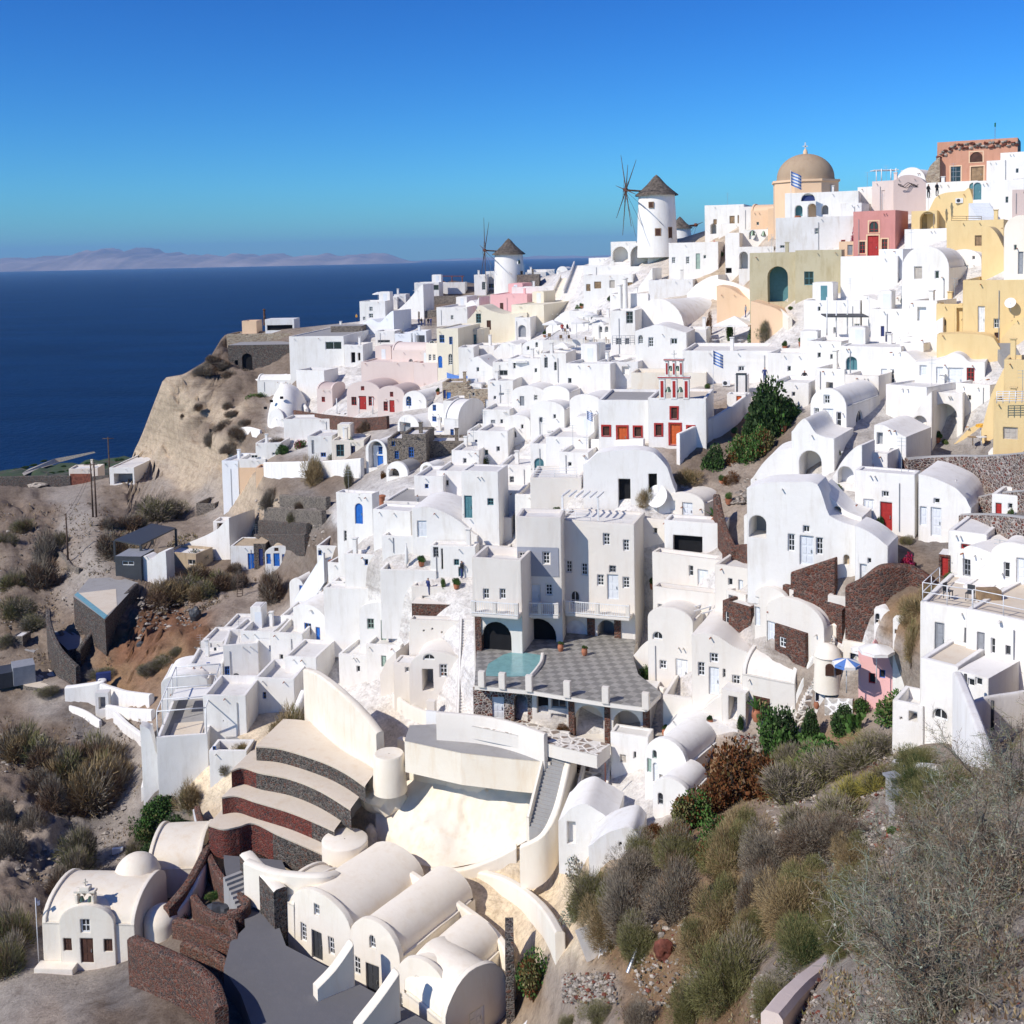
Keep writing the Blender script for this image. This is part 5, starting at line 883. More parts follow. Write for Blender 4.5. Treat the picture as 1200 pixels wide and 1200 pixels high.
rock(46, 571, 26, 8, 'rockpale', 'heap of pale sand left of the red car', 2)
H(230, 252, 602, 590, -10, 'F', 'greystone', 'low ruined grey walls behind the green shrubs under the cliff', '', dep=5, par=1.2, fmat='tanrock', name='ruined_house', cat='ruin')
for px_, yb_, yt_, l in ((113, 606, 542, 'tall twin wooden utility pole at the road end'), (129, 566, 511, 'far utility pole with a cross-arm standing against the sea'), (80, 662, 600, 'thin wooden utility pole on the dirt track'), (109, 606, 541, 'left twin of the tall wooden utility pole')):
    p = P(px_, yb_); h_ = (yb_ - yt_) * p.y / F; t = thing('utility_pole', l, 'pole', p); b = MB(); b.tube([p - UP, p + UP * h_], [.17, .11], 'polewood', 8); b.build('pole', t)
    if px_ in (129, 109): b = MB(); b.tube([p + UP * (h_ - .3) - Vector((1.1, 0, 0)), p + UP * (h_ - .3) + Vector((1.1, 0, 0))], .07, 'polewood', 6); b.build('crossarm', t)
def wire(a, b_, sag, lab, r=.02):
    mb = MB(); mb.tube([a + (b_ - a) * (k / 12) - UP * sag * 4 * (k / 12) * (1 - k / 12) for k in range(13)], r, 'black', 4); tag(mb.build('cable', None, a), lab, 'cable', 'overhead cables on the left')
tops = {x: P(x, y) + UP * h for x, y, h in ((113, 606, 9.6), (80, 662, 7.6))}
wire(tops[113], tops[80], .8, 'black cable between the twin pole and the dirt track pole'); wire(tops[113] - UP * .8, tops[80] - UP * .8, .9, 'black cable between the twin pole and the dirt track pole'); wire(tops[80], P(45, 640) + UP * 5, .5, 'black cable running left from the dirt track pole')
# coastal plain details
pts = [coastz(x, y) + UP * .5 for x, y in ((28, 559), (40, 553), (70, 543), (112, 532), (110, 530.5), (64, 539), (34, 551), (26, 556))]; b = MB(); b.face(pts, 'rockpale'); tag(b.build('dirt_lane', None, pts[0]), 'pale dirt lane on the coastal plain', None, None, 'structure')
for i, (x, y, w_) in enumerate(((60, 556, 16), (72, 554, 14), (85, 552, 18), (95, 548, 16), (40, 546, 14), (30, 549, 16), (105, 544, 16), (122, 545, 14), (140, 540, 16), (20, 551, 12), (75, 547, 10), (52, 541, 12))):
    q = coastz(x, y); k = w_ / 2 * q.y / F; o = bpy.data.objects.new('shrub', rnd.choice(BM['dark'])); COL.objects.link(o); o.location = q; o.scale = (k, k, k * .35); tag(o, 'dark green hedge clump on the coastal plain', 'shrub', 'hedges on the coastal plain')
_pm = MATS['poolwater'].node_tree; bump(_pm, _pm.nodes['Principled BSDF'], noi(_pm, pos(_pm), 2.4, 3), .05, .5)
plaster('salmon', (.58, .30, .20), (.8, .75, .7), .9)
def HH(s, yaw=-14, mat='white', roof='F', **k):
    # "xl xr yb yt | label | ops"
    a, lab, op = (s.split('|') + ['', ''])[:3]; v = [float(x) for x in a.split()]; k.setdefault('name', 'white_house'); k.setdefault('cat', 'house'); return H(*v, yaw, roof, mat, lab.strip(), op, **k)
# ---------------- windmills
m1 = windmill(770, 281, 192, 22.5, 53, R(188), 'large white windmill with a thatched cap and bare sails on the skyline', broken=(2,), windows=((763, 240, 6, 7, 'p'), (771, 272, 7, 9, 'p'), (785, 273, 6, 14, 'd')))
m2 = windmill(597, 333, 255, 17.5, 36, R(190), 'smaller white windmill with a thatched cap above the pink house', spokes=6, windows=((608, 307, 4, 5, 'w'), (611, 322, 4, 9, 'd')))
m3 = windmill(797, 283, 215, 13, 16, R(20), 'low thatched roof peeking out behind the large windmill', spokes=2, broken=(0, 1))
HH('716 746 308 283 | white arcade block with the left deep arch below the windmill | o 727 298 18 18 white a', -6, yk=279, dep=8, par=0, into=None)
HH('738 786 308 284 | white arcade block with the wide right arch below the windmill | o 749 300 20 24 white a', -6, dep=8, par=.2)
HH('784 842 327 284 | white house with green door and small square windows right of the windmill | w 789.5 305 4 7 glass;w 806 305 4 8 glass;d 818 306 5 18 palegreen;w 771 320 3 4 glass;w 826 301 3 4 glass', -8, dep=8)
HH('826 872 274 240 | white flat-roofed skyline house with three brown doors | w 838 260 4 6 wood;d 858 259 6 12 wood;d 870 258 7 12 wood;o 836 268 7 12 cool a', -10, dep=9); HH('866 893 270 242 | right half of the white flat-roofed skyline house | ', -6, dep=8, dm=1)
HH('880 909 272 247 | peach house between the skyline house and the domed church | w 888 262 3 4 glass', -12, 'peach', 'H', rise=.2, name='peach_house')
HH('842 868 272 262 | low white parapet block under the skyline house with a red awning | ', -8); b = MB(); p = P(836, 283); b.box(p, Vector((5.5, 0, 0)), Vector((0, -2, -.8)), UP * .15, 'red'); tag(b.build('awning', None, p), 'dark red awning under the skyline house', 'awning')
HH('850 867 328 273 | slim white tower beside the bell wall | o 853 317 7 6 void', -10, dep=5, par=.1)
HH('866 907 318 289 | pale wall with a large shaded arch under the bells | o 871 305 10 20 cool a;o 897 290 12 8 cool a', -8, 'white2', dep=5)
HH('868 906 290 269 | white bell wall with two hanging bells | n 882 275 8 10 cool a;n 895 274 8 10 cool a', -8, dep=1.0, par=0, name='bell_wall', cat='bell wall')
for x in (882, 895): b = MB(); p = P(x, 276, D(887, 290) - .2); b.lathe(p, [(.45, 0), (.32, .3), (.2, .7), (.02, .8)], 'bell', 12); tag(b.build('church_bell', None, p), ('left' if x < 890 else 'right') + ' bronze bell hanging in the white bell wall', 'bell')
stairs(P(672, 345), P(684, 311), 3.6, 24, 'white', 'wide curved white staircase climbing to the windmill terrace', wallh=.9)
stairs(P(655, 350), P(666, 326), 3.0, 14, 'creamwhite', 'lower cream staircase left of the wide curved staircase', wallh=.7)
HH('684 752 326 311 | low rounded white terrace house below the windmill arcade | ', -6, yk=305, par=.5)
HH('684 742 345 322 | curved white house with four tan shuttered windows | d 689.5 337 5 8 wood;w 700.5 334 8 8 wood;w 717.5 333 6 9 shutter;w 739 334 6 6 wood', -6, yk=318, par=.4)
HH('742 765 342 318 | white wedge parapet right of the four shuttered windows | ', -22, roof='T', top='742,342 750,334 758,324 765,314', dep=4)
HH('760 812 348 328 | broad white wall under the windmill terrace | ', -6, 'white2', yk=322); HH('805 842 352 324 | white swooping wall beside the pink stone wall | ', -24, roof='T', top='805,344 815,334 828,326 842,322', dep=5)
HH('606 632 343 322 | curved brown stone terrace room by the small windmill | w 621 335 6 3 void', -4, 'greystone', yk=318, name='stone_house'); HH('600 650 352 336 | white curved wall ringing the brown stone terrace | ', -6, par=.9, dep=4)
HH('616 640 330 319 | small white skyline box behind the brown stone terrace | ', -4, dm=8); HH('652 666 322 312 | little white gabled skyline hut | ', -20, roof='V', dep=4, dm=5); HH('618 650 326 316 | long low white skyline roof with a blue shaded side | w 634 321 12 3 navy', -4, dm=12); HH('690 716 312 302 | stepped white skyline parapets left of the windmill arcade | ', -10, dm=2)  # navy window strip on the long roof paints in its shaded side
HH('715 760 360 344 | plain white block between the curved house and the vaulted hall | w 728 352 3 4 glass', -12)
# hall & neighbours
HH('741 802 390 350 | large white barrel-vaulted hall with a grey rounded roof | ', -30, 'white', 'V', rise=.5, dep=13, rmat='white2', name='vaulted_hall', cat='building')
HH('745 805 438 388 | white two-storey house below the large vaulted hall | w 751 398 6 10 glass a;w 763 401 6 11 glass;w 790 400 8 7 glass', -10, 'white', 'T', top='745,388 758,384 770,381 785,384 805,390', dep=7); HH('803 828 410 386 | small white block with a slot window right of the two-storey house | o 826 409 1 1 void', -6)
HH('800 952 448 411 | very long blank white wall house under the square parasol | w 869 432 7 6 glass;d 868 450 8 20 grey', -5, dep=8, yk=402); HH('818 838 420 404 | dark-fronted kiosk beneath the square parasol terrace | w 828 411 16 8 void', -6, dep=3)
HH('716 745 418 364 | white balcony tower with a patterned balustrade | w 725 400 6 7 grey;w 735 400 5 7 grey;w 738 372 8 14 grey', -10, dep=6)
p = P(731, 418, D(731, 418) - 1.2); z_ = onz(718, 418, P(731, 418).z); t = railing([P(718, 418, 148) + UP * 1.6, P(744, 418, 147) + UP * 1.6], 1.2, 'grey', 'patterned grey balcony railing on the white tower', 3, post=.6)
for x in (727, 733): chimney(x, 365, 4.0 if x < 730 else 5.0, ('left' if x < 730 else 'right') + ' slim white chimney on the balcony tower', .9)
HH('840 884 375 343 | pinkish old stone wall house below the olive building | ', -8, 'peach', 'T', top='840,335 855,338 870,347 884,353', dep=6, name='old_wall', cat='house'); HH('880 925 395 352 | peach rubble house corner with a green door | d 923 392 10 14 green', -10, 'peach', 'T', top='880,353 895,357 910,362 925,372', dep=5, name='old_wall', cat='house')
wallrun(pxs('838,350 860,352 885,362 905,372 926,385'), [3.0, 2.6, 2.2, 1.8, 1.4], .5, 'creamwhite', 'thick pale coping wall sloping down above the peach rubble', 'coping_wall')
umbrella(861, 404, 58, 'large square white parasol over the restaurant terrace', Y=140, square=True, pole=2.6)
for i, (x, y) in enumerate(((846, 404), (838, 405), (868, 405), (880, 405))): table_set(P(x, y, 139), 'white round table under the square parasol', 'tables under the square parasol')
shrub(886, 402, 26, 'dark', 'dark green bush right of the square parasol', 24); shrub(898, 398, 22, 'olive', 'olive bush beside the green door', 26); shrub(829, 392, 10, 'rust', 'rust red creeper beside the vaulted hall', 30); shrub(855, 398, 12, 'green', 'small green tree under the square parasol', 20); shrub(845, 301, 10, 'dark', 'dark round shrub on the roof by the slim tower', 8)
# restaurant terrace with parasols
HH('636 716 414 398 | long white terrace deck with restaurant tables | ', -5, yk=383, par=.1, fmat='floorwhite', name='restaurant_terrace', cat='building')
for i, (x, y, w_, l) in enumerate(((648, 398, 26, 'leftmost white parasol of the restaurant terrace'), (676, 396, 34, 'grey-white parasol in the middle of the restaurant terrace'), (702, 398, 26, 'right parasol of the restaurant terrace'), (690, 388, 24, 'back parasol of the restaurant terrace'))): umbrella(x, y, w_, l, square=i % 2 == 0, Y=158)
for i, (x, y) in enumerate(((640, 398), (654, 400), (664, 400), (684, 402), (694, 402), (708, 402), (660, 392))): table_set(P(x, y, 157 if y > 395 else 162), 'small white round table on the restaurant terrace', 'tables on the restaurant terrace'); chair(P(x + 4, y, 156.5 if y > 395 else 161), 20 * i, 'brown chair on the restaurant terrace', 'chairs on the restaurant terrace')
person(P(659, 392, 160), 'person in a red top seated at the restaurant terrace', .4, 'red', sit=True); person(P(665, 392, 160), 'person in black seated at the restaurant terrace', 1.2, 'black', sit=True)
shrub(678, 368, 12, 'green', 'spiky green yucca above the restaurant terrace', 12); shrub(669, 370, 8, 'rust', 'small rust-coloured plant beside the yucca', 5)
HH('640 668 386 366 | white stair wall left of the yucca | ', -20, roof='T', top='640,384 650,374 660,366 668,364', dep=4); HH('668 700 384 364 | white house face behind the restaurant terrace | w 694 372 3 5 glass', -10); HH('694 718 398 372 | white house with twin arched openings by the balcony tower | w 704 386 4 7 glass a;w 711 386 4 7 glass a', -14)
HH('604 622 400 372 | white block with a bell-shaped opening | n 612 388 9 14 grey a', -12)
HH('650 722 428 411 | wide white block with tiny windows under the restaurant terrace | w 641 419 3 6 glass;w 650 420 3 9 glass;w 668 420 4 8 grey;w 694 419 3 4 glass', -6)
HH('612 648 424 398 | white arched house left of the restaurant deck | w 619 408 3 5 glass a;w 629 404 3 6 glass a;o 638 414 8 8 cool a', -16, roof='V', rise=.25)
HH('634 664 450 414 | white house with tall grey paired windows | w 640 425 4 12 grey;w 651 429 3 10 grey a', -14); HH('596 634 452 420 | white block shaded by the beige parasol | w 603 428 3 8 void;w 628 434 3 5 glass', -12)
umbrella(612, 442, 34, 'beige parasol on the white houses left of centre', Y=D(612, 444) - 3, pole=2.4); umbrella(660, 425, 30, 'cream square parasol above the paired windows', Y=D(660, 428) - 3, square=True)
HH('664 716 470 426 | tall blank white wall house left of the chapel | w 668 446 4 6 grey;d 731 433 1 1 grey', -20, yk=418, dep=9); HH('700 748 458 424 | white wall with one faint niche behind the chapel | n 733 434 8 9 white', -14, 'white2', yk=415)
HH('740 828 462 437 | cream sunlit courtyard block behind the orange-doored chapel | ', -6, 'cream', yk=432, par=.5, fmat='floorcream', name='courtyard_block', cat='building')
# chapel with orange doors
c1, f1, W1, H1, d1 = HH('702 764 524 469 | white chapel wing with one orange door and two maroon-framed windows | w 710.5 505 8 11 darkwood;d 729.5 512 11 24 orange;w 747.5 506 8 11 darkwood', -7, dep=9, par=.25, fmat='concrete', name='chapel', cat='chapel', trim='red')
c2, f2, W2, H2, d2 = HH('760 828 524 467 | white chapel with an orange door and a painted bell gable | w 772 504 7 13 darkwood;d 791.5 509 12 24 orange;w 809.5 506 7 12 darkwood;w 790 484 7 13 darkwood', -7, dep=8, dm=-.5, par=.25, fmat='floorcream', name='chapel', cat='chapel', trim='red')
def bellgable(fr, s, t, rows, root, sc=1.0):
    y = t
    for n, wd, hh in rows:
        b = MB(); pw = wd / (n * 2 + 1) * 1.0
        for k in range(n + 1): b.box(fr.w(s - wd / 2 + k * (wd - pw) / n, y, .02), fr.u * pw, fr.n * -.6, UP * hh, 'white')
        b.box(fr.w(s - wd / 2 - .1, y + hh, .08), fr.u * (wd + .2), fr.n * -.75, UP * .22, 'white'); b.box(fr.w(s - wd / 2 - .12, y + hh + .08, .1), fr.u * (wd + .24), fr.n * -.02, UP * .1, 'red'); 
        for k in range(n + 1): x = s - wd / 2 + k * (wd - pw) / n; b.box(fr.w(x + pw * .25, y + .2, .03), fr.u * pw * .5, fr.n * -.01, UP * (hh - .4), 'red')
        b.build('bell_gable', root)
        for k in range(n): m = MB(); m.lathe(fr.w(s - wd / 2 + pw / 2 + (k + .5) * (wd - pw) / n, y + hh * .35, -.3), [(.3, 0), (.24, .15), (.14, .45), (.02, .5)], 'bell', 12); m.build('bell', root)
        y += hh + .22
    b = MB(); b.box(fr.w(s - .05, y, -.2), fr.u * .1, fr.n * -.1, UP * .8, 'white'); b.box(fr.w(s - .25, y + .4, -.2), fr.u * .5, fr.n * -.1, UP * .1, 'white'); b.build('cross', root)
bellgable(f2, f2.loc(790, 465)[0], H2 - .1, ((2, 2.9, 2.0), (2, 1.7, 1.5)), c2)
flagpole(P(836, 470), 5.5, 'striped flag hanging on a white pole right of the bell gable', fl=2.0); flagpole(P(688, 520), 3.6, 'small striped flag on the roof left of the orange doors', fl=1.2)
ac(P(851, 452), 'air conditioner on the long blank white wall'); HH('861 876 466 440 | white door surround with a dark frame | d 869 450 9 22 palegreen', -5, dep=2, trim='dark', name='door_porch', cat='porch'); HH('852 874 484 462 | white wall with an orange door beside the stairs | d 866 472 6 16 orange', -8, dep=2)
wallrun(pxs('795,545 815,530 840,512 862,494 878,478'), [3.0, 2.6, 2.2, 1.9, 1.6], .4, 'white', 'long curved white wall descending right of the chapel', 'boundary_wall')
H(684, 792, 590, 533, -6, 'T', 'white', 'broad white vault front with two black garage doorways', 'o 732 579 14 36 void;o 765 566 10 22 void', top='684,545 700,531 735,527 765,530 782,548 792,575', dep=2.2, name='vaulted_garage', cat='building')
wallrun(pxs('655,520 680,524 700,526 730,527 755,526'), 1.0, .4, 'white', 'white parapet in front of the orange-doored chapel', 'parapet_wall'); tag(platform([P(650, 522), P(700, 530), P(765, 530), P(768, 522), P(700, 518)], 'concrete', 'white', '', 'forecourt', 'terrace', 1, smooth=False), 'grey forecourt before the orange doors', 'terrace')
# ---------------- church with the dome
cc = P(944, 255); k = cc.y / F; t = thing('domed_church', 'tan church with a large brown dome and a cross on the skyline', 'church', cc); mb = MB(); r = 37.5 * k; n_ = 8
ring = lambda rr, z, ph=R(12): [cc + Vector((rr * math.cos(ph + 2 * math.pi * j / 8), rr * math.sin(ph + 2 * math.pi * j / 8), z)) for j in range(8)]
zt = 40 * k; mb.grid([ring(r * 1.03, -3), ring(r * 1.03, zt), ring(r * 1.08, zt), ring(r * 1.08, zt + .3), ring(r * .98, zt + .32)], 'peach', False, True); mb.face(ring(r * .98, zt + .32), 'domebrown'); mb.build('drum', t)
mb = MB(); rd = 32.5 * k; mb.lathe(cc + UP * (zt + .2), [(rd * 1.03, 0), (rd, .5)] + [(rd * math.cos(R(e)), .5 + rd * .86 * math.sin(R(e))) for e in range(5, 91, 6)], 'domebrown', 40); mb.build('dome', t)
mb = MB(); top = cc + UP * (zt + .6 + rd * .86); mb.lathe(top, [(.35, -.2), (.3, .5), (.1, .8)], 'peach', 10); mb.box(top + Vector((-.07, 0, .6)), (.14, 0, 0), (0, .14, 0), (0, 0, 1.1), 'frame'); mb.box(top + Vector((-.35, 0, 1.1)), (.7, 0, 0), (0, .14, 0), (0, 0, .14), 'frame'); mb.build('cross', t)
HH('900 918 272 244 | tan wall block left of the domed church | ', -6, 'peach', name='church_annex', cat='building')
HH('920 1006 265 225 | white belfry house with three arched openings before the domed church | o 936 247 9 13 teal a;o 951.5 247 10 17 teal a;o 967 246 8 11 grey a;n 947 231 16 9 navy a', -5, dep=6)
b = MB(); b.lathe(P(935, 258, 150), [(.5, 0), (.45, .5), (.3, .6)], 'clay', 10); tag(b.build('clay_pot', None, P(935, 258, 150)), 'terracotta pot on the white belfry house', 'pot')
flagpole(P(927, 263, 149), 7.2, 'white and blue striped flag flying before the domed church', fl=2.6)
HH('909 1002 296 254 | large pale blank house with one small dark window | w 957.5 271 5 7 void;w 917 289 5 3 grey', -4, 'white2', yk=246, par=.2); HH('985 1010 268 238 | pale side wing with a shaded edge | ', -12, 'white2')
HH('1005 1025 258 219 | white stepped skyline house left of the pale pink one | ', -14, dm=4); HH('1022 1048 252 212 | pale pink skyline house with a slim pink door | d 1035 235 4 24 pinkish', -14, 'pinkish', name='pinkish_house'); HH('1047 1085 250 207 | mauve house with black wrought scroll on its wall | ', -6, 'mauve', 'T', top='1047,212 1057,206 1068,205 1078,208 1085,214', name='mauve_house')
HH('1050 1085 212 196 | white vaulted skyline house behind the mauve one | w 1057 202 3 5 glass', -25, roof='V', dep=8, dm=9); t = thing('pergola', 'white pergola frame on the skyline left of the mauve house', 'pergola', P(1035, 215))
for x, y in ((1027, 214), (1050, 211), (1033, 212), (1044, 212)): p = P(x, y, 158); b = MB(); b.tube([p, p + UP * 1.7], .07, 'frame', 6); b.build('post', t)
b = MB(); b.box(P(1025, 214, 158) + UP * 1.7, Vector((3.4, 0, 0)), Vector((0, 2, 0)), UP * .12, 'frame'); b.build('top', t)
b = MB(); p = P(1066, 218, D(1066, 250) - .35)
for i_ in range(3): b.tube([p + Vector((x / 10 * 1.5, -x * .012, .25 * math.sin(x * .55 + i_ * 1.1) + .1 * i_)) for x in range(-10, 11)], .04, 'black', 5)
tag(b.build('wall_scroll', None, p), 'black wrought scroll ornament on the mauve wall', 'ornament')
# ruined pink mansion
HH('1098 1192 214 164 | ruined salmon pink mansion with tall wooden doors and an arched fanlight | w 1120 204 12 18 grey;d 1145 204 15 18 wood;w 1144 184 15 12 darkwood a;w 1174 201 8 12 grey', -5, 'salmon', yk=162, dep=8, fmat='concrete', name='ruined_mansion', cat='ruin', trim='peach') 
HH('1085 1101 212 186 | crumbling rubble end of the pink mansion | ', -5, 'tanstone', 'T', top='1085,206 1089,196 1094,190 1101,184', dep=7, name='ruined_wall', cat='ruin')
mf = HOUSES[-2]
for i in range(52):
    sx = (i % 26) / 25 * mf[2] * .98 + rnd.uniform(-.15, .15); tz = mf[3] - .75 - (i // 26) * .45 - max(0, 2.6 - sx) * .55 + rnd.uniform(-.12, .2); rock(1145, 170, rnd.uniform(3, 6), rnd.uniform(2, 3.6), ('rockred', 'rockpale', 'rockgrey', 'rockred')[i % 4], 'exposed rubble stone along the broken cornice of the salmon mansion', i, grp='rubble on the salmon mansion', at=mf[1].w(max(.1, sx), tz, .05))
b = MB(); p = P(1166, 166, 168); b.tube([p, p + UP * 2.6], .05, 'metal', 5); b.lathe(p + UP * 2.2, [(.12, 0), (.12, .6), (.02, .62)], 'green', 8); tag(b.build('antenna', None, p), 'thin antenna on top of the ruined pink mansion', 'antenna')
HH('1156 1178 214 188 | white house in front of the right end of the pink mansion | ', -8, dm=-2); HH('1172 1215 214 178 | white ridge houses at the right edge | w 1192 200 3 5 grey', -8, dm=4)
HH('1085 1145 262 213 | white retaining wall house under the pink mansion with a teal arched door | d 1144 223 9 18 teal a', -6, par=.1); HH('1140 1200 262 211 | tall white wall at the right under the ridge houses | w 1180 234 3 7 grey;d 1145 224 9 20 teal a', -6, yk=208); HH('1186 1215 252 222 | mauve house at the far right edge | ', -6, 'mauve', name='mauve_house')
stairs(P(1158, 256, 131), P(1147, 238, 134), 2.4, 10, 'cool', 'grey shaded steps down from the teal arched door')
for (x, y, l) in ((1098, 230, 'person in black leaning over the yellow roof edge'), (1088, 232, 'person crouching with a camera on the yellow roof edge')): person(P(x, y, 137), l, .5, 'black', 'black')
# red house, olive house
HH('1000 1049 303 247 | red plastered house with a bright red door and an arched window | w 1024 266 11 13 red a;w 1010.5 290 7 14 red;d 1023 289 13 26 red;w 1036.5 287 7 14 red', -14, 'redpink', yk=243, dep=7, name='red_house', trim='peach')
shrub(1002, 300, 12, 'red', 'red bougainvillea climbing beside the red house', 34); shrub(1016, 302, 8, 'pink', 'pink flowering creeper at the red door', 26); shrub(1030, 288, 8, 'red', 'small red creeper right of the red door', 14); HH('983 1001 303 283 | little pale house with a round red window left of the red house | w 983 284 1 1 red;w 988 284 5 6 red;d 996 293 6 12 grey', -6, 'peach', name='small_house')
c3 = HH('879 936 372 296 | weathered olive house with a deep green arched doorway | o 911.5 333 24 42 teal a', -7, 'olive', yk=292, par=.3, fmat='concrete', name='olive_house'); HH('932 986 346 293 | right wing of the weathered olive house with a dark slit window | w 948 326 11 16 teal', -5, 'olive', par=.3, fmat='concrete', name='olive_house', yk=288)
HH('985 1052 352 300 | tall blank white wall house below the red house | ', -8, yk=296, par=.15); HH('1030 1058 330 292 | bluish white shaded block right of the blank white wall | ', -40, 'cool', par=.1)
HH('1060 1110 285 268 | white wall under the yellow arches | ', -6, par=.1); HH('1010 1056 376 346 | stepped white ledges below the blank white wall | ', -18, roof='T', top='1010,346 1030,352 1045,350 1056,346', dep=4)
v1 = HH('1057 1112 362 288 | white two-storey vaulted house with taupe shutters and a navy side door | w 1076 319.5 9 14 shutter;w 1098 322 5 9 glass;wR 1125 330 4 6 glass;d 1069 366 6 16 navy', -14, roof='V', rise=.5, dep=8); HH('1108 1150 330 292 | white domed house right of the two-storey vault | d 1132 320 5 18 void;w 1141 302 3 4 glass', -20, roof='V', rise=.3, dep=6, dm=4)
railing([P(1137, 328, 118), P(1178, 328, 117)], 1.1, 'whitemetal', 'white lattice railing on the yellow house roof', 5, post=.5)
# yellow houses
Yw = dict(mat='ochre', name='yellow_house')
HH('1086 1146 268 226 | yellow skyline house with a sloping roof and air conditioner | ', -12, roof='T', top='1086,250 1096,232 1108,226 1130,224 1137,223 1146,262', dep=7, **Yw); ac(P(1124, 238, D(1116, 268) - .5), 'air conditioner on the yellow skyline house')
HH('1068 1098 275 247 | yellow house with a large shaded arch and curved coping | o 1087 260 18 24 ochre a', -8, dep=6, **Yw)
HH('1109 1176 302 258 | yellow terrace house with a small square window | w 1147 282 9 12 wood', -6, yk=254, par=.3, **Yw); railing([P(1115, 263, 124) + UP * 0, P(1150, 263, 124)], .9, 'wood', 'wooden railing on the yellow terrace house', 3); HH('1150 1178 318 264 | yellow quarter-round buttress beside the terrace house | ', -10, roof='T', top='1150,266 1160,266 1168,274 1176,290 1178,300', dep=3, dm=-1, **Yw)
HH('1128 1215 402 328 | large yellow house with white doors and a satellite dish | d 1150 374 8 30 frame;w 1168 379 7 11 frame;w 1168 393 5 6 darkwood', -5, yk=322, dep=6, **Yw); HH('1097 1128 400 356 | yellow house front with one small square window | w 1105 378 7 7 wood;o 1131 375 1 1 ochre', -8, yk=348, **Yw); HH('1118 1142 396 358 | yellow recessed porch with an air conditioner | o 1131 377 20 32 ochre', -6, dm=-.3, dep=5, **Yw)
ac(P(1137, 363, D(1131, 396) - 1), 'air conditioner over the yellow recessed porch'); dish(1184, 366, .5, 'white satellite dish on the large yellow house', Y=D(1170, 402) - 1)
HH('1098 1172 418 390 | rounded yellow parapet wall below the recessed porch | ', -4, roof='T', top='1098,392 1120,391 1150,392 1164,396 1172,408', dep=3, dm=-1.5, **Yw); HH('1172 1215 402 372 | yellow stair block at the right edge | ', -10, roof='T', top='1172,398 1182,386 1190,378 1200,372 1215,370', **Yw)
stairs(P(1186, 420, 98), P(1176, 402, 101), 1.6, 12, 'concrete', 'narrow grey steps between the yellow walls')
HH('1176 1215 330 252 | tall cream rounded tower at the right edge with a dark door | w 1190 290 3 6 glass;d 1196 308 6 26 grey', -10, 'creamwhite', 'V', rise=.5, name='cream_house')
HH('1176 1215 492 422 | big yellow wall house at the right edge above the stone wall | w 1184 487 1 1 frame;w 1183 507 1 1 frame', -4, yk=416, **Yw); HH('1164 1215 525 470 | yellow lower house with a pale shuttered window | w 1184 508 17 14 shutter', -4, dm=-1.5, yk=464, **Yw); railing([P(1168, 474, 84) + UP * .1, P(1205, 474, 83) + UP * .1], .9, 'whitemetal', 'white lattice railing on the yellow lower house', 4, post=.4)
HH('1150 1180 512 440 | yellow curving buttress wall sweeping down to the stone terrace | ', -30, roof='T', top='1150,505 1156,482 1162,462 1170,444 1180,424', dep=3, **Yw)
G = dict(mat='greige', name='greige_building', cat='building')
ZT = -32.95
# ---------------- central grey-white complex around the pool court
cpts = [onz(x, y, ZT) for x, y in ((556, 803), (590, 806), (622, 809), (665, 816), (710, 823), (758, 829), (775, 812), (748, 790), (742, 770), (746, 745), (655, 738), (560, 740))]
m, nt, b = newmat('tiles'); v = pos(nt); ck = N(nt, 'ShaderNodeTexChecker', Scale=1.5); mp = nt.nodes.new('ShaderNodeMapping'); mp.inputs['Rotation'].default_value = (0, 0, R(40)); nt.links.new(v, mp.inputs[0]); nt.links.new(mp.outputs[0], ck.inputs['Vector']); ck.inputs['Color1'].default_value = (.21, .20, .185, 1); ck.inputs['Color2'].default_value = (.32, .305, .28, 1); nt.links.new(mix(nt, .5, ck.outputs[0], ramp(nt, noi(nt, v, 1.5, 5), [(.3, (.6, .6, .6)), (.7, (1.1, 1.1, 1.1))]), 'MULTIPLY'), b.inputs['Base Color']); b.inputs['Roughness'].default_value = .7; MATS['tiles'] = m
tag(platform(cpts, 'tiles', 'greige', '', 'court', 'court', .35, smooth=False), 'grey tiled court with a diamond pattern beside the curved pool', 'court')
b = MB(); b.face([onz(x, y, ZT + .02) for x, y in ((568, 792), (572, 778), (590, 767), (605, 763), (636, 768), (634, 777), (628, 786), (622, 792), (600, 793))], 'poolwater'); tag(b.build('swimming_pool', None, onz(600, 780, ZT)), 'curved turquoise pool half under the black arch', 'pool')
wallrun([onz(x, y, ZT) for x, y in ((636, 768), (634, 778), (628, 787), (622, 794))], .25, .3, 'greige', 'low pale rim along the curved turquoise pool', 'kerb_edge', 'kerb', down=.1)
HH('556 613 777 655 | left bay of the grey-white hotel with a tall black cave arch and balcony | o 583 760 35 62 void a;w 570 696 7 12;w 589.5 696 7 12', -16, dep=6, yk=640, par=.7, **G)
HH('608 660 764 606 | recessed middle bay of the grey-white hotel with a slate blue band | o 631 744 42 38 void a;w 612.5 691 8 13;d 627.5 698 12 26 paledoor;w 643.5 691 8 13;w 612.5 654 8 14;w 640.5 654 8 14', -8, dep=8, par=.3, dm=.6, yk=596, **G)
hh = HOUSES[-1]; fr_ = hh[1]; b = MB(); 
sA, sB, tA, tB = fr_.loc(596, 675)[0], fr_.loc(655, 675)[0], fr_.loc(625, 675)[1], fr_.loc(625, 641)[1]
wpoly = [opening_poly(fr_, 612.5, 654, 10, 16, False)[0], opening_poly(fr_, 640.5, 654, 10, 16, False)[0]]
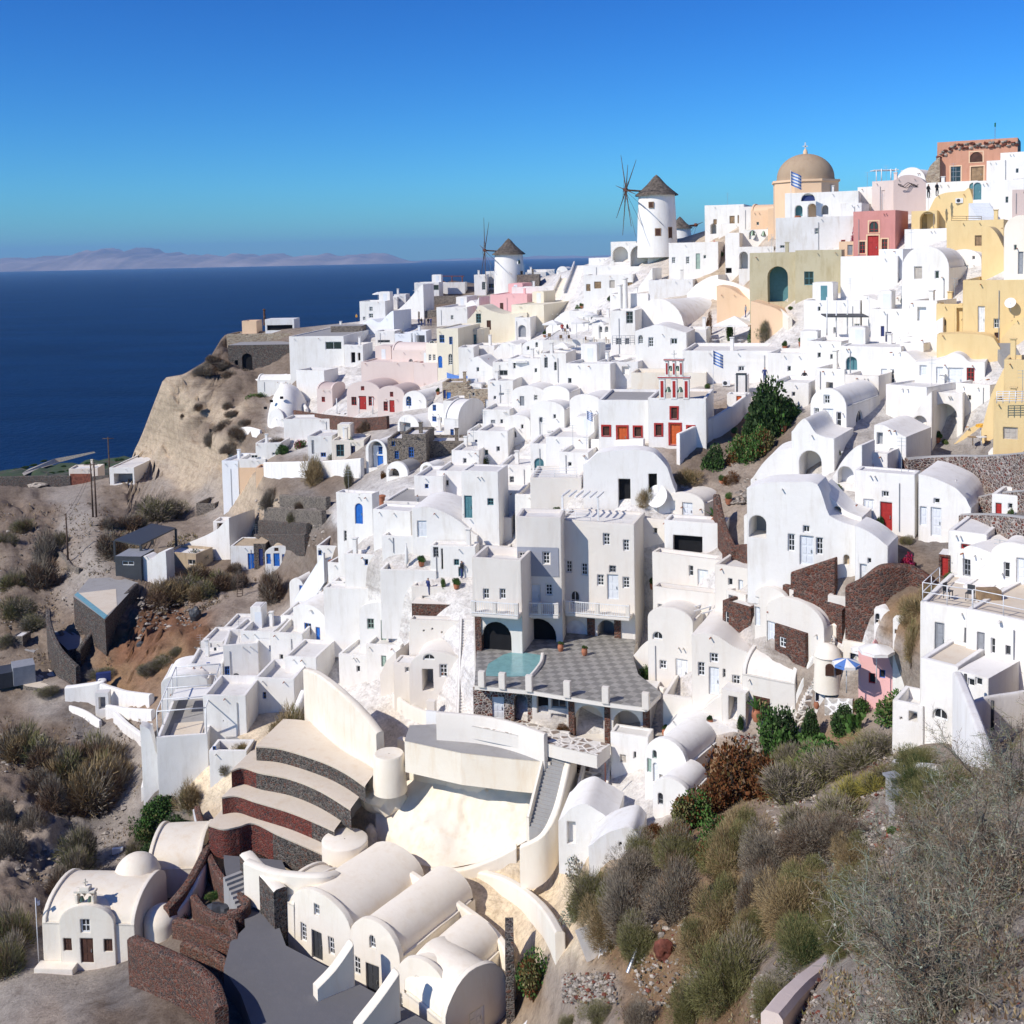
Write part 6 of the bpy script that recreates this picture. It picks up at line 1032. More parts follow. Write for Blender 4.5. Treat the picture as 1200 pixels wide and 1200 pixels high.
f2 = Fr(fr_.w(0, 0, .06), fr_.u); panel(b, f2, [(max(sA, .05), tA), (sB, tA), (sB, tB), (max(sA, .05), tB)], [(p, .06, None) for p in wpoly], 'greyface'); b.build('painted_band', hh[0])
HH('655 745 764 612 | tall right wing of the grey-white hotel with rows of small white-barred windows | o 712 745 23 36 grey a;d 676 745 25 36 frame a;w 674 701 11 16 frame a;w 667 664 7 14;w 685 667 7 14;w 704 680 8 13;d 718.5 688 13 29 paledoor;w 734 683 8 13;w 718 667 8 8 grey;w 711 632 8 14;w 734 639 7 13;wR 760 700 1 1', -14, dep=9, par=.2, yk=597, **G)
hC = HOUSES[-1]
def pier(x, yb, yt, w_, lab, fr_, mat='redstone'):
    a, b_ = fr_.loc(x - w_ / 2, yb), fr_.loc(x + w_ / 2, yt); m = MB(); m.box(fr_.w(a[0], a[1] - .3, .12), fr_.u * (b_[0] - a[0]), fr_.n * -.6, UP * (b_[1] - a[1] + .3), mat); tag(m.build('stone_pier', None, fr_.w(a[0], a[1])), lab, 'pier')
pier(693, 769, 725, 8, 'red stone pier right of the arched French door', hC[1]); pier(724, 758, 722, 7, 'red stone pier at the corner of the right hotel wing', hC[1]); pier(659, 763, 712, 8, 'red stone pier between the black arch and the French door', hC[1]); pier(604.5, 764, 732, 8, 'red stone pier between the two black arches', fr_); pier(561, 775, 722, 6, 'red stone pier at the left end of the pool arch', HOUSES[-3][1])
def balcony(x0, x1, y, out, lab, fr_, h=1.0):
    a, b_ = fr_.loc(x0, y), fr_.loc(x1, y); t = thing('balcony', lab, 'balcony', fr_.w((a[0] + b_[0]) / 2, a[1])); m = MB(); m.box(fr_.w(a[0], a[1] - .25, 0), fr_.u * (b_[0] - a[0]), fr_.n * out, UP * .25, 'greige'); m.build('slab', t)
    m = MB(); n = max(4, int((b_[0] - a[0]) / .16))
    for k in range(n + 1): m.box(fr_.w(a[0] + (b_[0] - a[0]) * k / n - .02, a[1], out - .05), fr_.u * .04, fr_.n * .04, UP * h, 'frame')
    for zz in (.05, h): m.box(fr_.w(a[0], a[1] + zz, out - .07), fr_.u * (b_[0] - a[0]), fr_.n * .08, UP * .07, 'frame')
    for s_ in (a[0], b_[0] - .35, (a[0] + b_[0]) / 2 - .17): m.box(fr_.w(s_, a[1], out - .3), fr_.u * .35, fr_.n * .3, UP * h * 1.05, 'greige')
    m.build('balustrade', t)
balcony(558, 612, 713, 1.3, 'white balustrade balcony over the pool arch', HOUSES[-3][1]); balcony(613, 656, 716, 1.0, 'middle balcony over the second black arch', fr_); balcony(668, 742, 712, 1.5, 'long balcony over the arched French door', hC[1])
railing([hC[1].w(.4, hC[3] * .98, -.2), hC[1].w(3.0, hC[3] * .98, -.2)], 1.1, 'frame', 'white slatted rail on the roof of the right hotel wing', 3)
t = thing('pergola', 'white beam pergola on the roof of the right hotel wing', 'pergola', hC[1].w(1, hC[3], -2)); q0 = hC[1].w(.3, hC[3], -.6)
for i in range(6): b = MB(); b.box(q0 + hC[1].u * (i * .62) + UP * 1.9, -hC[1].n * 2.6, hC[1].u * .12, UP * .14, 'frame'); b.build('beam', t)
for i in (0, 3.2): b = MB(); b.box(q0 + hC[1].u * i, hC[1].u * .14, -hC[1].n * .14, UP * 1.95, 'frame'); b.build('post', t)
HH('560 598 668 640 | open roof terrace with white columns on the left hotel bay | o 571 655 20 20 grey;w 590 652 1 1', -10, dep=4, dm=1.5, **G)
HH('606 668 640 584 | tall pale blank block rising behind the slate blue band | ', -6, dep=6, dm=4, yk=575, **G); HH('610 632 632 612 | dark red rubble planter wall on the hotel roof | ', -4, 'redstone', par=.2, dep=2, dm=1.8, name='stone_wall', cat='wall'); HH('630 676 622 588 | stepped rubble and white parapet behind the roof pergola | ', -4, 'redstone', 'T', top='630,606 645,598 662,590 676,588', dep=3, dm=3, name='stone_wall', cat='wall')
for x, y, l in ((565, 803, 'first'), (589, 805, 'second'), (620.5, 808, 'third'), (665, 815, 'fourth'), (710, 822, 'fifth'), (757, 829, 'sixth')): p = onz(x, y + .5, ZT); b = MB(); b.cbox(p - UP * .1, .52, .4, 1.25, 'greige', R(-18)); tag(b.build('parapet_post', None, p), l + ' square pale post from the left along the court edge', 'post', 'posts along the court edge')
# arcade below the court
HH('555 627 844 806 | rubble-fronted arcade with a pale door and an arched doorway under the court | d 584 830 14 26 paledoor;o 610.5 830 16 32 white a', -8, 'mixstone', Y=84.2, dep=5, par=0, name='arcade', cat='building', fmat='greige'); HH('624 672 852 812 | arcade bay with a dark window and rolled canopy under the court | o 636 826 13 20 void;w 655 822 18 16 grey;o 655 842 18 10 darkwood', -10, Y=83.4, dep=5, par=0, **{**G, 'name': 'arcade'}); HH('668 715 868 818 | arcade bay with the left big open arch under the court | o 690.5 846 34 38 cream a', -12, Y=82.2, dep=5, par=0, **{**G, 'name': 'arcade'}); HH('712 760 874 825 | arcade bay with the right big open arch under the court | o 735 848 32 30 creamwhite a', -12, Y=81.0, dep=5, par=0, **{**G, 'name': 'arcade'})
f_ = HOUSES[-2][1]; pier(670, 866, 822, 6, 'red stone pier left of the big open arches', f_); pier(712, 868, 828, 6, 'red stone pier between the two big open arches', HOUSES[-1][1]); pier(757, 872, 830, 6, 'red stone pier right of the big open arches', HOUSES[-1][1])
shrub(658, 856, 20, 'rust', 'red and yellow flowers in the arcade planter', 9)
for x, y, l in ((657, 763, 'clay pot with a small tree left of the arched French door'), (685, 768, 'clay pot with a small tree right of the arched French door')): pot(x, y, .75, l, Z=ZT)
wallrun([onz(x, y, ZT - 2.9) for x, y in ((512, 846), (560, 850), (600, 858), (640, 872))], .8, .4, 'greige', 'pale parapet between the cobbled lane and the grey walkway', 'parapet_wall'); tag(platform([onz(x, y, ZT - 2.9) for x, y in ((512, 838), (556, 842), (626, 848), (672, 862), (715, 872), (700, 885), (660, 876), (600, 860), (550, 850))], 'cobble', 'greige', '', 'lane', 'lane', 1, smooth=False), 'grey cobbled lane before the rubble arcade', 'lane')
# right of court
HH('708 737 788 764 | white garden wall with a red rubble panel at the court corner | n 724 772 26 12 redstone', -16, dep=3, par=.8, **G); HH('737 762 795 750 | curling white garden wall right of the rubble panel | ', -30, 'greige', 'T', top='737,772 745,765 753,756 762,750', dep=1, name='garden_wall', cat='wall'); shrub(757, 798, 26, 'green', 'green bushes in the planter by the court', 18); shrub(770, 806, 14, 'rust', 'brown bush at the right end of the planter', 10)
wallrun([P(x, y) for x, y in ((742, 802), (760, 810), (780, 820))], [.5, .7, .9], .4, 'greige', 'sloping pale coping at the right end of the court', 'coping_wall'); stairs(P(770, 862), P(768, 818), 2.0, 10, 'grey', 'grey steps between the arcade and the white terraces')
HH('765 848 700 652 | pale two-storey house with a stone-fronted balcony and small windows | w 810 669 5 12;d 824 682 12 28 paledoor;w 837.5 677 5 12;o 783 640 1 1', -22, yk=646, dep=6, par=.25, **G); HH('766 790 690 660 | cube balcony with a red rubble front on the pale two-storey house | n 776 667 20 18 redstone;w 769 678 4 9;w 781 681 4 9', -14, dm=-1.6, dep=2.5, par=.6, **G); HH('766 845 745 692 | curved white terrace storey below the stone-fronted balcony | w 774 713 6 10;n 830 722 1 1', -18, dm=-1, yk=686, dep=5, par=.6, **G)
HH('744 768 745 700 | low shaded link house right of the tall hotel wing | o 736 738 1 1 void', -30, dm=2, **G)
HH('779 850 655 612 | white vault-roofed annex above the black void opening | o 806 640 34 24 void', -10, 'white', yk=604, dep=5, par=.2, name='annex', cat='building'); HH('780 826 612 577 | small cream barrel vault with a door and a square window | w 788 592 7 11 frame;d 806 599 12 20 paledoor', -24, 'greige', 'V', rise=.26, dep=6, name='vaulted_house'); dish(771, 600, 1.05, 'large white satellite dish behind the tall hotel wing', Y=98); shrub(757, 590, 20, 'gold', 'dry golden bush beside the satellite dish', 22)
HH('676 718 602 562 | crumbling stepped pale wall left of the garage doorways | ', -8, 'greige', 'T', top='676,602 684,590 690,570 700,562 706,566 712,576 718,590', dep=4, name='ruined_wall', cat='wall'); HH('622 682 602 560 | round pale water tank wall with a white lattice fence | ', -6, 'greige', par=.3, dep=6, name='water_tank', cat='tank'); railing([P(626, 562, 106) + UP * .1, P(650, 562, 106) + UP * .1, P(676, 560, 106)], 1.0, 'frame', 'white lattice fence on the round pale tank', 3); ac(P(698, 602, 100), 'air conditioner on the crumbling stepped wall'); 
# vaults cascading to the right of the court
HH('760 813 803 712 | white vaulted house with a small arched window and French doors | w 771 745 12 9 void a;d 799 788 14 30 frame;w 777 779 8 10 glass', -18, 'greige', 'V', rise=.28, dep=7, name='vaulted_house'); t = thing('pergola', 'bare white beam pergola on the vaulted house', 'pergola', P(802, 735)); q0 = P(795, 738, 86)
for i in range(3): b = MB(); b.box(q0 + Vector((i * .9, i * -.3, 1.4)), Vector((2.2, .9, .3)), Vector((0, .1, 0)), UP * .1, 'frame'); b.build('beam', t)
HH('811 888 815 744 | white rounded terrace house with five white windows above the patios | w 822 784 8 16 frame;w 837 771 10 11 frame;d 837 798 12 32 paledoor;w 863 799 9 15;w 849 789 3 10', -14, 'greige', 'T', top='811,744 830,742 845,748 860,758 875,764 888,774', dep=7, name='white_house'); HH('870 932 845 796 | long low white vault with a brown-framed window | w 892.5 828 14 17 wood', -20, 'greige', 'H', rise=.3, dep=5, name='vaulted_house', trim='darkwood')
HH('847 880 745 708 | square dark stone bathhouse block with a white roof tank | w 852 724 4 14 frame', -38, 'redstone', dep=3.5, par=.2, fmat='floorwhite', name='stone_block', cat='building'); HH('851 874 712 694 | white roof tank box on the dark stone block | w 859 703 10 9 grey', -38, 'greige', dep=3, name='roof_tank', cat='tank', down=.5); HH('908 944 778 737 | second dark stone block on the orange terrace | w 917 753 8 12 frame;wR 936 754 7 12 darkwood', -40, 'redstone', dep=3.5, par=.2, fmat='floorwhite', name='stone_block', cat='building')
HH('884 924 745 688 | white vault above the dark stone block with a small window | w 884 705 1 1;w 886 704 5 9;d 886 722 6 22 paledoor', -34, 'greige', 'V', rise=.35, dep=7, name='vaulted_house'); HH('898 966 770 702 | long white barrel vault stretching right toward the red garden wall | d 904 745 10 32 paledoor;wR 957 730 7 9 void', -38, 'greige', 'V', rise=.3, dep=11, name='vaulted_house')
z1 = P(860, 752).z; tag(platform([onz(x, y, z1) for x, y in ((838, 745), (870, 764), (893, 752), (862, 737))], 'orangefloor', 'greige', '', 'patio', 'patio', 1.5, smooth=False), 'orange tiled patio beside the square dark stone block', 'patio'); z1 = P(905, 780).z; tag(platform([onz(x, y, z1) for x, y in ((888, 768), (925, 784), (937, 780), (915, 762), (900, 758))], 'orangefloor', 'greige', '', 'patio', 'patio', 1.5, smooth=False), 'orange tiled patio below the second dark stone block', 'patio')
HH('777 838 838 818 | curved white patio wall with a table below the French doors | ', -12, 'greige', par=.9, dep=5, name='patio_wall', cat='patio'); HH('818 854 842 812 | second white stepped patio with a lounger | ', -16, 'greige', 'T', top='818,836 828,828 838,820 854,812', dep=1, name='patio_wall', cat='patio'); HH('778 865 868 845 | smooth white cave roof below the patios | ', -12, 'white', 'T', top='778,858 790,846 810,842 835,848 865,856', dep=4, name='cave_house', cat='house')
HH('846 874 846 810 | white gateway frame leading to the path below the patios | o 859 830 10 28 grey', -20, 'greige', dep=1.5, par=0, name='gateway', cat='gate'); 
for x, y, h_, l, kd in ((887, 850, 1.1, 'clay pot with a spiky plant by the brown-framed window', 1), (832, 858, .8, 'clay pot with red flowers on the cave roof', 0), (780, 868, .8, 'clay pot at the foot of the grey steps', 0), (837, 621, 1.1, 'large clay pot with an agave on the terrace', 1), (672, 912, .8, 'round clipped bush in a pot beside the dark staircase', 0)): pot(x, y, h_, l, 'dark', agave=bool(kd), dz=.3)
shrub(868, 852, 12, 'dark', 'dark cone-shaped bush beside the gateway frame', 14)
# lower small church group
HH('716 760 905 861 | flat-roofed white annex with one taupe shutter | w 730 889 7 9 shutter;w 744 885 3 8 glass', -16, 'white', yk=850, dep=5, par=.1, name='annex', cat='building'); HH('756 806 932 866 | small white chapel with arched doors at the foot of the patios | w 767 884 5 10 palegreen a;d 761 897 5 16 palegreen;w 775 912 4 9 shutter;d 768 905 5 22 paledoor a', -28, 'white', 'V', rise=.5, dep=6, name='small_chapel', cat='chapel'); HH('765 808 955 912 | low white vault with a shuttered front in front of the small chapel | w 774 936 6 14 grey a', -24, 'white', 'V', rise=.4, dep=3.5, name='small_vault', cat='building')
tag(platform([P(x, y) for x, y in ((690, 905), (712, 900), (760, 930), (778, 950), (760, 965), (730, 960), (700, 940))], 'crazy', 'white', '', 'paved_court', 'court', 1.5, smooth=False), 'crazy-paved pale court left of the small chapel', 'court'); wallrun(pxs('720,958 728,966 740,970 752,968'), .8, .5, 'redstone', 'small curved rubble seat wall on the crazy-paved court', 'seat_wall')
HH('655 722 1002 938 | smooth white cave house below the crazy-paved court | n 670 976 10 26 white', -10, 'white', 'T', top='655,962 668,948 685,942 700,950 722,962', dep=4, down=1.5, name='cave_house'); HH('690 750 1005 972 | crumbled white wall with a round hole above the shrubs | w 727 989 4 5 void a', -10, 'white2', 'T', top='690,992 705,980 720,973 740,970 750,980', dep=3, name='ruined_wall', cat='wall')
stairs(P(688, 960), P(700, 905), 1.8, 14, 'crazy', 'pale stone steps beside the crazy-paved court', wallh=.8, wmat='white'); HH('664 690 905 880 | stone planter with dark agaves at the top of the dark staircase | ', -20, 'mixstone', par=.3, dep=3, fmat='leaf_brown', name='stone_planter', cat='planter'); shrub(680, 886, 20, 'dark', 'dark agave plants in the stone planter', 12)
b = MB(); p = P(710, 945); b.tube([p, p + UP * 3.2], .04, 'rust', 6); tag(b.build('metal_pole', None, p), 'thin rusty pole in the crazy-paved court', 'pole')
# ---------------- left of the hotel
HH('481 546 752 727 | pale wall pierced with small holes under the rubble band | w 534 745 8 7 grey;w 497 739 2 2 void;w 507 737 2 2 void;w 518 741 2 2 void', -10, 'greige', par=.2, dep=4, yk=722, name='pierced_wall', cat='wall'); HH('483 544 731 708 | red and black rubble band wall under the roof terrace | ', -10, 'redstone', dm=.8, dep=3, par=0, fmat='greige', name='stone_wall', cat='wall'); HH('483 543 712 688 | roof terrace with a pale railing above the rubble band | n 512 703 34 8 grey', -10, 'greige', yk=676, par=.8, dep=5, dm=1.2, name='roof_terrace', cat='terrace')
HH('480 548 812 764 | pale round-vaulted house with a half-moon fanlight | w 503 770 14 7 glass a;w 520 786 9 15;o 502 797 13 26 grey', -8, 'greige', 'V', rise=.3, dep=6, name='vaulted_house'); HH('462 496 818 778 | pale side block with a small window left of the fanlight | w 478 785 6 6 void', -14, 'greige', dep=4, par=.1, yk=768, dm=-.8, name='side_block', cat='building'); HH('446 466 812 768 | rounded pale buttress left of the side block | ', -20, 'greige', 'T', top='446,790 452,776 458,770 466,764', dep=3, name='buttress', cat='wall')
tag(platform([P(x, y) for x, y in ((466, 822), (500, 806), (530, 806), (535, 825), (500, 845), (470, 836))], 'concrete', 'greige', '', 'yard', 'yard', 1, smooth=False), 'smooth grey yard before the fanlight house', 'yard'); wallrun(pxs('462,825 480,838 500,846 512,848'), 1.0, .4, 'greige', 'pale wall closing the grey yard', 'parapet_wall'); HH('500 510 848 822 | square pale gate pillar at the yard corner | ', -10, 'greige', par=0, dep=.6, fmat='greige', name='gate_pillar', cat='pillar')
stairs(P(549, 842), P(552, 725), 1.6, 34, 'white', 'long zigzag-edged white staircase left of the rubble arcade', wallh=.3); 
# mid-left whites
HH('422 478 757 706 | white vaulted house with a pale green window and door | w 434.5 731 8 12 palegreen;d 451.5 740 9 26 palegreen;w 467 738 7 7 frame', -10, 'white', 'V', rise=.2, dep=7); HH('388 424 748 700 | blank white house left of the pale green door | ', -8, yk=690, par=.1); HH('345 392 762 712 | white house end with two bright blue openings | w 361 737 8 13 blue;d 373 745 5 20 blue', -22, roof='T', top='345,712 360,708 375,716 392,735', dep=9); 
HH('380 482 715 690 | long smooth white roof house stepping toward the rubble band | ', -8, yk=684, par=.15)
HH('396 438 642 578 | white house with a bright blue arched door on the cliff edge | d 421 602 9 24 blue a;wL 398 595 3 12 blue;w 421 580 1 1;w 405 628 3 12 white', -20, yk=574, dep=6, par=.3); wallrun(pxs('404,618 412,616 420,619 428,616'), 1.0, .2, 'awnblue', 'blue cloth and flower boxes on the cliff edge balcony', 'balcony_cloth', 'cloth'); shrub(412, 612, 12, 'rust', 'rust-coloured plant on the cliff edge balcony', 6)
HH('438 482 640 598 | white sloping-roof house right of the blue arched door | ', -20, yk=590, par=.2); HH('450 506 600 588 | low building with a broad smooth grey roof | ', -14, 'white', yk=571, par=.15, fmat='concrete'); HH('484 560 655 598 | white house with a tall louvred shutter | w 495 620 11 19 paledoor;n 540 600 1 1', -12, roof='T', top='484,596 500,594 520,600 540,612 560,628', dep=7); HH('543 586 655 552 | tall white house with a teal door and a small dark window | d 549 594 9 26 teal;w 575 588 7 8 teal', -16, yk=544, par=.1, dep=8)
HH('505 558 676 640 | white house with three dark slim windows beside the patio | w 511 647 6 12 grey;w 518.5 655 2 24 grey;w 535 659 6 7 teal;d 540.5 670 6 11 teal', -10, yk=634, par=.2); HH('446 512 690 668 | round-edged white patio with a folded parasol and loungers | ', -8, par=.9, yk=648, fmat='floorcream', name='patio', cat='patio'); HH('448 485 650 628 | white wall behind the patio with a green strip | ', -12, yk=620)
for i, (x, y) in enumerate(((462, 672), (470, 672))): lounger(P(x, y, 107), 30, 'lounger on the round-edged white patio', 'loungers on the white patio')
t = thing('folded_parasol', 'tall folded grey parasol on the round-edged white patio', 'parasol', P(477, 668)); b = MB(); p = P(477, 672, 107); b.tube([p, p + UP * 3], .04, 'metal', 6); b.build('pole', t); b = MB(); b.lathe(p + UP * .9, [(.05, 0), (.22, .3), (.16, .9), (.2, 1.2), (.03, 2.0)], 'canvas', 8); b.build('canopy', t)
HH('405 452 700 650 | tall white wing with a tiny blue window left of the patio | w 429.5 659 4 7 blue', -14, yk=644, par=.4); HH('385 412 690 660 | little white shop terrace with a flower bowl | o 376 690 1 1', -18, par=.7); b = MB(); p = P(393, 662); b.lathe(p, [(.2, 0), (.8, .5), (.75, .5), (.1, .3)], 'clay', 14); tag(b.build('clay_bowl', None, p), 'big terracotta bowl beside the shop terrace', 'bowl'); chimney(448, 596, 1.3, 'terracotta chimney pot beside the broad grey roof', .8, 'clay')
stairs(P(354, 708), P(388, 655), 1.6, 26, 'cool', 'long straight bluish white staircase climbing to the shop terrace', wallh=.9); HH('340 356 712 678 | small white arch house with a blue door at the foot of the straight staircase | d 354 691 4 9 blue', -20, roof='V', rise=.45, dep=4); HH('372 398 668 640 | rounded white corner terrace with blue railings | w 375 648 4 6 blue', -10, par=.7)
HH('356 398 740 700 | wedge-shaped white terrace by the straight staircase | ', -10, roof='T', top='356,735 366,720 380,712 398,704', dep=5); HH('390 450 700 682 | slatted white canopy block under the tall wing | n 404 683 1 1', -8, yk=676)
# steps of small houses around 520-620, 480-560
for a in ('592 622 520 486 | white house with a low grey archway above the turquoise plunge pool | o 600 508 10 9 grey a;w 612 500 3 5 glass#-14', '560 596 545 505 | white house beneath brown rounded shrubs | w 570 530 4 6 teal;w 584 526 4 6 glass#-14', '530 562 560 528 | white cube with a stone garden wall | w 545 540 4 6 glass#-12', '512 545 580 552 | white cube above the agave planter | w 524 566 4 7 glass#-12', '622 662 512 470 | bluish white wall house with rooftop chairs | w 634 492 4 6 glass;w 650 488 3 5 glass#-18', '572 602 478 446 | white house with a dark slot left of the beige parasol | w 588 462 6 3 void;w 580 466 3 4 glass#-14', '600 640 485 452 | white house with a small balcony door | d 612 470 5 11 grey;w 628 466 4 6 glass#-16', '636 668 494 452 | plain white stepped house right of the small balcony door | w 650 470 3 5 glass#-18', '668 706 500 462 | smooth blank white wall left of the orange doors | #-22', '586 624 580 545 | white house end with a turquoise plunge pool terrace | w 600 562 5 7 grey#-12', '622 656 560 520 | white arch house with a teal arched door | d 620 550 1 1;d 632 547 11 20 teal a#-10', '656 690 560 530 | stepped white block beside the teal arched door | w 668 544 4 5 glass#-14', '604 640 620 580 | white curved stair house under the teal arched door | w 614 600 4 7 glass#-12', '576 612 610 575 | blank white cube behind the tall teal-doored house | #-14', '520 556 500 470 | white vaulted store right of the blue-windowed vault | #-16', '566 598 512 480 | white house with a blue-grey door on the lane | d 578 498 5 12 grey;w 588 494 3 5 glass#-14', '548 572 530 505 | white block under the stone gate | w 558 518 3 5 blue#-12', '486 520 585 558 | white cube with one blue window above the grey roof | w 500 570 4 5 blue#-12', '640 662 545 518 | white gable with a black round vent | w 650 530 4 4 void a#-10'):
    s_, y_ = a.split('#'); HH(s_, float(y_), roof=rnd.choice('FFFV') if 'cube' not in s_ and 'block' not in s_ and 'gable' not in s_ else 'F', rise=.25, dep=6)
for x, y, w_, kd, h_, l in ((548, 536, 14, 'rust', 18, 'rust brown rounded shrub above the white cube'), (565, 532, 10, 'brown', 14, 'dark brown rounded shrub beside the white statue'), (568, 548, 16, 'green', 14, 'green bush beneath the brown rounded shrubs'), (512, 580, 26, 'pale', 14, 'large grey-green agave on the round white planter'), (532, 572, 12, 'green', 16, 'leafy plant right of the large agave'), (590, 462, 20, 'green', 16, 'green tree between the purple vines'), (600, 455, 12, 'pink', 8, 'purple bougainvillea between the houses'), (574, 412, 10, 'olive', 8, 'small olive bush below the cream curved house'), (430, 505, 26, 'grey', 14, 'grey dry bush under the pinkish terrace wall'), (556, 434, 12, 'olive', 6, 'low olive tuft beside the swooping parapet'), (642, 470, 10, 'dark', 10, 'dark little bush by the balcony door'), (520, 690, 8, 'green', 14, 'potted palm-like plants on the patio edge'), (495, 548, 10, 'rust', 7, 'clay-coloured plants by the smallest arch'), (448, 560, 10, 'rust', 9, 'cluster of clay pots with plants below the small arch')): shrub(x, y, w_, kd, l, h_)
# ---------------- right middle: big white houses
HH('985 1056 455 406 | white house with a teal arched recess below the navy doors | n 998 426 13 16 teal a;d 1036 441 7 17 paledoor', -10, yk=400, par=.1); HH('1020 1070 402 362 | white house with two navy doors on the lane | d 1034 388 4 12 navy;d 1041 395 7 12 navy', -12, roof='F', dep=5, par=.3); HH('942 1008 396 352 | white pavilion house with small windows behind the pergola posts | w 960 362 3 5 glass;w 979 387 4 7 glass;w 1008 384 6 9 void;d 1014 388 6 10 darkwood', -14, par=.2, dep=6)
t = thing('pergola', 'white post pergola with a dark awning before the white pavilion house', 'pergola', P(970, 395))
for x, y in ((969, 393), (993, 393), (980, 398), (1018, 392)): p = P(x, y, 121); b = MB(); b.tube([p, p + UP * 4.2], .07, 'frame', 6); b.build('post', t)
b = MB(); p = P(968, 372, 121); b.box(p, P(1018, 372, 119) - p, Vector((0, 2, .2)), UP * .12, 'dark'); b.build('awning', t)
person(P(1026, 398, 120), 'person in red with a white bag walking on the lane by the navy doors', 1, 'brightred', 'red')
HH('1040 1105 420 392 | huge smooth white rounded roof beside the yellow porch | ', -14, roof='T', top='1040,414 1050,402 1065,392 1085,385 1105,372', dep=7); HH('1066 1098 404 352 | white block between the vault and the yellow house with a shaded recess | n 1080 368 10 16 cool', -22, par=.2, dep=5)
HH('1072 1154 460 424 | white wavy-roofed house with a red shutter and pale doors | w 1082 434 8 12 paledoor;w 1101 442 8 24 paledoor;d 1120 445 18 28 paledoor;w 1137.5 442 9 22 red', -6, roof='T', top='1072,424 1090,423 1104,420 1112,416 1120,414 1128,417 1136,424 1154,424', dep=7, yk=None); HH('1040 1076 455 410 | white block left of the wavy-roofed house with one pale shutter | w 1036 440 7 16 frame', -34, roof='T', top='1040,420 1050,416 1060,412 1076,424', dep=5)
HH('950 992 512 455 | tall white barrel-vaulted house with faint white doors facing left | w 969 468 7 10 frame;w 957 488 6 20 frame;d 970.5 495 12 32 paledoor;w 983 492 6 18 frame;wR 1007 491 8 20 frame a;wR 1029 490 7 19 frame a', -20, roof='V', rise=.5, dep=9); HH('1038 1086 500 452 | white stepped block with a door between the vault and the arches | wR 1064 478 6 18 paledoor', -30, par=.15, dep=5)
HH('1087 1128 519 460 | white terrace block with a great segmental arch | o 1106 496 30 46 creamwhite a', -8, par=.1, yk=452, dep=6); H(1062, 1092, 520, 470, -14, 'T', 'white', 'white sloping stair wall with a large shaded arch under it', 'o 1078 503 16 32 cool a', top='1062,500 1072,484 1082,470 1092,459', dep=3, name='white_house', cat='house')
HH('1024 1062 550 500 | small white house with a pale arched window right of the tall vault | n 1031 514 7 14 grey;w 1028 530 5 5 void a;w 1046 535 7 20 paledoor a', -20, roof='T', top='1024,498 1034,498 1046,504 1062,512', dep=6)
HH('928 978 565 506 | white terrace house with a deep arched niche | o 950 547 26 38 creamwhite a', -16, roof='T', top='928,506 936,496 944,491 956,508 978,514', dep=6); HH('976 1010 575 525 | white curved stair bridge with an oval opening | o 991 557 18 20 cool a', -20, roof='T', top='976,558 986,542 996,530 1006,522 1010,522', dep=3); HH('880 935 590 524 | white rounded terrace wall left of the arched niche | n 886 562 1 1', -10, roof='T', top='880,562 892,545 905,532 920,527 935,526', dep=5)
HH('1002 1072 624 554 | white house with a bright red louvred door | d 1038.5 605 14 33 red;w 1018 597 12 24 paledoor;w 1038 579 8 7 frame', -12, yk=548, par=.1, dep=7); HH('1076 1138 634 556 | white hump-roofed house with a pale double door right of the red door | w 1082 605 8 22 paledoor;d 1097 612 12 34 paledoor;w 1098 587 7 6 frame', -12, roof='T', top='1076,556 1088,558 1104,564 1120,572 1132,584 1138,596', dep=6)
HH('876 1008 690 566 | long sweeping white house with pale doors above the red garden wall | w 945 620 8 8 frame;w 927.5 636 8 20 frame;d 945.5 645 16 34 paledoor;w 960.5 640 8 20 frame;n 992 656 7 12 tanrock a;o 888 617 20 26 grey a', -12, roof='T', top='876,572 895,566 930,565 958,568 972,604 1008,618', dep=3, down=1.5); HH('1002 1040 700 612 | white curved lower end of the long sweeping house | d 1012 676 8 30 frame;w 1019 657 4 6 frame;n 985 600 8 12 grey a', -14, roof='T', top='1002,616 1016,622 1028,630 1040,640', dep=3)
HH('962 1010 640 585 | white arch-windowed stair wall under the curved bridge | o 981 600 9 14 cool a', -14, roof='T', top='962,570 976,585 990,598 1010,606', dep=3, dm=-1)
# stone walls
def SW(s, h, m, l, th=.6, **k): wallrun(pxs(s), h, th, m, l, 'stone_wall', **k)
SW('1062,572 1090,575 1125,578 1160,580 1215,580', [2.4, 2.8, 3.0, 3.0, 3.0], 'mixstone', 'long dark rubble retaining wall below the yellow houses', cap='concrete'); SW('1058,560 1064,562 1072,566', [1.5, 1.2, .9], 'redstone', 'stepped red rubble end of the long retaining wall')
SW('1121,628 1150,630 1180,634 1215,640', [1.6, 1.7, 1.8, 1.8], 'mixstone', 'lower dark rubble wall with planters on top', cap='concrete'); SW('1098,592 1120,596 1142,604', 1.0, 'mixstone', 'rubble planter wall with green bushes in the paved yard'); SW('1150,600 1175,596 1215,594', 1.2, 'mixstone', 'grey-topped rubble wall along the right yard', cap='concrete'); HH('1162 1196 606 580 | small white storage hut between the two rubble walls | d 1170 597 7 15 red;w 1184 593 5 6 frame', -14, par=.2, dep=3); HH('1128 1146 560 542 | white kiosk niche against the long rubble wall | d 1137 552 6 13 paledoor', -14, par=.1, dep=2)
tag(platform([P(1075, 585), P(1215, 588), P(1215, 602), P(1140, 606), P(1100, 600)], 'concrete', 'mixstone', '', 'yard', 'yard', 1.2, smooth=False), 'dark paved yard between the two rubble walls', 'yard')
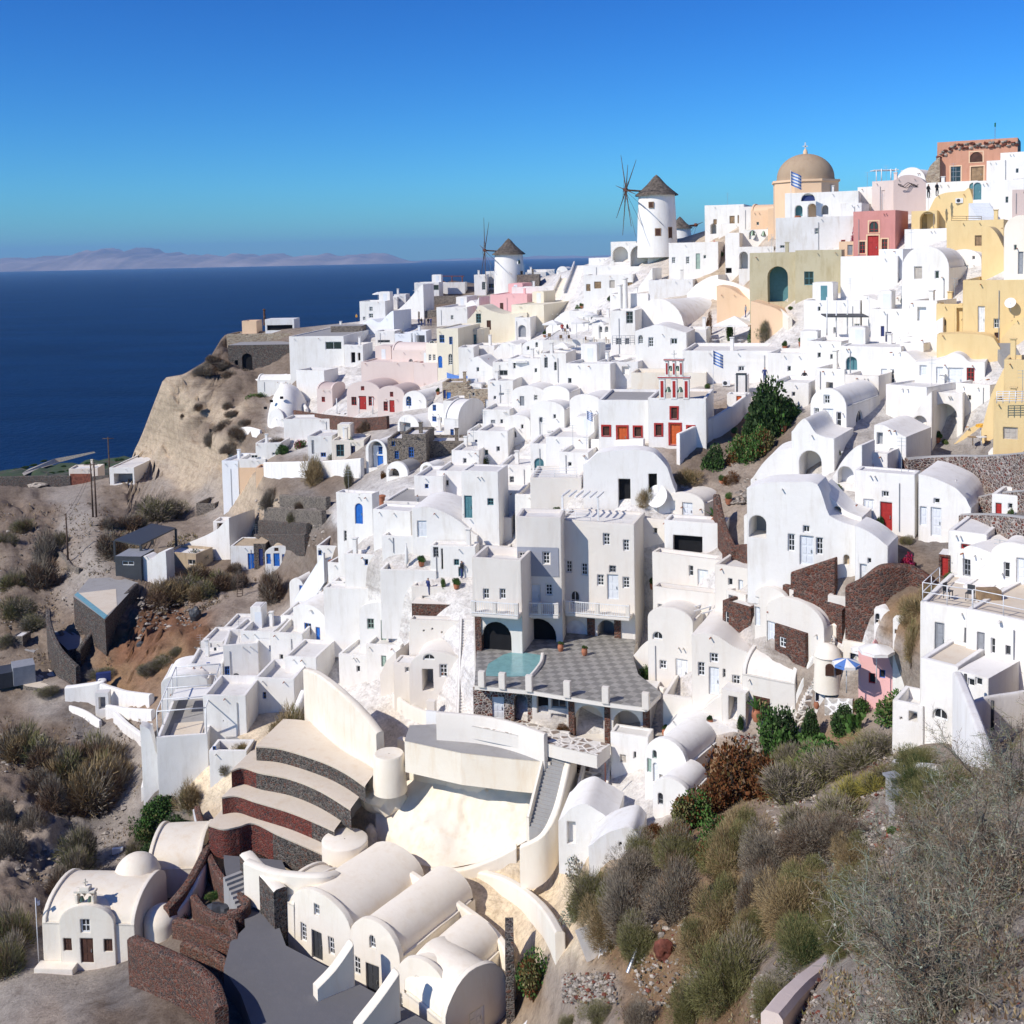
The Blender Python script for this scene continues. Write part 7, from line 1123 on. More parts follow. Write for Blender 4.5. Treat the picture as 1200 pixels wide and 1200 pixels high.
for x, y, w_, kd, h_, l in ((1145, 568, 16, 'green', 12, 'green bush in the rubble planter'), (1128, 562, 14, 'brown', 8, 'brown plants in the left rubble planter'), (1135, 618, 24, 'green', 14, 'green bush on the lower rubble wall'), (1185, 606, 10, 'green', 12, 'spiky agave pot on the lower rubble wall'), (1062, 636, 22, 'brown', 10, 'brown dried plants before the hump-roofed house')): shrub(x, y, w_, kd, l, h_)
umbrella(1149, 520, 11, 'closed orange-yellow parasol by the yellow wall', ('yellow',), Y=92, pole=1.6); table_set(P(1140, 522, 91.5), 'small wooden table beside the yellow parasol', mat='wood'); table_set(P(1150, 522, 90.5), 'table with a white cloth under the yellow parasol'); chair(P(1158, 523, 91), 0, 'wooden chair under the yellow parasol'); HH('1118 1152 525 496 | yellow rounded corner wall behind the parasol | ', -14, roof='T', top='1118,520 1126,512 1136,502 1152,496', dep=2, dm=1.5, **Yw); HH('1158 1190 532 518 | white hump wall at the foot of the yellow house | ', -6, roof='T', top='1158,530 1170,520 1180,516 1190,516', dep=2)
SW('903,670 918,676 930,690', [2.4, 2.3, 2.2], 'redstone', 'red rubble garden wall curving down beside the grey steps'); SW('929,705 950,700 980,696', [2.2, 2.3, 2.6], 'redstone', 'square red rubble garden wall corner under the pale doors'); SW('840,622 848,642 862,660', [3.2, 2.0, 1.0], 'redstone', 'triangular red rubble stair wall by the agave pot'); SW('850,655 875,655 900,662', [1.0, 1.2, 1.3], 'redstone', 'low red rubble wall right of the triangular stair wall'); SW('896,690 915,702 940,716 962,728', [1.2, 1.4, 1.5, 1.5], 'redstone', 'long red rubble wall below the sweeping white house'); SW('945,715 960,722 975,730 990,738', 1.5, 'redstone', 'red rubble wall stepping down to the garden')
SW('994,742 1010,728 1030,708 1050,692 1068,684 1090,690', [3.4, 3.0, 2.6, 1.8, 1.2, .8], 'redstone', 'big curved red rubble wall rising to the red bougainvillea', .9); HH('970 1005 722 700 | small roof box and white hatch beside the red rubble corner | ', -14, 'greige', par=.3, dep=3, name='roof_hatch', cat='hatch')
stairs(P(950, 712), P(905, 664), 1.5, 18, 'greige', 'pale grey steps beside the red rubble garden wall', wallh=.4); shrub(1035, 680, 18, 'red', 'bright red bougainvillea on bare branches', 34); shrub(1062, 672, 26, 'red', 'larger dark red bougainvillea above the curved rubble wall', 26); shrub(1040, 692, 10, 'red', 'low hanging red bougainvillea tip', 12)
HH('1111 1156 676 624 | white garage house with a dull red door | w 1133 641 14 6 red;d 1116 660 1 1', -14, par=.1, dep=5); HH('1100 1113 678 650 | dull red gate panel between rubble piers | d 1107 664 8 22 red', -10, 'redstone', par=0, dep=1.5, name='gate_pier', cat='gate')
HH('1122 1168 700 646 | small white gabled house with a tall dark window | w 1133 665 9 20 grey;n 1150 655 1 1', -26, roof='T', top='1122,648 1134,640 1144,641 1168,650', dep=6); HH('1160 1215 712 636 | white vaulted house with glass doors at the right edge | w 1180 668 7 18 frame;d 1196 672 10 36 paledoor;w 1197 642 8 8 frame', -14, roof='V', rise=.35, dep=6)
HH('1128 1175 716 690 | white balcony room with pale blue glass | w 1160 700 12 12 cool;w 1148 700 8 12 cool', -18, par=.1, dep=3, dm=-1)
# ---------------- main right house on the hill
r1 = HH('1078 1140 782 710 | large white cubic house with two tall grey doors and a railed roof deck | d 1101 750 11 40 grey;d 1149 761 9 44 grey', -14, Y=64, par=.12, fmat='floorcream', dep=7, down=7); r2 = HH('1132 1215 806 722 | right wing of the railed roof deck house with small windows | d 1149 762 9 42 grey;w 1163.5 757 5 18 glass;w 1181 762 6 11 grey', -22, Y=61, par=.12, fmat='floorcream', dep=8, down=7)
f = r1[1]; railing([f.w(.1, r1[3], -4), f.w(.1, r1[3], -.15), f.w(r1[2] - .1, r1[3], -.15)], 1.15, 'whitemetal', 'white tubular railing on the left roof deck', 1); f = r2[1]; railing([f.w(.3, r2[3], -.15), f.w(r2[2] - .2, r2[3], -.15)], 1.15, 'whitemetal', 'white tubular railing on the right roof deck', 1)
HH('1118 1172 716 686 | white sun room on the roof deck | d 1136 706 8 16 grey;w 1146 706 5 14 grey', -16, Y=68, par=0, dep=4, fmat='white')
f = r1[1]; chair(f.w(1.2, r1[3], -1.6), 40, 'dark chair on the left roof deck', 'chairs on the roof deck', 'dark'); chair(f.w(2.4, r1[3], -1.8), -40, 'dark chair on the left roof deck', 'chairs on the roof deck', 'dark'); b = MB(); b.cbox(f.w(3.4, r1[3], -2), 1.2, .8, .8, 'wood'); tag(b.build('deck_box', None, f.w(3.4, r1[3], -2)), 'wooden box seat on the left roof deck', 'box')
HH('1078 1122 868 776 | tall white block with an oval window in front of the deck house | w 1102 837 18 13 void a;w 1077 851 3 3 void', -24, Y=60, par=.12, fmat='floorcream', dep=4, yk=771, down=7); HH('1046 1082 852 824 | small white garden wall with a square opening | o 1070 840 10 12 grey;w 1056 842 3 3 void', -16, Y=61, par=.6, dep=2.5); HH('1122 1158 850 790 | low white side block with grey doors | w 1138 800 8 9 frame;w 1147 799 8 9 frame', -26, Y=58.5, par=0, fmat='white', dep=5, down=7)
wallrun(pxs('1122,875,56 1130,885,53 1140,895,50 1152,905,47 1160,918,44'), [4.0, 3.4, 2.6, 1.6, .8], .5, 'white', 'white wall sweeping down from the oval-windowed block', 'boundary_wall', down=3); wallrun(pxs('1140,858,55 1165,850,56 1215,842,57'), 1.6, .4, 'white2', 'low white side wall at the right edge of the hill house', 'boundary_wall')
for x, yb_, yt_, yy in ((1131, 830, 788, 57), (1136, 870, 820, 54), (1163, 845, 820, 55)): p = P(x, yb_, yy); b = MB(); b.tube([p - UP * .5, p + UP * (yb_ - yt_) * yy / F], .09, 'dark', 8); tag(b.build('post', None, p), ['tall dark wooden post on the white side block', 'long dark post against the sweeping white wall', 'short dark post at the right side wall'][(1131, 1136, 1163).index(x)], 'post')
# ---------------- garden with parasols
HH('1024 1050 790 712 | slim white house with an arched window under the hanging golden grass | w 1028 725 6 12 void a;w 1050 739 3 5 grey', -10, roof='T', top='1024,714 1034,712 1044,716 1050,720', dep=5, par=0); HH('1046 1064 785 722 | white rounded house end under the golden grass | w 1050 740 3 5 grey;w 1050 754 2 2 void', -12, roof='V', rise=.3, dep=4)
g0 = P(970, 792); t = thing('round_hut', 'round white hut with brown arched windows and a low dome', 'hut', g0); b = MB(); b.lathe(g0, [(.95, -1), (.85, 1.35), (.93, 1.42), (.86, 1.5), (.72, 1.95), (.4, 2.2), (.02, 2.28)], 'creamwhite', 24); b.build('body', t)
for a in (-1.75, -1.0): d = Vector((math.cos(a), math.sin(a), 0)); u_ = Vector((-d.y, d.x, 0)); f = Fr(g0 + d * .93 - u_ * .25 + UP * .35, u_); poly = [(0, 0), (.55, 0)] + arcpts(0, .55, .6, .25, 8)[::-1]; b = MB(); b.face([f.w(*q) for q in poly], 'darkwood'); b.build('window', t)
b = MB(); c0 = P(980, 775, g0.y + 1); b.lathe(c0, [(.3, 0), (.25, 2.4), (.3, 2.6), (.02, 2.9)], 'creamwhite', 10); tag(b.build('chimney', None, c0), 'slim white chimney behind the round hut', 'chimney'); HH('988 1014 790 752 | low cream cafe house with a navy window | w 1000 772 7 12 navy', -10, 'creamwhite', par=.1, dep=4, name='cafe_house'); HH('1006 1050 808 752 | pink ruined cafe wall with jagged blue-framed openings | w 1034 790 7 10 blue;w 1022 795 8 12 red', -10, 'pink', 'T', top='1010,762 1018,760 1024,752 1030,764 1038,760 1044,768 1050,778', dep=.6, dm=-1.2, name='pink_wall', cat='wall')
umbrella(992, 812, 34, 'round blue and white striped parasol in the garden cafe', ('awnblue', 'canvas'), Y=70.5, pole=2.0); umbrella(1027, 800, 42, 'wide cream parasol beside the pink wall', Y=70, pole=2.2); umbrella(1010, 800, 26, 'small cream parasol behind the striped one', Y=72.5)
wallrun(pxs('968,832 985,834 1000,834'), .9, .3, 'crazy', 'white lattice-like garden wall under the striped parasol', 'garden_wall'); t = thing('garden_bench', 'brown wooden garden bench at the cafe edge', 'bench', P(1028, 820)); b = MB(); b.box(P(1018, 818) + UP * .4, P(1040, 826) - P(1018, 818), Vector((0, .4, 0)), UP * .08, 'wood'); b.build('seat', t); b = MB(); b.box(P(1018, 818) + UP * .5 + Vector((0, .4, 0)), P(1040, 826) - P(1018, 818), Vector((0, .05, 0)), UP * .4, 'wood'); b.build('backrest', t)
pot(957, 830, .6, 'clay pot stand at the garden gate', None); HH('955 967 828 800 | narrow white gate pier with a navy striped side | w 958 815 4 14 navy', -10, dep=1.2, par=0, name='gate_pier', cat='gate'); stairs(P(930, 838), P(975, 742), 1.6, 26, 'cobble', 'cobbled stepped path climbing from the garden to the red wall', wallh=.0)
wallrun(pxs('925,842 932,825 940,805 950,780 962,762 975,750'), .55, .3, 'white', 'low white kerb wall along the cobbled stepped path', 'kerb_wall', 'wall')
SW('1052,900 1075,905 1100,908', .5, 'rockpale' if 0 else 'crazy', 'line of pale stones edging the garden path on the slope')
# ---------------- lower-left blue and white houses
for a in ('263 304 800 755 | white house with a red-edged terrace and blue arched windows | w 262 788 6 14 blue;w 244 780 4 6 blue;o 277 796 8 14 grey a#8', '222 262 812 778 | white blocky house end with a small violet window | w 244 780 4 7 blue;w 252 761 3 4 grey#4', '284 330 790 740 | white house with a grey terrace above the red-edged one | w 318 760 5 7 blue#-6', '300 346 835 795 | white terrace house with bright blue balcony doors | d 293 812 8 16 blue;w 310 815 4 8 blue#-8', '262 300 742 735 | small white parapet at the top of the blue balcony houses | #-4', '270 300 775 742 | white stepped cube with a blue side window | w 292 748 5 6 blue#-8', '318 356 785 742 | low white cube with a brown pot on its terrace | w 330 770 4 6 frame#-10', '335 372 815 770 | white cube beside the tall cream wall | w 350 792 4 8 frame#-12', '236 262 768 752 | little white hut roof at the dirt path | #-4', '330 362 760 722 | white cube under the straight staircase | w 340 744 4 6 blue#-10', '240 290 868 815 | white terrace house beside the glass pavilion | n 262 845 1 1#-4'):
    s_, y_ = a.split('#'); HH(s_, float(y_), roof='F', dep=5, par=.7 if 'terrace' in s_ else .3)
g = HH('186 246 925 862 | white pavilion base under a large white glass frame | ', 8, par=.9, yk=808, fmat='concrete', name='glass_pavilion', cat='pavilion', down=4); f = g[1]; t = g[0]
for i in range(5):
    for s_ in (.1, g[2] - .1): b = MB(); q = f.w(s_, g[3], -.1 - (g[4] - .2) * i / 4); b.tube([q - UP * .3, q + UP * 2.4], .06, 'frame', 6); b.build('post', t)
    b = MB(); q = f.w(.1, g[3] + 2.4, -.1 - (g[4] - .2) * i / 4); b.tube([q, q + f.u * (g[2] - .2)], .06, 'frame', 6); b.build('beam', t)
for s_ in (.1, g[2] - .1): b = MB(); q = f.w(s_, g[3] + 2.4, -.1); b.tube([q, q - f.n * (g[4] - .2)], .06, 'frame', 6); b.build('beam', t)
b = MB(); b.box(f.w(.8, g[3] - .85, -1), f.u * (g[2] - 1.6), -f.n * (g[4] * .35), UP * .05, 'floorcream'); b.build('deck', t); b = MB(); b.box(f.w(.2, g[3] + .7, -g[4] * .6), f.u * (g[2] - .4), -f.n * (g[4] * .25), UP * .05, 'canvas'); b.build('canopy', t)
HH('168 190 935 905 | slim white stair wall on the left of the glass pavilion | ', 6, roof='T', top='170,850 176,856 182,880 190,890', dep=1); wallrun(pxs('168,938 172,915 174,890 178,862'), 1.3, .35, 'white', 'long white wall running beside the glass pavilion path', 'boundary_wall'); HH('246 290 905 880 | white terrace with blue seat and lounge chair beside the glass pavilion | w 251 880 4 10 blue', -4, dep=4, par=.8, yk=866)
HH('190 245 835 790 | white rounded house roof behind the glass pavilion | ', 6, roof='V', rise=.2, dep=6); chair(P(264, 890), 0, 'dark lounge chair on the white terrace beside the pavilion', None, 'dark'); stairs(P(280, 868), P(268, 832), 2.0, 12, 'concrete', 'grey steps between the glass pavilion and the blue balcony house')
wallrun(pxs('78,818 95,816 118,812 120,808'), 1.4, .9, 'white', 'thick white bench wall at the path end', 'bench_wall', 'bench'); wallrun(pxs('118,812 135,818 150,822 178,826'), 1.2, .6, 'white', 'white seating wall right of the navy cushion', 'bench_wall', 'bench'); wallrun(pxs('126,836 150,840 180,842'), 1.0, .5, 'white', 'lower white terrace wall below the navy cushion', 'bench_wall', 'bench'); wallrun(pxs('136,842 145,852 160,864 172,872'), .8, .6, 'white', 'white kerb wall bending along the dirt path', 'kerb_wall', 'wall'); wallrun(pxs('82,830 100,836 118,848'), .35, .3, 'white', 'thin white kerb along the stone path', 'kerb_wall', 'wall')
b = MB(); p = P(122, 806); b.cbox(p + UP * .8, 1.6, .6, 1.0, 'navy', .3); tag(b.build('cushion', None, p), 'navy blue cushion on the white bench wall', 'cushion'); HH('112 128 834 812 | small white gate posts at the end of the path | o 120 824 8 14 grey', 4, dep=1, par=0, name='gate', cat='gate')
wallrun(pxs('300,802 292,795 288,788'), .3, .3, 'leaf_red', 'strip of red flowers edging the white terrace', 'flower_strip', 'flowers'); b = MB(); p = P(138, 1000); b.cbox(p, .9, .3, .5, 'frame', .2); tag(b.build('white_board', None, p), 'small white panel lying in the green slope above the chapel', 'panel')
b = MB(); b.tube([P(228, 965) + UP * 1.2, P(238, 1020) + UP * 1.2], .12, 'frame', 8); tag(b.build('white_pipe', None, P(230, 970)), 'white pipe running down beside the red terraces', 'pipe')
t = thing('ladder', 'wooden ladder leaning on the cliff below the blue-doored hut', 'ladder', P(282, 700)); 
for dx in (-.35, .35): b = MB(); p = P(282, 700) + Vector((dx, -.5, 0)); b.tube([p, p + Vector((.1, .6, 3.2))], .05, 'polewood', 5); b.build('side_rail', t)
for k in range(9): b = MB(); p = P(282, 700) + Vector((-.35, -.5, .3 + k * .34)); b.tube([p, p + Vector((.75, 0, 0))], .04, 'polewood', 4); b.build('rung', t)
# ---------------- bits on the near slope
for x, y, l in ((1046, 940, 'rear'), (1050, 962, 'front')):
    p = P(x, y - 4, 47 if x < 1050 else 45.5); t = thing('lantern_shrine', l + ' small grey roofed shrine box on the stony slope', 'shrine', p); b = MB(); b.cbox(p - UP * .3, .42, .42, 1.3, 'concrete', .3); b.build('body', t); b = MB(); b.cbox(p + UP * 1.0, .62, .58, .1, 'grey', .3); b.build('roof', t)
p = P(1047, 992, 42); t = thing('potted_plant', 'bright red pot with a small green plant on the stony slope', 'potted plant', p); b = MB(); b.lathe(p, [(.02, 0), (.2, 0), (.28, .5), (.24, .5), (.02, .42)], 'brightred', 14); b.build('pot', t); o = bpy.data.objects.new('foliage', BM['green'][0]); COL.objects.link(o); o.parent = t; o.location = (0, 0, .45); o.scale = (.38,) * 3
wallrun(pxs('905,1225,24 930,1195,25.5 960,1168,27.5 990,1145,30 1020,1130,32.5'), [.8, .85, .85, .85, .7], .5, 'pinkish', 'thick plastered parapet wall climbing in the near right corner', 'parapet_wall', down=2)
wallrun(pxs('600,1240,62 612,1222,63 632,1200,64 655,1170,64 664,1130,65 662,1100,66.5'), [.9] * 6, .45, 'white2', 'narrow whitewashed wall curving below the shrubs', 'boundary_wall', down=2); HH('594 604 1230 1120 | narrow dark stone edge wall right of the vaulted row | ', 0, 'darkstone', 'F', Y=66, dep=4, par=0, name='stone_wall', cat='wall', fmat='darkstone')
b = MB(); p = P(688, 1128, 57); M_ = Matrix.Rotation(.5, 3, 'Z'); b.box(p, M_ @ Vector((1.3, 0, .1)), M_ @ Vector((-.3, .7, 1.5)), Vector((0, -.05, .05)), 'floorwhite'); tag(b.build('metal_sheet', None, p), 'grey metal sheet leaning on the rubble by the shrubs', 'panel'); b = MB(); p = P(700, 1130, 56.5); b.box(p, Vector((.5, 0, .3)), Vector((.2, .3, 1.0)), Vector((0, -.05, .05)), 'frame'); tag(b.build('white_board', None, p), 'white board beside the grey metal sheet', 'panel')
b = MB(); b.tube([P(736, 1140, 50), P(750, 1114, 50.5) + UP * .4], .12, 'metal', 10); tag(b.build('drain_pipe', None, P(736, 1140, 50)), 'short grey metal pipe on the brown slope', 'pipe')
rock(779, 1122, 24, 28, 'rockred', 'rust red boulder on the brown slope', 11); rock(776, 1100, 10, 10, 'rockgrey', 'small dark stone above the rust red boulder', 12)

for a in ('900 952 452 414 | cream-white terrace block left of the pavilion house | w 925 432 4 6 glass#-10', '905 948 482 448 | white wall house above the tree-like bush | w 930 462 4 5 glass;d 912 470 5 11 grey#-14', '946 986 440 400 | white house under the pergola posts | w 960 416 4 6 glass;w 975 418 4 6 glass#-16', '955 990 462 432 | ruined white block with rubble at its foot | o 972 452 8 8 grey#-20', '990 1030 470 440 | white cube left of the pale shutter | w 1004 452 4 6 frame#-18', '1055 1082 440 402 | white house tucked under the smooth rounded roof | w 1066 420 4 6 glass#-20', '1060 1098 425 395 | white ledge house below the yellow porch | w 1080 410 5 5 glass#-20', '1120 1160 480 450 | white terrace right of the great arch | w 1136 466 4 6 frame#-24', '872 912 640 606 | white step house above the rubble garden wall | w 890 622 4 7 frame#-14', '838 880 700 664 | pale step house beside the orange patio | w 856 682 5 8 frame;d 868 686 5 12 paledoor#-20', '925 965 722 694 | pale roof terrace under the square rubble corner | w 945 708 4 6 frame#-20', '640 690 545 512 | white forecourt house left of the orange doors | w 660 530 4 6 glass#-12', '560 600 640 606 | white stepped house left of the pale blank block | w 580 622 5 8 teal#-12', '480 520 770 742 | pale step block left of the long zigzag staircase | w 492 756 4 5 frame#-12', '398 440 800 768 | white terrace end above the tall cream wall | w 420 784 4 7 frame#-16', '430 470 790 756 | white step house above the tall cream wall | d 450 775 6 13 palegreen#-14', '1000 1040 560 530 | white arch house before the small pale-arched window | o 1018 548 12 14 cool a#-18', '745 790 640 608 | pale block between the hotel wing and the white annex | w 768 622 5 7 frame#-18'):
    s_, y_ = a.split('#'); HH(s_, float(y_), 'greige' if 'pale ' in s_ else 'white', dep=6, par=.35)
for i in range(120):
    x = rnd.uniform(430, 1120); y = rnd.uniform(345, 700)
    if y < 330 + abs(x - 850) * .15: continue
    p = P(x, y); k = rnd.random()
    if k < .5: t = thing('potted_plant', 'small clay pot with a green plant tucked among the white houses', 'potted plant', p, 'small potted plants in the village'); b = MB(); b.lathe(p, [(.02, 0), (.22, 0), (.32, .5), (.28, .5), (.02, .42)], 'clay', 10); b.build('pot', t); o = bpy.data.objects.new('foliage', rnd.choice(BM['green'] + BM['dark'])); COL.objects.link(o); o.parent = t; o.location = (0, 0, .45); o.scale = (.5, .5, .6)
    elif k < .7: person(p, 'tiny figure in dark clothes on a village lane', rnd.uniform(0, 6), rnd.choice(('black', 'navy', 'grey')), 'navy')['group'] = 'tiny people on the village lanes'
    else: o = shrub(x, y, rnd.uniform(6, 12), rnd.choice(('green', 'olive', 'dark')), 'small green bush in a gap between the white houses', None, 'small bushes between the houses')
# ---------------- vegetation (rows of px,py,width[,height])
def Vg(s, kind, lab, grp=None):
    q = []
    for t in s.split():
        v = [float(z) for z in t.split(',')]; k = 1.32 if v[0] > 670 and v[1] > 860 else 1.1; q.append('%g,%g,%g,%g' % (v[0], v[1], v[2] * k, (v[3] if len(v) > 3 else v[2] * .6) * (1.12 if k > 1.2 else 1)))
    shrubs(' '.join(q), kind, lab, grp)
Vg('905,505,70,60', 'dark', 'large dark green tree-like bush right of the chapel'); Vg('836,556,38,34', 'dark', 'smaller round dark bush above the satellite dish'); Vg('868,545,44,40 890,535,40,38', 'redgreen', 'brown-green bushes between the two dark bushes', 'brown-green bushes by the chapel'); Vg('808,566,34,20', 'gold', 'dry golden grass clump beside the garage doorways'); Vg('858,568,22,18', 'rust', 'rust brown low bush under the dark trees'); Vg('925,490,30,26', 'dark', 'dark green right end of the tree-like bush'); Vg('880,520,30,34', 'dark', 'middle dark green bush of the tree group')
Vg('1075,720,44,26 1062,732,30,18 1095,700,36,16', 'gold', 'hanging dry golden grass over the slim white house', 'golden grass over the white house'); Vg('1068,770,22,50', 'gold', 'long strand of dry golden grass hanging left of the deck house')
# right slope
Vg('868,935,82,66', 'rust', 'large rust-brown leafy bush below the patios'); Vg('915,885,50,56', 'dark', 'tall dark green bush right of the rust-brown one'); Vg('808,975,62,48', 'redgreen', 'green and brown bush left of the large rust-brown one'); Vg('845,1000,50,46', 'redgreen', 'lower green and rust bush under the large rust-brown one'); Vg('768,980,24,16', 'rust', 'small rust bush by the rubble seat wall'); Vg('900,930,50,46', 'rust', 'second rust-brown bush merging with the dark bush')
Vg('952,868,26,34 988,856,40,30', 'dark', 'dark green bushes along the garden edge', 'dark bushes at the garden edge'); Vg('1050,840,60,34', 'green', 'bright green hedge left of the small white garden wall'); Vg('1010,835,26,20', 'green', 'green shrubs below the garden bench')
Vg('694,1062,62,52', 'fineolive', 'round green bush beside the cream slope'); Vg('628,1165,60,56', 'redgreen', 'green and rust bush growing at the right end of the vaulted row'); Vg('588,1160,22,20', 'pale', 'thin leafy sprig against the shaded vault end'); Vg('676,1020,34,34', 'pale', 'thin grey-leaved shrub before the cave house'); Vg('675,1075,30,20', 'pale', 'pale sprigs left of the round green bush')
Vg('745,1040,66,50 742,1090,70,66', 'finegrey', 'grey thicket on the slope right of the round green bush', 'grey thickets on the middle slope'); Vg('715,1095,56,60', 'finegold', 'tawny dry thicket beside the cream slope edge'); Vg('755,1010,54,36', 'fineolive', 'olive brush below the round-holed wall'); Vg('798,1020,64,56', 'fineolive', 'olive brush under the green and brown bush'); Vg('790,1075,72,70', 'finegrey', 'large grey bush in the middle of the slope'); Vg('750,1120,60,50', 'fineolive', 'olive-grey bush above the metal pipe')
Vg('858,1020,64,66 850,1080,66,70', 'finegold', 'tall golden dry bush in the middle of the slope', 'golden bushes on the middle slope'); Vg('880,1110,50,60', 'finegold', 'golden bush at the foot of the golden column'); Vg('905,1030,70,60 888,1080,60,70', 'finegrey', 'blue-grey dead bush right of the golden ones', 'blue-grey bushes on the slope'); Vg('960,1000,90,50 990,990,60,40', 'finegrey', 'wide blue-grey dead bush below the pale rocks', 'wide grey bushes below the pale rocks'); Vg('940,1080,90,70 960,1050,70,50', 'finegold', 'broad golden bush in the centre of the right slope', 'broad golden bushes'); Vg('990,1090,60,44', 'finedark', 'dark green bush right of the broad golden bush'); Vg('945,1125,86,60 985,1120,60,44', 'finedark', 'dark olive bush below the broad golden bush', 'dark olive bushes low on the slope')
Vg('858,1170,100,80', 'fineolive', 'big olive bush at the bottom of the slope'); Vg('810,1190,60,50', 'fineolive', 'olive bush at the bottom edge beside the big one'); Vg('745,1205,46,36', 'finegrey', 'small grey bush at the bottom edge'); Vg('700,1195,40,24 665,1205,30,20', 'fineolive', 'low green bush at the bottom edge right of the white wall', 'low green bushes at the bottom edge'); Vg('905,1180,50,40', 'fineolive', 'olive bush left of the plastered parapet')
Vg('925,940,90,44 975,912,90,36 1010,900,70,30', 'olive', 'olive brush covering the crest of the slope', 'olive brush on the crest'); Vg('1000,935,60,30 1025,925,46,26', 'yellow', 'yellow-green brush on the crest of the slope', 'yellow brush on the crest'); Vg('985,962,70,36', 'brown', 'brown spiky brush above the grey dead bush'); Vg('1040,915,50,20', 'brown', 'reddish brown low brush near the stone edging'); Vg('935,970,50,30', 'brown', 'brown brush beside the pale rocks'); Vg('1085,935,70,46 1110,950,80,60', 'finedark', 'dark green brush before the sweeping white wall', 'dark brush before the white wall'); Vg('1035,880,70,22 960,895,60,24', 'olive', 'green brush just below the garden', 'green brush below the garden')
Vg('1010,1050,60,40 1030,1085,60,40', 'fineolive', 'olive brush left of the great grey thicket', 'olive brush by the thicket'); Vg('1015,1115,50,30', 'finedark', 'dark brush behind the plastered parapet')
Vg('835,955,50,44', 'rust', 'rust-red leafy bush left of the biggest rust-brown one'); Vg('795,1000,46,40', 'rust', 'low rust-brown bush beside the round-holed wall'); Vg('960,905,60,34', 'green', 'fresh green brush right of the second rust-brown bush'); Vg('925,910,50,40', 'olive', 'olive brush at the foot of the tall dark green bush'); Vg('1075,905,60,36', 'finedark', 'dark brush at the foot of the oval-windowed block'); Vg('870,990,60,50', 'finegold', 'golden brush directly below the rust-brown bush'); Vg('820,1120,60,56', 'finegold', 'golden dry bush right of the rust red boulder'); Vg('1010,1020,60,50', 'finegold', 'golden dry bush below the shrine boxes')
# cactus
for x, y, h_ in ((1000, 852, 40), (955, 880, 46), (945, 870, 30)):
    p = P(x, y + 6); k = p.y / F; t = thing('cactus', {1000: 'prickly pear cactus at the garden edge under the parasols', 955: 'large prickly pear cactus by the dark bushes', 945: 'small prickly pear cactus beside the larger one'}[x], 'cactus', p); r = random.Random(x)
    b = MB()
    def pad(c, d, n, s, lv):
        u_ = d.cross(n).normalized(); b.face([c + d * s * (1 - math.cos(a)) * .5 * 1 + u_ * s * .32 * math.sin(a) for a in [q * .5236 for q in range(12)]], 'leaf_green'); b.face([c + n * .06 + d * s * (1 - math.cos(a)) * .5 + u_ * s * .30 * math.sin(a) for a in [q * .5236 for q in range(12)]], 'leaf_green')
        if lv:
            for _ in range(r.choice((1, 2, 2))): d2 = (d + Vector((r.uniform(-.9, .9), r.uniform(-.5, .5), r.uniform(-.2, .4)))).normalized(); pad(c + d * s * .85, d2, Vector((r.uniform(-.6, .6), -1, 0)).normalized(), s * .85, lv - 1)
    for q in range(7): pad(p + Vector((r.uniform(-.5, .5), r.uniform(-.3, .3), 0)), Vector((r.uniform(-.4, .4), 0, 1)).normalized(), Vector((r.uniform(-.5, .5), -1, 0)).normalized(), h_ * k * .22, 3)
    b.build('pads', t)
# left slopes
Vg('22,885,60,50 50,900,70,46', 'mixd', 'olive-grey brush on the left slope below the path', 'brush clumps high on the left slope'); Vg('85,915,70,60 118,905,70,60 105,945,80,70 130,925,60,56', 'mixd', 'brown-grey thicket beside the footpath on the left slope', 'brown-grey thickets on the left slope'); Vg('62,950,40,46 50,925,40,30', 'grey', 'grey brush on the pale left slope', 'grey brush on the pale slope'); Vg('38,975,40,30 10,960,26,30 12,1005,50,40', 'grey', 'dark grey brush at the left edge', 'grey brush at the left edge'); Vg('100,1010,60,56 90,1035,60,50', 'olive', 'olive bush left of the footpath above the chapel', 'olive bushes above the chapel'); Vg('20,1110,60,66 10,1140,50,50', 'brown', 'brown bush at the left edge beside the chapel', 'brown bushes beside the chapel'); Vg('70,1045,40,34', 'grey', 'grey bush behind the left end of the chapel'); Vg('182,965,44,30 170,985,40,30 195,950,40,24', 'green', 'deep green ground shrubs below the glass pavilion', 'deep green shrubs below the pavilion'); Vg('222,945,34,34', 'gold', 'dry golden bush beside the glass pavilion wall'); Vg('180,1020,50,36 210,985,50,30 160,1030,40,26', 'dark', 'dark green bush above the cream outbuilding', 'dark bushes above the outbuilding'); Vg('160,1000,36,20', 'brown', 'brown bush beside the footpath'); Vg('282,885,20,16', 'gold', 'golden tuft at the left end of the terraces'); Vg('265,905,20,16 272,895,14,12', 'brown', 'brown tuft on the wall left of the terraces', 'brown tufts by the terraces')
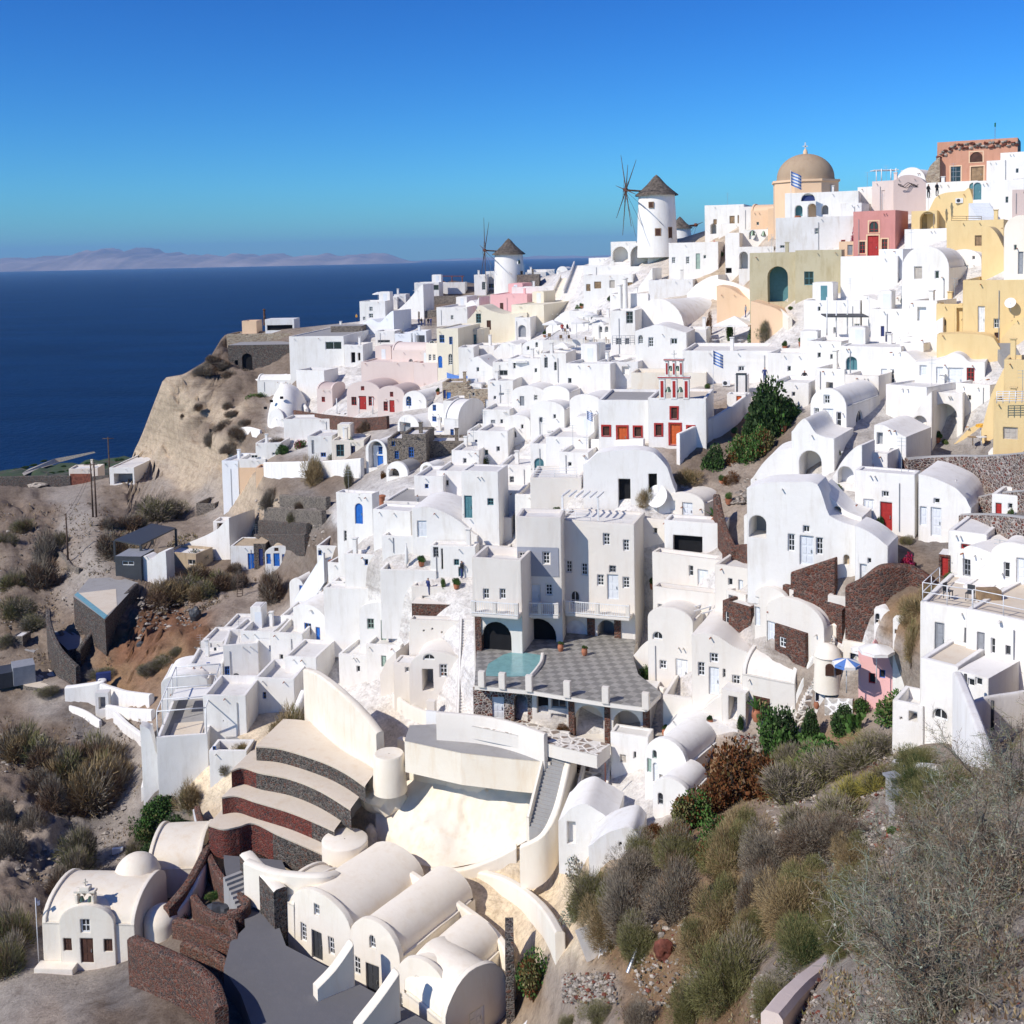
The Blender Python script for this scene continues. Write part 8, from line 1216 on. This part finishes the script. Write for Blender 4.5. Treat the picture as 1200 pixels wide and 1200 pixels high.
Vg('55,660,40,40 50,690,50,40', 'grey', 'grey-green brush on the slope left of the dirt track', 'brush left of the dirt track'); Vg('30,620,30,16 20,690,40,26 5,640,30,20 15,720,44,28 70,640,24,22', 'brown', 'low brown-grey brush on the far left slope', 'low brush on the far left slope'); Vg('40,735,40,18 10,760,30,20', 'olive', 'low olive brush near the concrete pump box', 'olive brush near the pump box'); Vg('180,610,60,34 205,605,40,24 165,620,40,22', 'olive', 'green shrub mass on the bank under the pale cliff', 'green shrubs under the pale cliff'); Vg('130,650,40,30 150,620,34,18 128,620,24,16', 'grey', 'grey brush beside the dirt track', 'grey brush beside the dirt track'); Vg('215,698,60,34 240,700,40,30 195,705,50,30 260,690,44,28 230,680,40,22', 'mixd', 'dark olive brush on the red cliff top', 'brush on the red cliff top'); Vg('280,690,30,22 275,672,24,14', 'grey', 'grey brush left of the ladder', 'grey brush by the ladder'); Vg('192,780,40,14 205,770,24,14 175,790,40,14 120,795,40,14 60,812,40,10', 'olive', 'low olive brush at the foot of the red cliff', 'olive brush at the foot of the red cliff'); rock(229, 728, 14, 20, 'dark', 'dark boulder lodged in the red cliff', 21); rock(165, 758, 10, 8, 'dark', 'small dark stone low on the red cliff', 22)
Vg('250,425,26,10 238,438,30,12 262,432,24,10 270,445,30,12 285,440,22,8', 'grey', 'grey scrub along the cliff top', 'scrub along the cliff top'); Vg('262,505,34,14 280,512,36,14 250,520,26,14 268,530,26,12 290,500,24,10 265,478,16,8 232,480,12,8 215,490,10,6 272,488,20,8', 'grey', 'dark scrub patch on the cliff face', 'scrub patches on the cliff face'); Vg('300,470,26,10', 'green', 'bright green patch left of the rounded cave house')
Vg('230,660,30,18 255,650,20,12', 'pale', 'pale shrub before the sloping cave roof', 'pale shrubs before the cave roof')
# ---------------- great grey thicket in the near right corner: curved twigs
def thicket(name, cx, cy, Y, rx, ry, rz, n, seed, lab, mats):
    r = random.Random(seed); c = P(cx, cy, Y) - UP * rz * .35; mb = MB(); gv = lambda s_: Vector((r.gauss(0, s_), r.gauss(0, s_), r.gauss(0, s_)))
    def seg(a, b_, w0, w1, mt):
        s_ = (b_ - a).cross(gv(1)).normalized(); mb.face([a - s_ * w0, a + s_ * w0, b_ + s_ * w1, b_ - s_ * w1], mt)
    for k in range(n // 330):
        a = r.uniform(0, 6.283); e = r.uniform(.15, 1.4); d = Vector((math.cos(a) * math.cos(e) * rx, math.sin(a) * math.cos(e) * ry, math.sin(e) * rz * 1.3)); L = r.uniform(.55, 1.05); pts = [c + Vector((math.cos(a), math.sin(a), 0)) * r.uniform(0, rx * .25)]; st = d * L / 9; dr = gv(.05)
        for j in range(9): dr = dr * .7 + gv(.055); pts.append(pts[-1] + st + dr)
        mb.tube(pts, [.022 * (1 - j / 11) for j in range(10)], 'bark', 4, False)
        for j in range(2, 10):
            for q_ in range(r.choice((2, 3, 4))):
                p = pts[j]; dd = (st.normalized() * .6 + gv(.6)).normalized(); l2 = r.uniform(.3, .75); p2 = p; dv = gv(.1); mt = r.choice(mats)
                for w_ in range(5):
                    dv = dv * .6 + gv(.18); p3 = p2 + (dd + dv).normalized() * l2 / 5; seg(p2, p3, .0065 - w_ * .0009, .0055 - w_ * .0009, mt)
                    for z_ in range(3):
                        e3 = (dd + gv(.7)).normalized(); l3 = r.uniform(.08, .24); e4 = p3 + e3 * l3; seg(p3, e4, .004, .0018, mt)
                        if r.random() < .22: f_ = gv(.011); mb.face([e4, e4 + e3 * .02 + f_, e4 + e3 * .04, e4 + e3 * .02 - f_], r.choice(('leaf_pale', 'leaf_olive', 'leaf_grey')))
                    p2 = p3
    tag(mb.build(name, None, c), lab, 'shrub')
TM = ['leaf_grey', 'leaf_grey', 'leaf_brown', 'leaf_grey', 'leaf_pale']
thicket('thicket', 1130, 1120, 19, 2.0, 2.0, 1.6, 30000, 1, 'great grey tangle of bare twigs in the near right corner', TM)
thicket('thicket', 1200, 1040, 21, 2.0, 2.0, 2.2, 26000, 2, 'bare twig thicket at the right edge above the corner tangle', TM)
thicket('thicket', 1105, 1020, 26, 2.2, 2.0, 1.6, 24000, 3, 'grey-green twig thicket in front of the sweeping white wall', TM + ['leaf_olive'])
thicket('thicket', 1185, 930, 30, 2.2, 2.0, 2.2, 22000, 4, 'tall twig thicket against the white hill house at the right edge', TM + ['leaf_olive'])
thicket('thicket', 1150, 1200, 14.5, 1.6, 1.5, 1.2, 22000, 5, 'low bare twigs at the bottom right corner', TM)
thicket('thicket', 1060, 1075, 25, 1.5, 1.5, 1.1, 14000, 6, 'smaller grey-green thicket left of the great tangle', ['leaf_olive', 'leaf_grey', 'leaf_pale'])
# ---------------- loose rubble and ground cover
def scatter(name, lab, regs, n, smin, smax, mats, seed):
    r = random.Random(seed); mb = MB()
    base = [Vector(v).normalized() for v in ((1, 0, .2), (.3, .9, 0), (-.8, .5, .1), (-.7, -.6, 0), (.4, -.9, .1), (0, 0, 1), (0, 0, -1))]; fc = [(0, 1, 5), (1, 2, 5), (2, 3, 5), (3, 4, 5), (4, 0, 5), (1, 0, 6), (2, 1, 6), (3, 2, 6), (4, 3, 6), (0, 4, 6)]
    for k in range(n):
        x0, y0, x1, y1 = r.choice(regs); x, y = r.uniform(x0, x1), r.uniform(y0, y1); p = P(x, y); s = r.uniform(smin, smax) * (r.random() ** 1.5 + .3) * min(1, max(.22, p.y / 60)); M = Matrix.Rotation(r.uniform(0, 6.28), 3, 'Z') @ Matrix.Rotation(r.uniform(-.5, .5), 3, 'X'); mt = r.choice(mats)
        vs = [p + M @ Vector((v.x * s * r.uniform(.7, 1.2), v.y * s * r.uniform(.7, 1.2), v.z * s * .6)) for v in base]
        for f in fc: mb.face([vs[i] for i in f], mt)
    tag(mb.build(name), lab, None, None, 'stuff')
scatter('rubble', 'pale loose stones on the near slope', [(900, 930, 960, 980), (660, 1140, 720, 1175), (740, 1080, 830, 1180), (1000, 950, 1090, 1000), (980, 1020, 1030, 1060), (880, 1140, 960, 1199), (960, 1160, 1199, 1230), (1000, 880, 1090, 935), (860, 860, 900, 880)], 5200, .03, .2, ['rockpale', 'rockpale', 'rockgrey', 'rockgrey', 'rockpale', 'rockred'], 5)
scatter('rubble', 'loose grey stones on the left slope and dry terraces', [(0, 860, 160, 1060), (0, 600, 130, 740), (300, 585, 380, 640), (160, 700, 270, 770), (800, 560, 880, 590)], 3200, .08, .38, ['rockpale', 'rockgrey', 'rockgrey', 'rockgrey'], 6)
def groundtufts():
    r = random.Random(9); mb = MB()
    for k in range(15000):
        x0, y0, x1, y1, mt = r.choice([(670, 980, 1000, 1199, 'o'), (860, 870, 1080, 960, 'o'), (0, 840, 170, 1080, 'g'), (0, 590, 130, 780, 'g'), (130, 600, 240, 650, 'o'), (180, 670, 300, 720, 'g'), (900, 1000, 1199, 1199, 'g'), (150, 940, 230, 1040, 'd')]); x, y = r.uniform(x0, x1), r.uniform(y0, y1)
        if noise.noise(Vector((x * .03, y * .03, 1))) < -.05: continue
        p = P(x, y); s = max(.12, p.y / F * r.uniform(1.5, 4)); m_ = {'o': ['leaf_olive', 'leaf_gold', 'leaf_grey'], 'g': ['leaf_grey', 'leaf_brown', 'leaf_gold'], 'd': ['leaf_green', 'leaf_dark', 'leaf_dark']}[mt]
        for j in range(3): d = Vector((r.gauss(0, .5), r.gauss(0, .5), 1)).normalized(); q = Vector((r.gauss(0, 1), r.gauss(0, 1), 0)).normalized() * s * .2; o_ = Vector((r.gauss(0, .3), r.gauss(0, .3), 0)) * s; mb.face([p + o_ - q, p + o_ + q, p + o_ + d * s], r.choice(m_))
    tag(mb.build('dry_grass'), 'dry tufts and low brush covering the slopes', None, None, 'stuff')
groundtufts()
print('horizon', [ (x, min(range(0,1200), key=lambda y: abs(ray(x,y).z))) for x in (0,300,600,1200)])
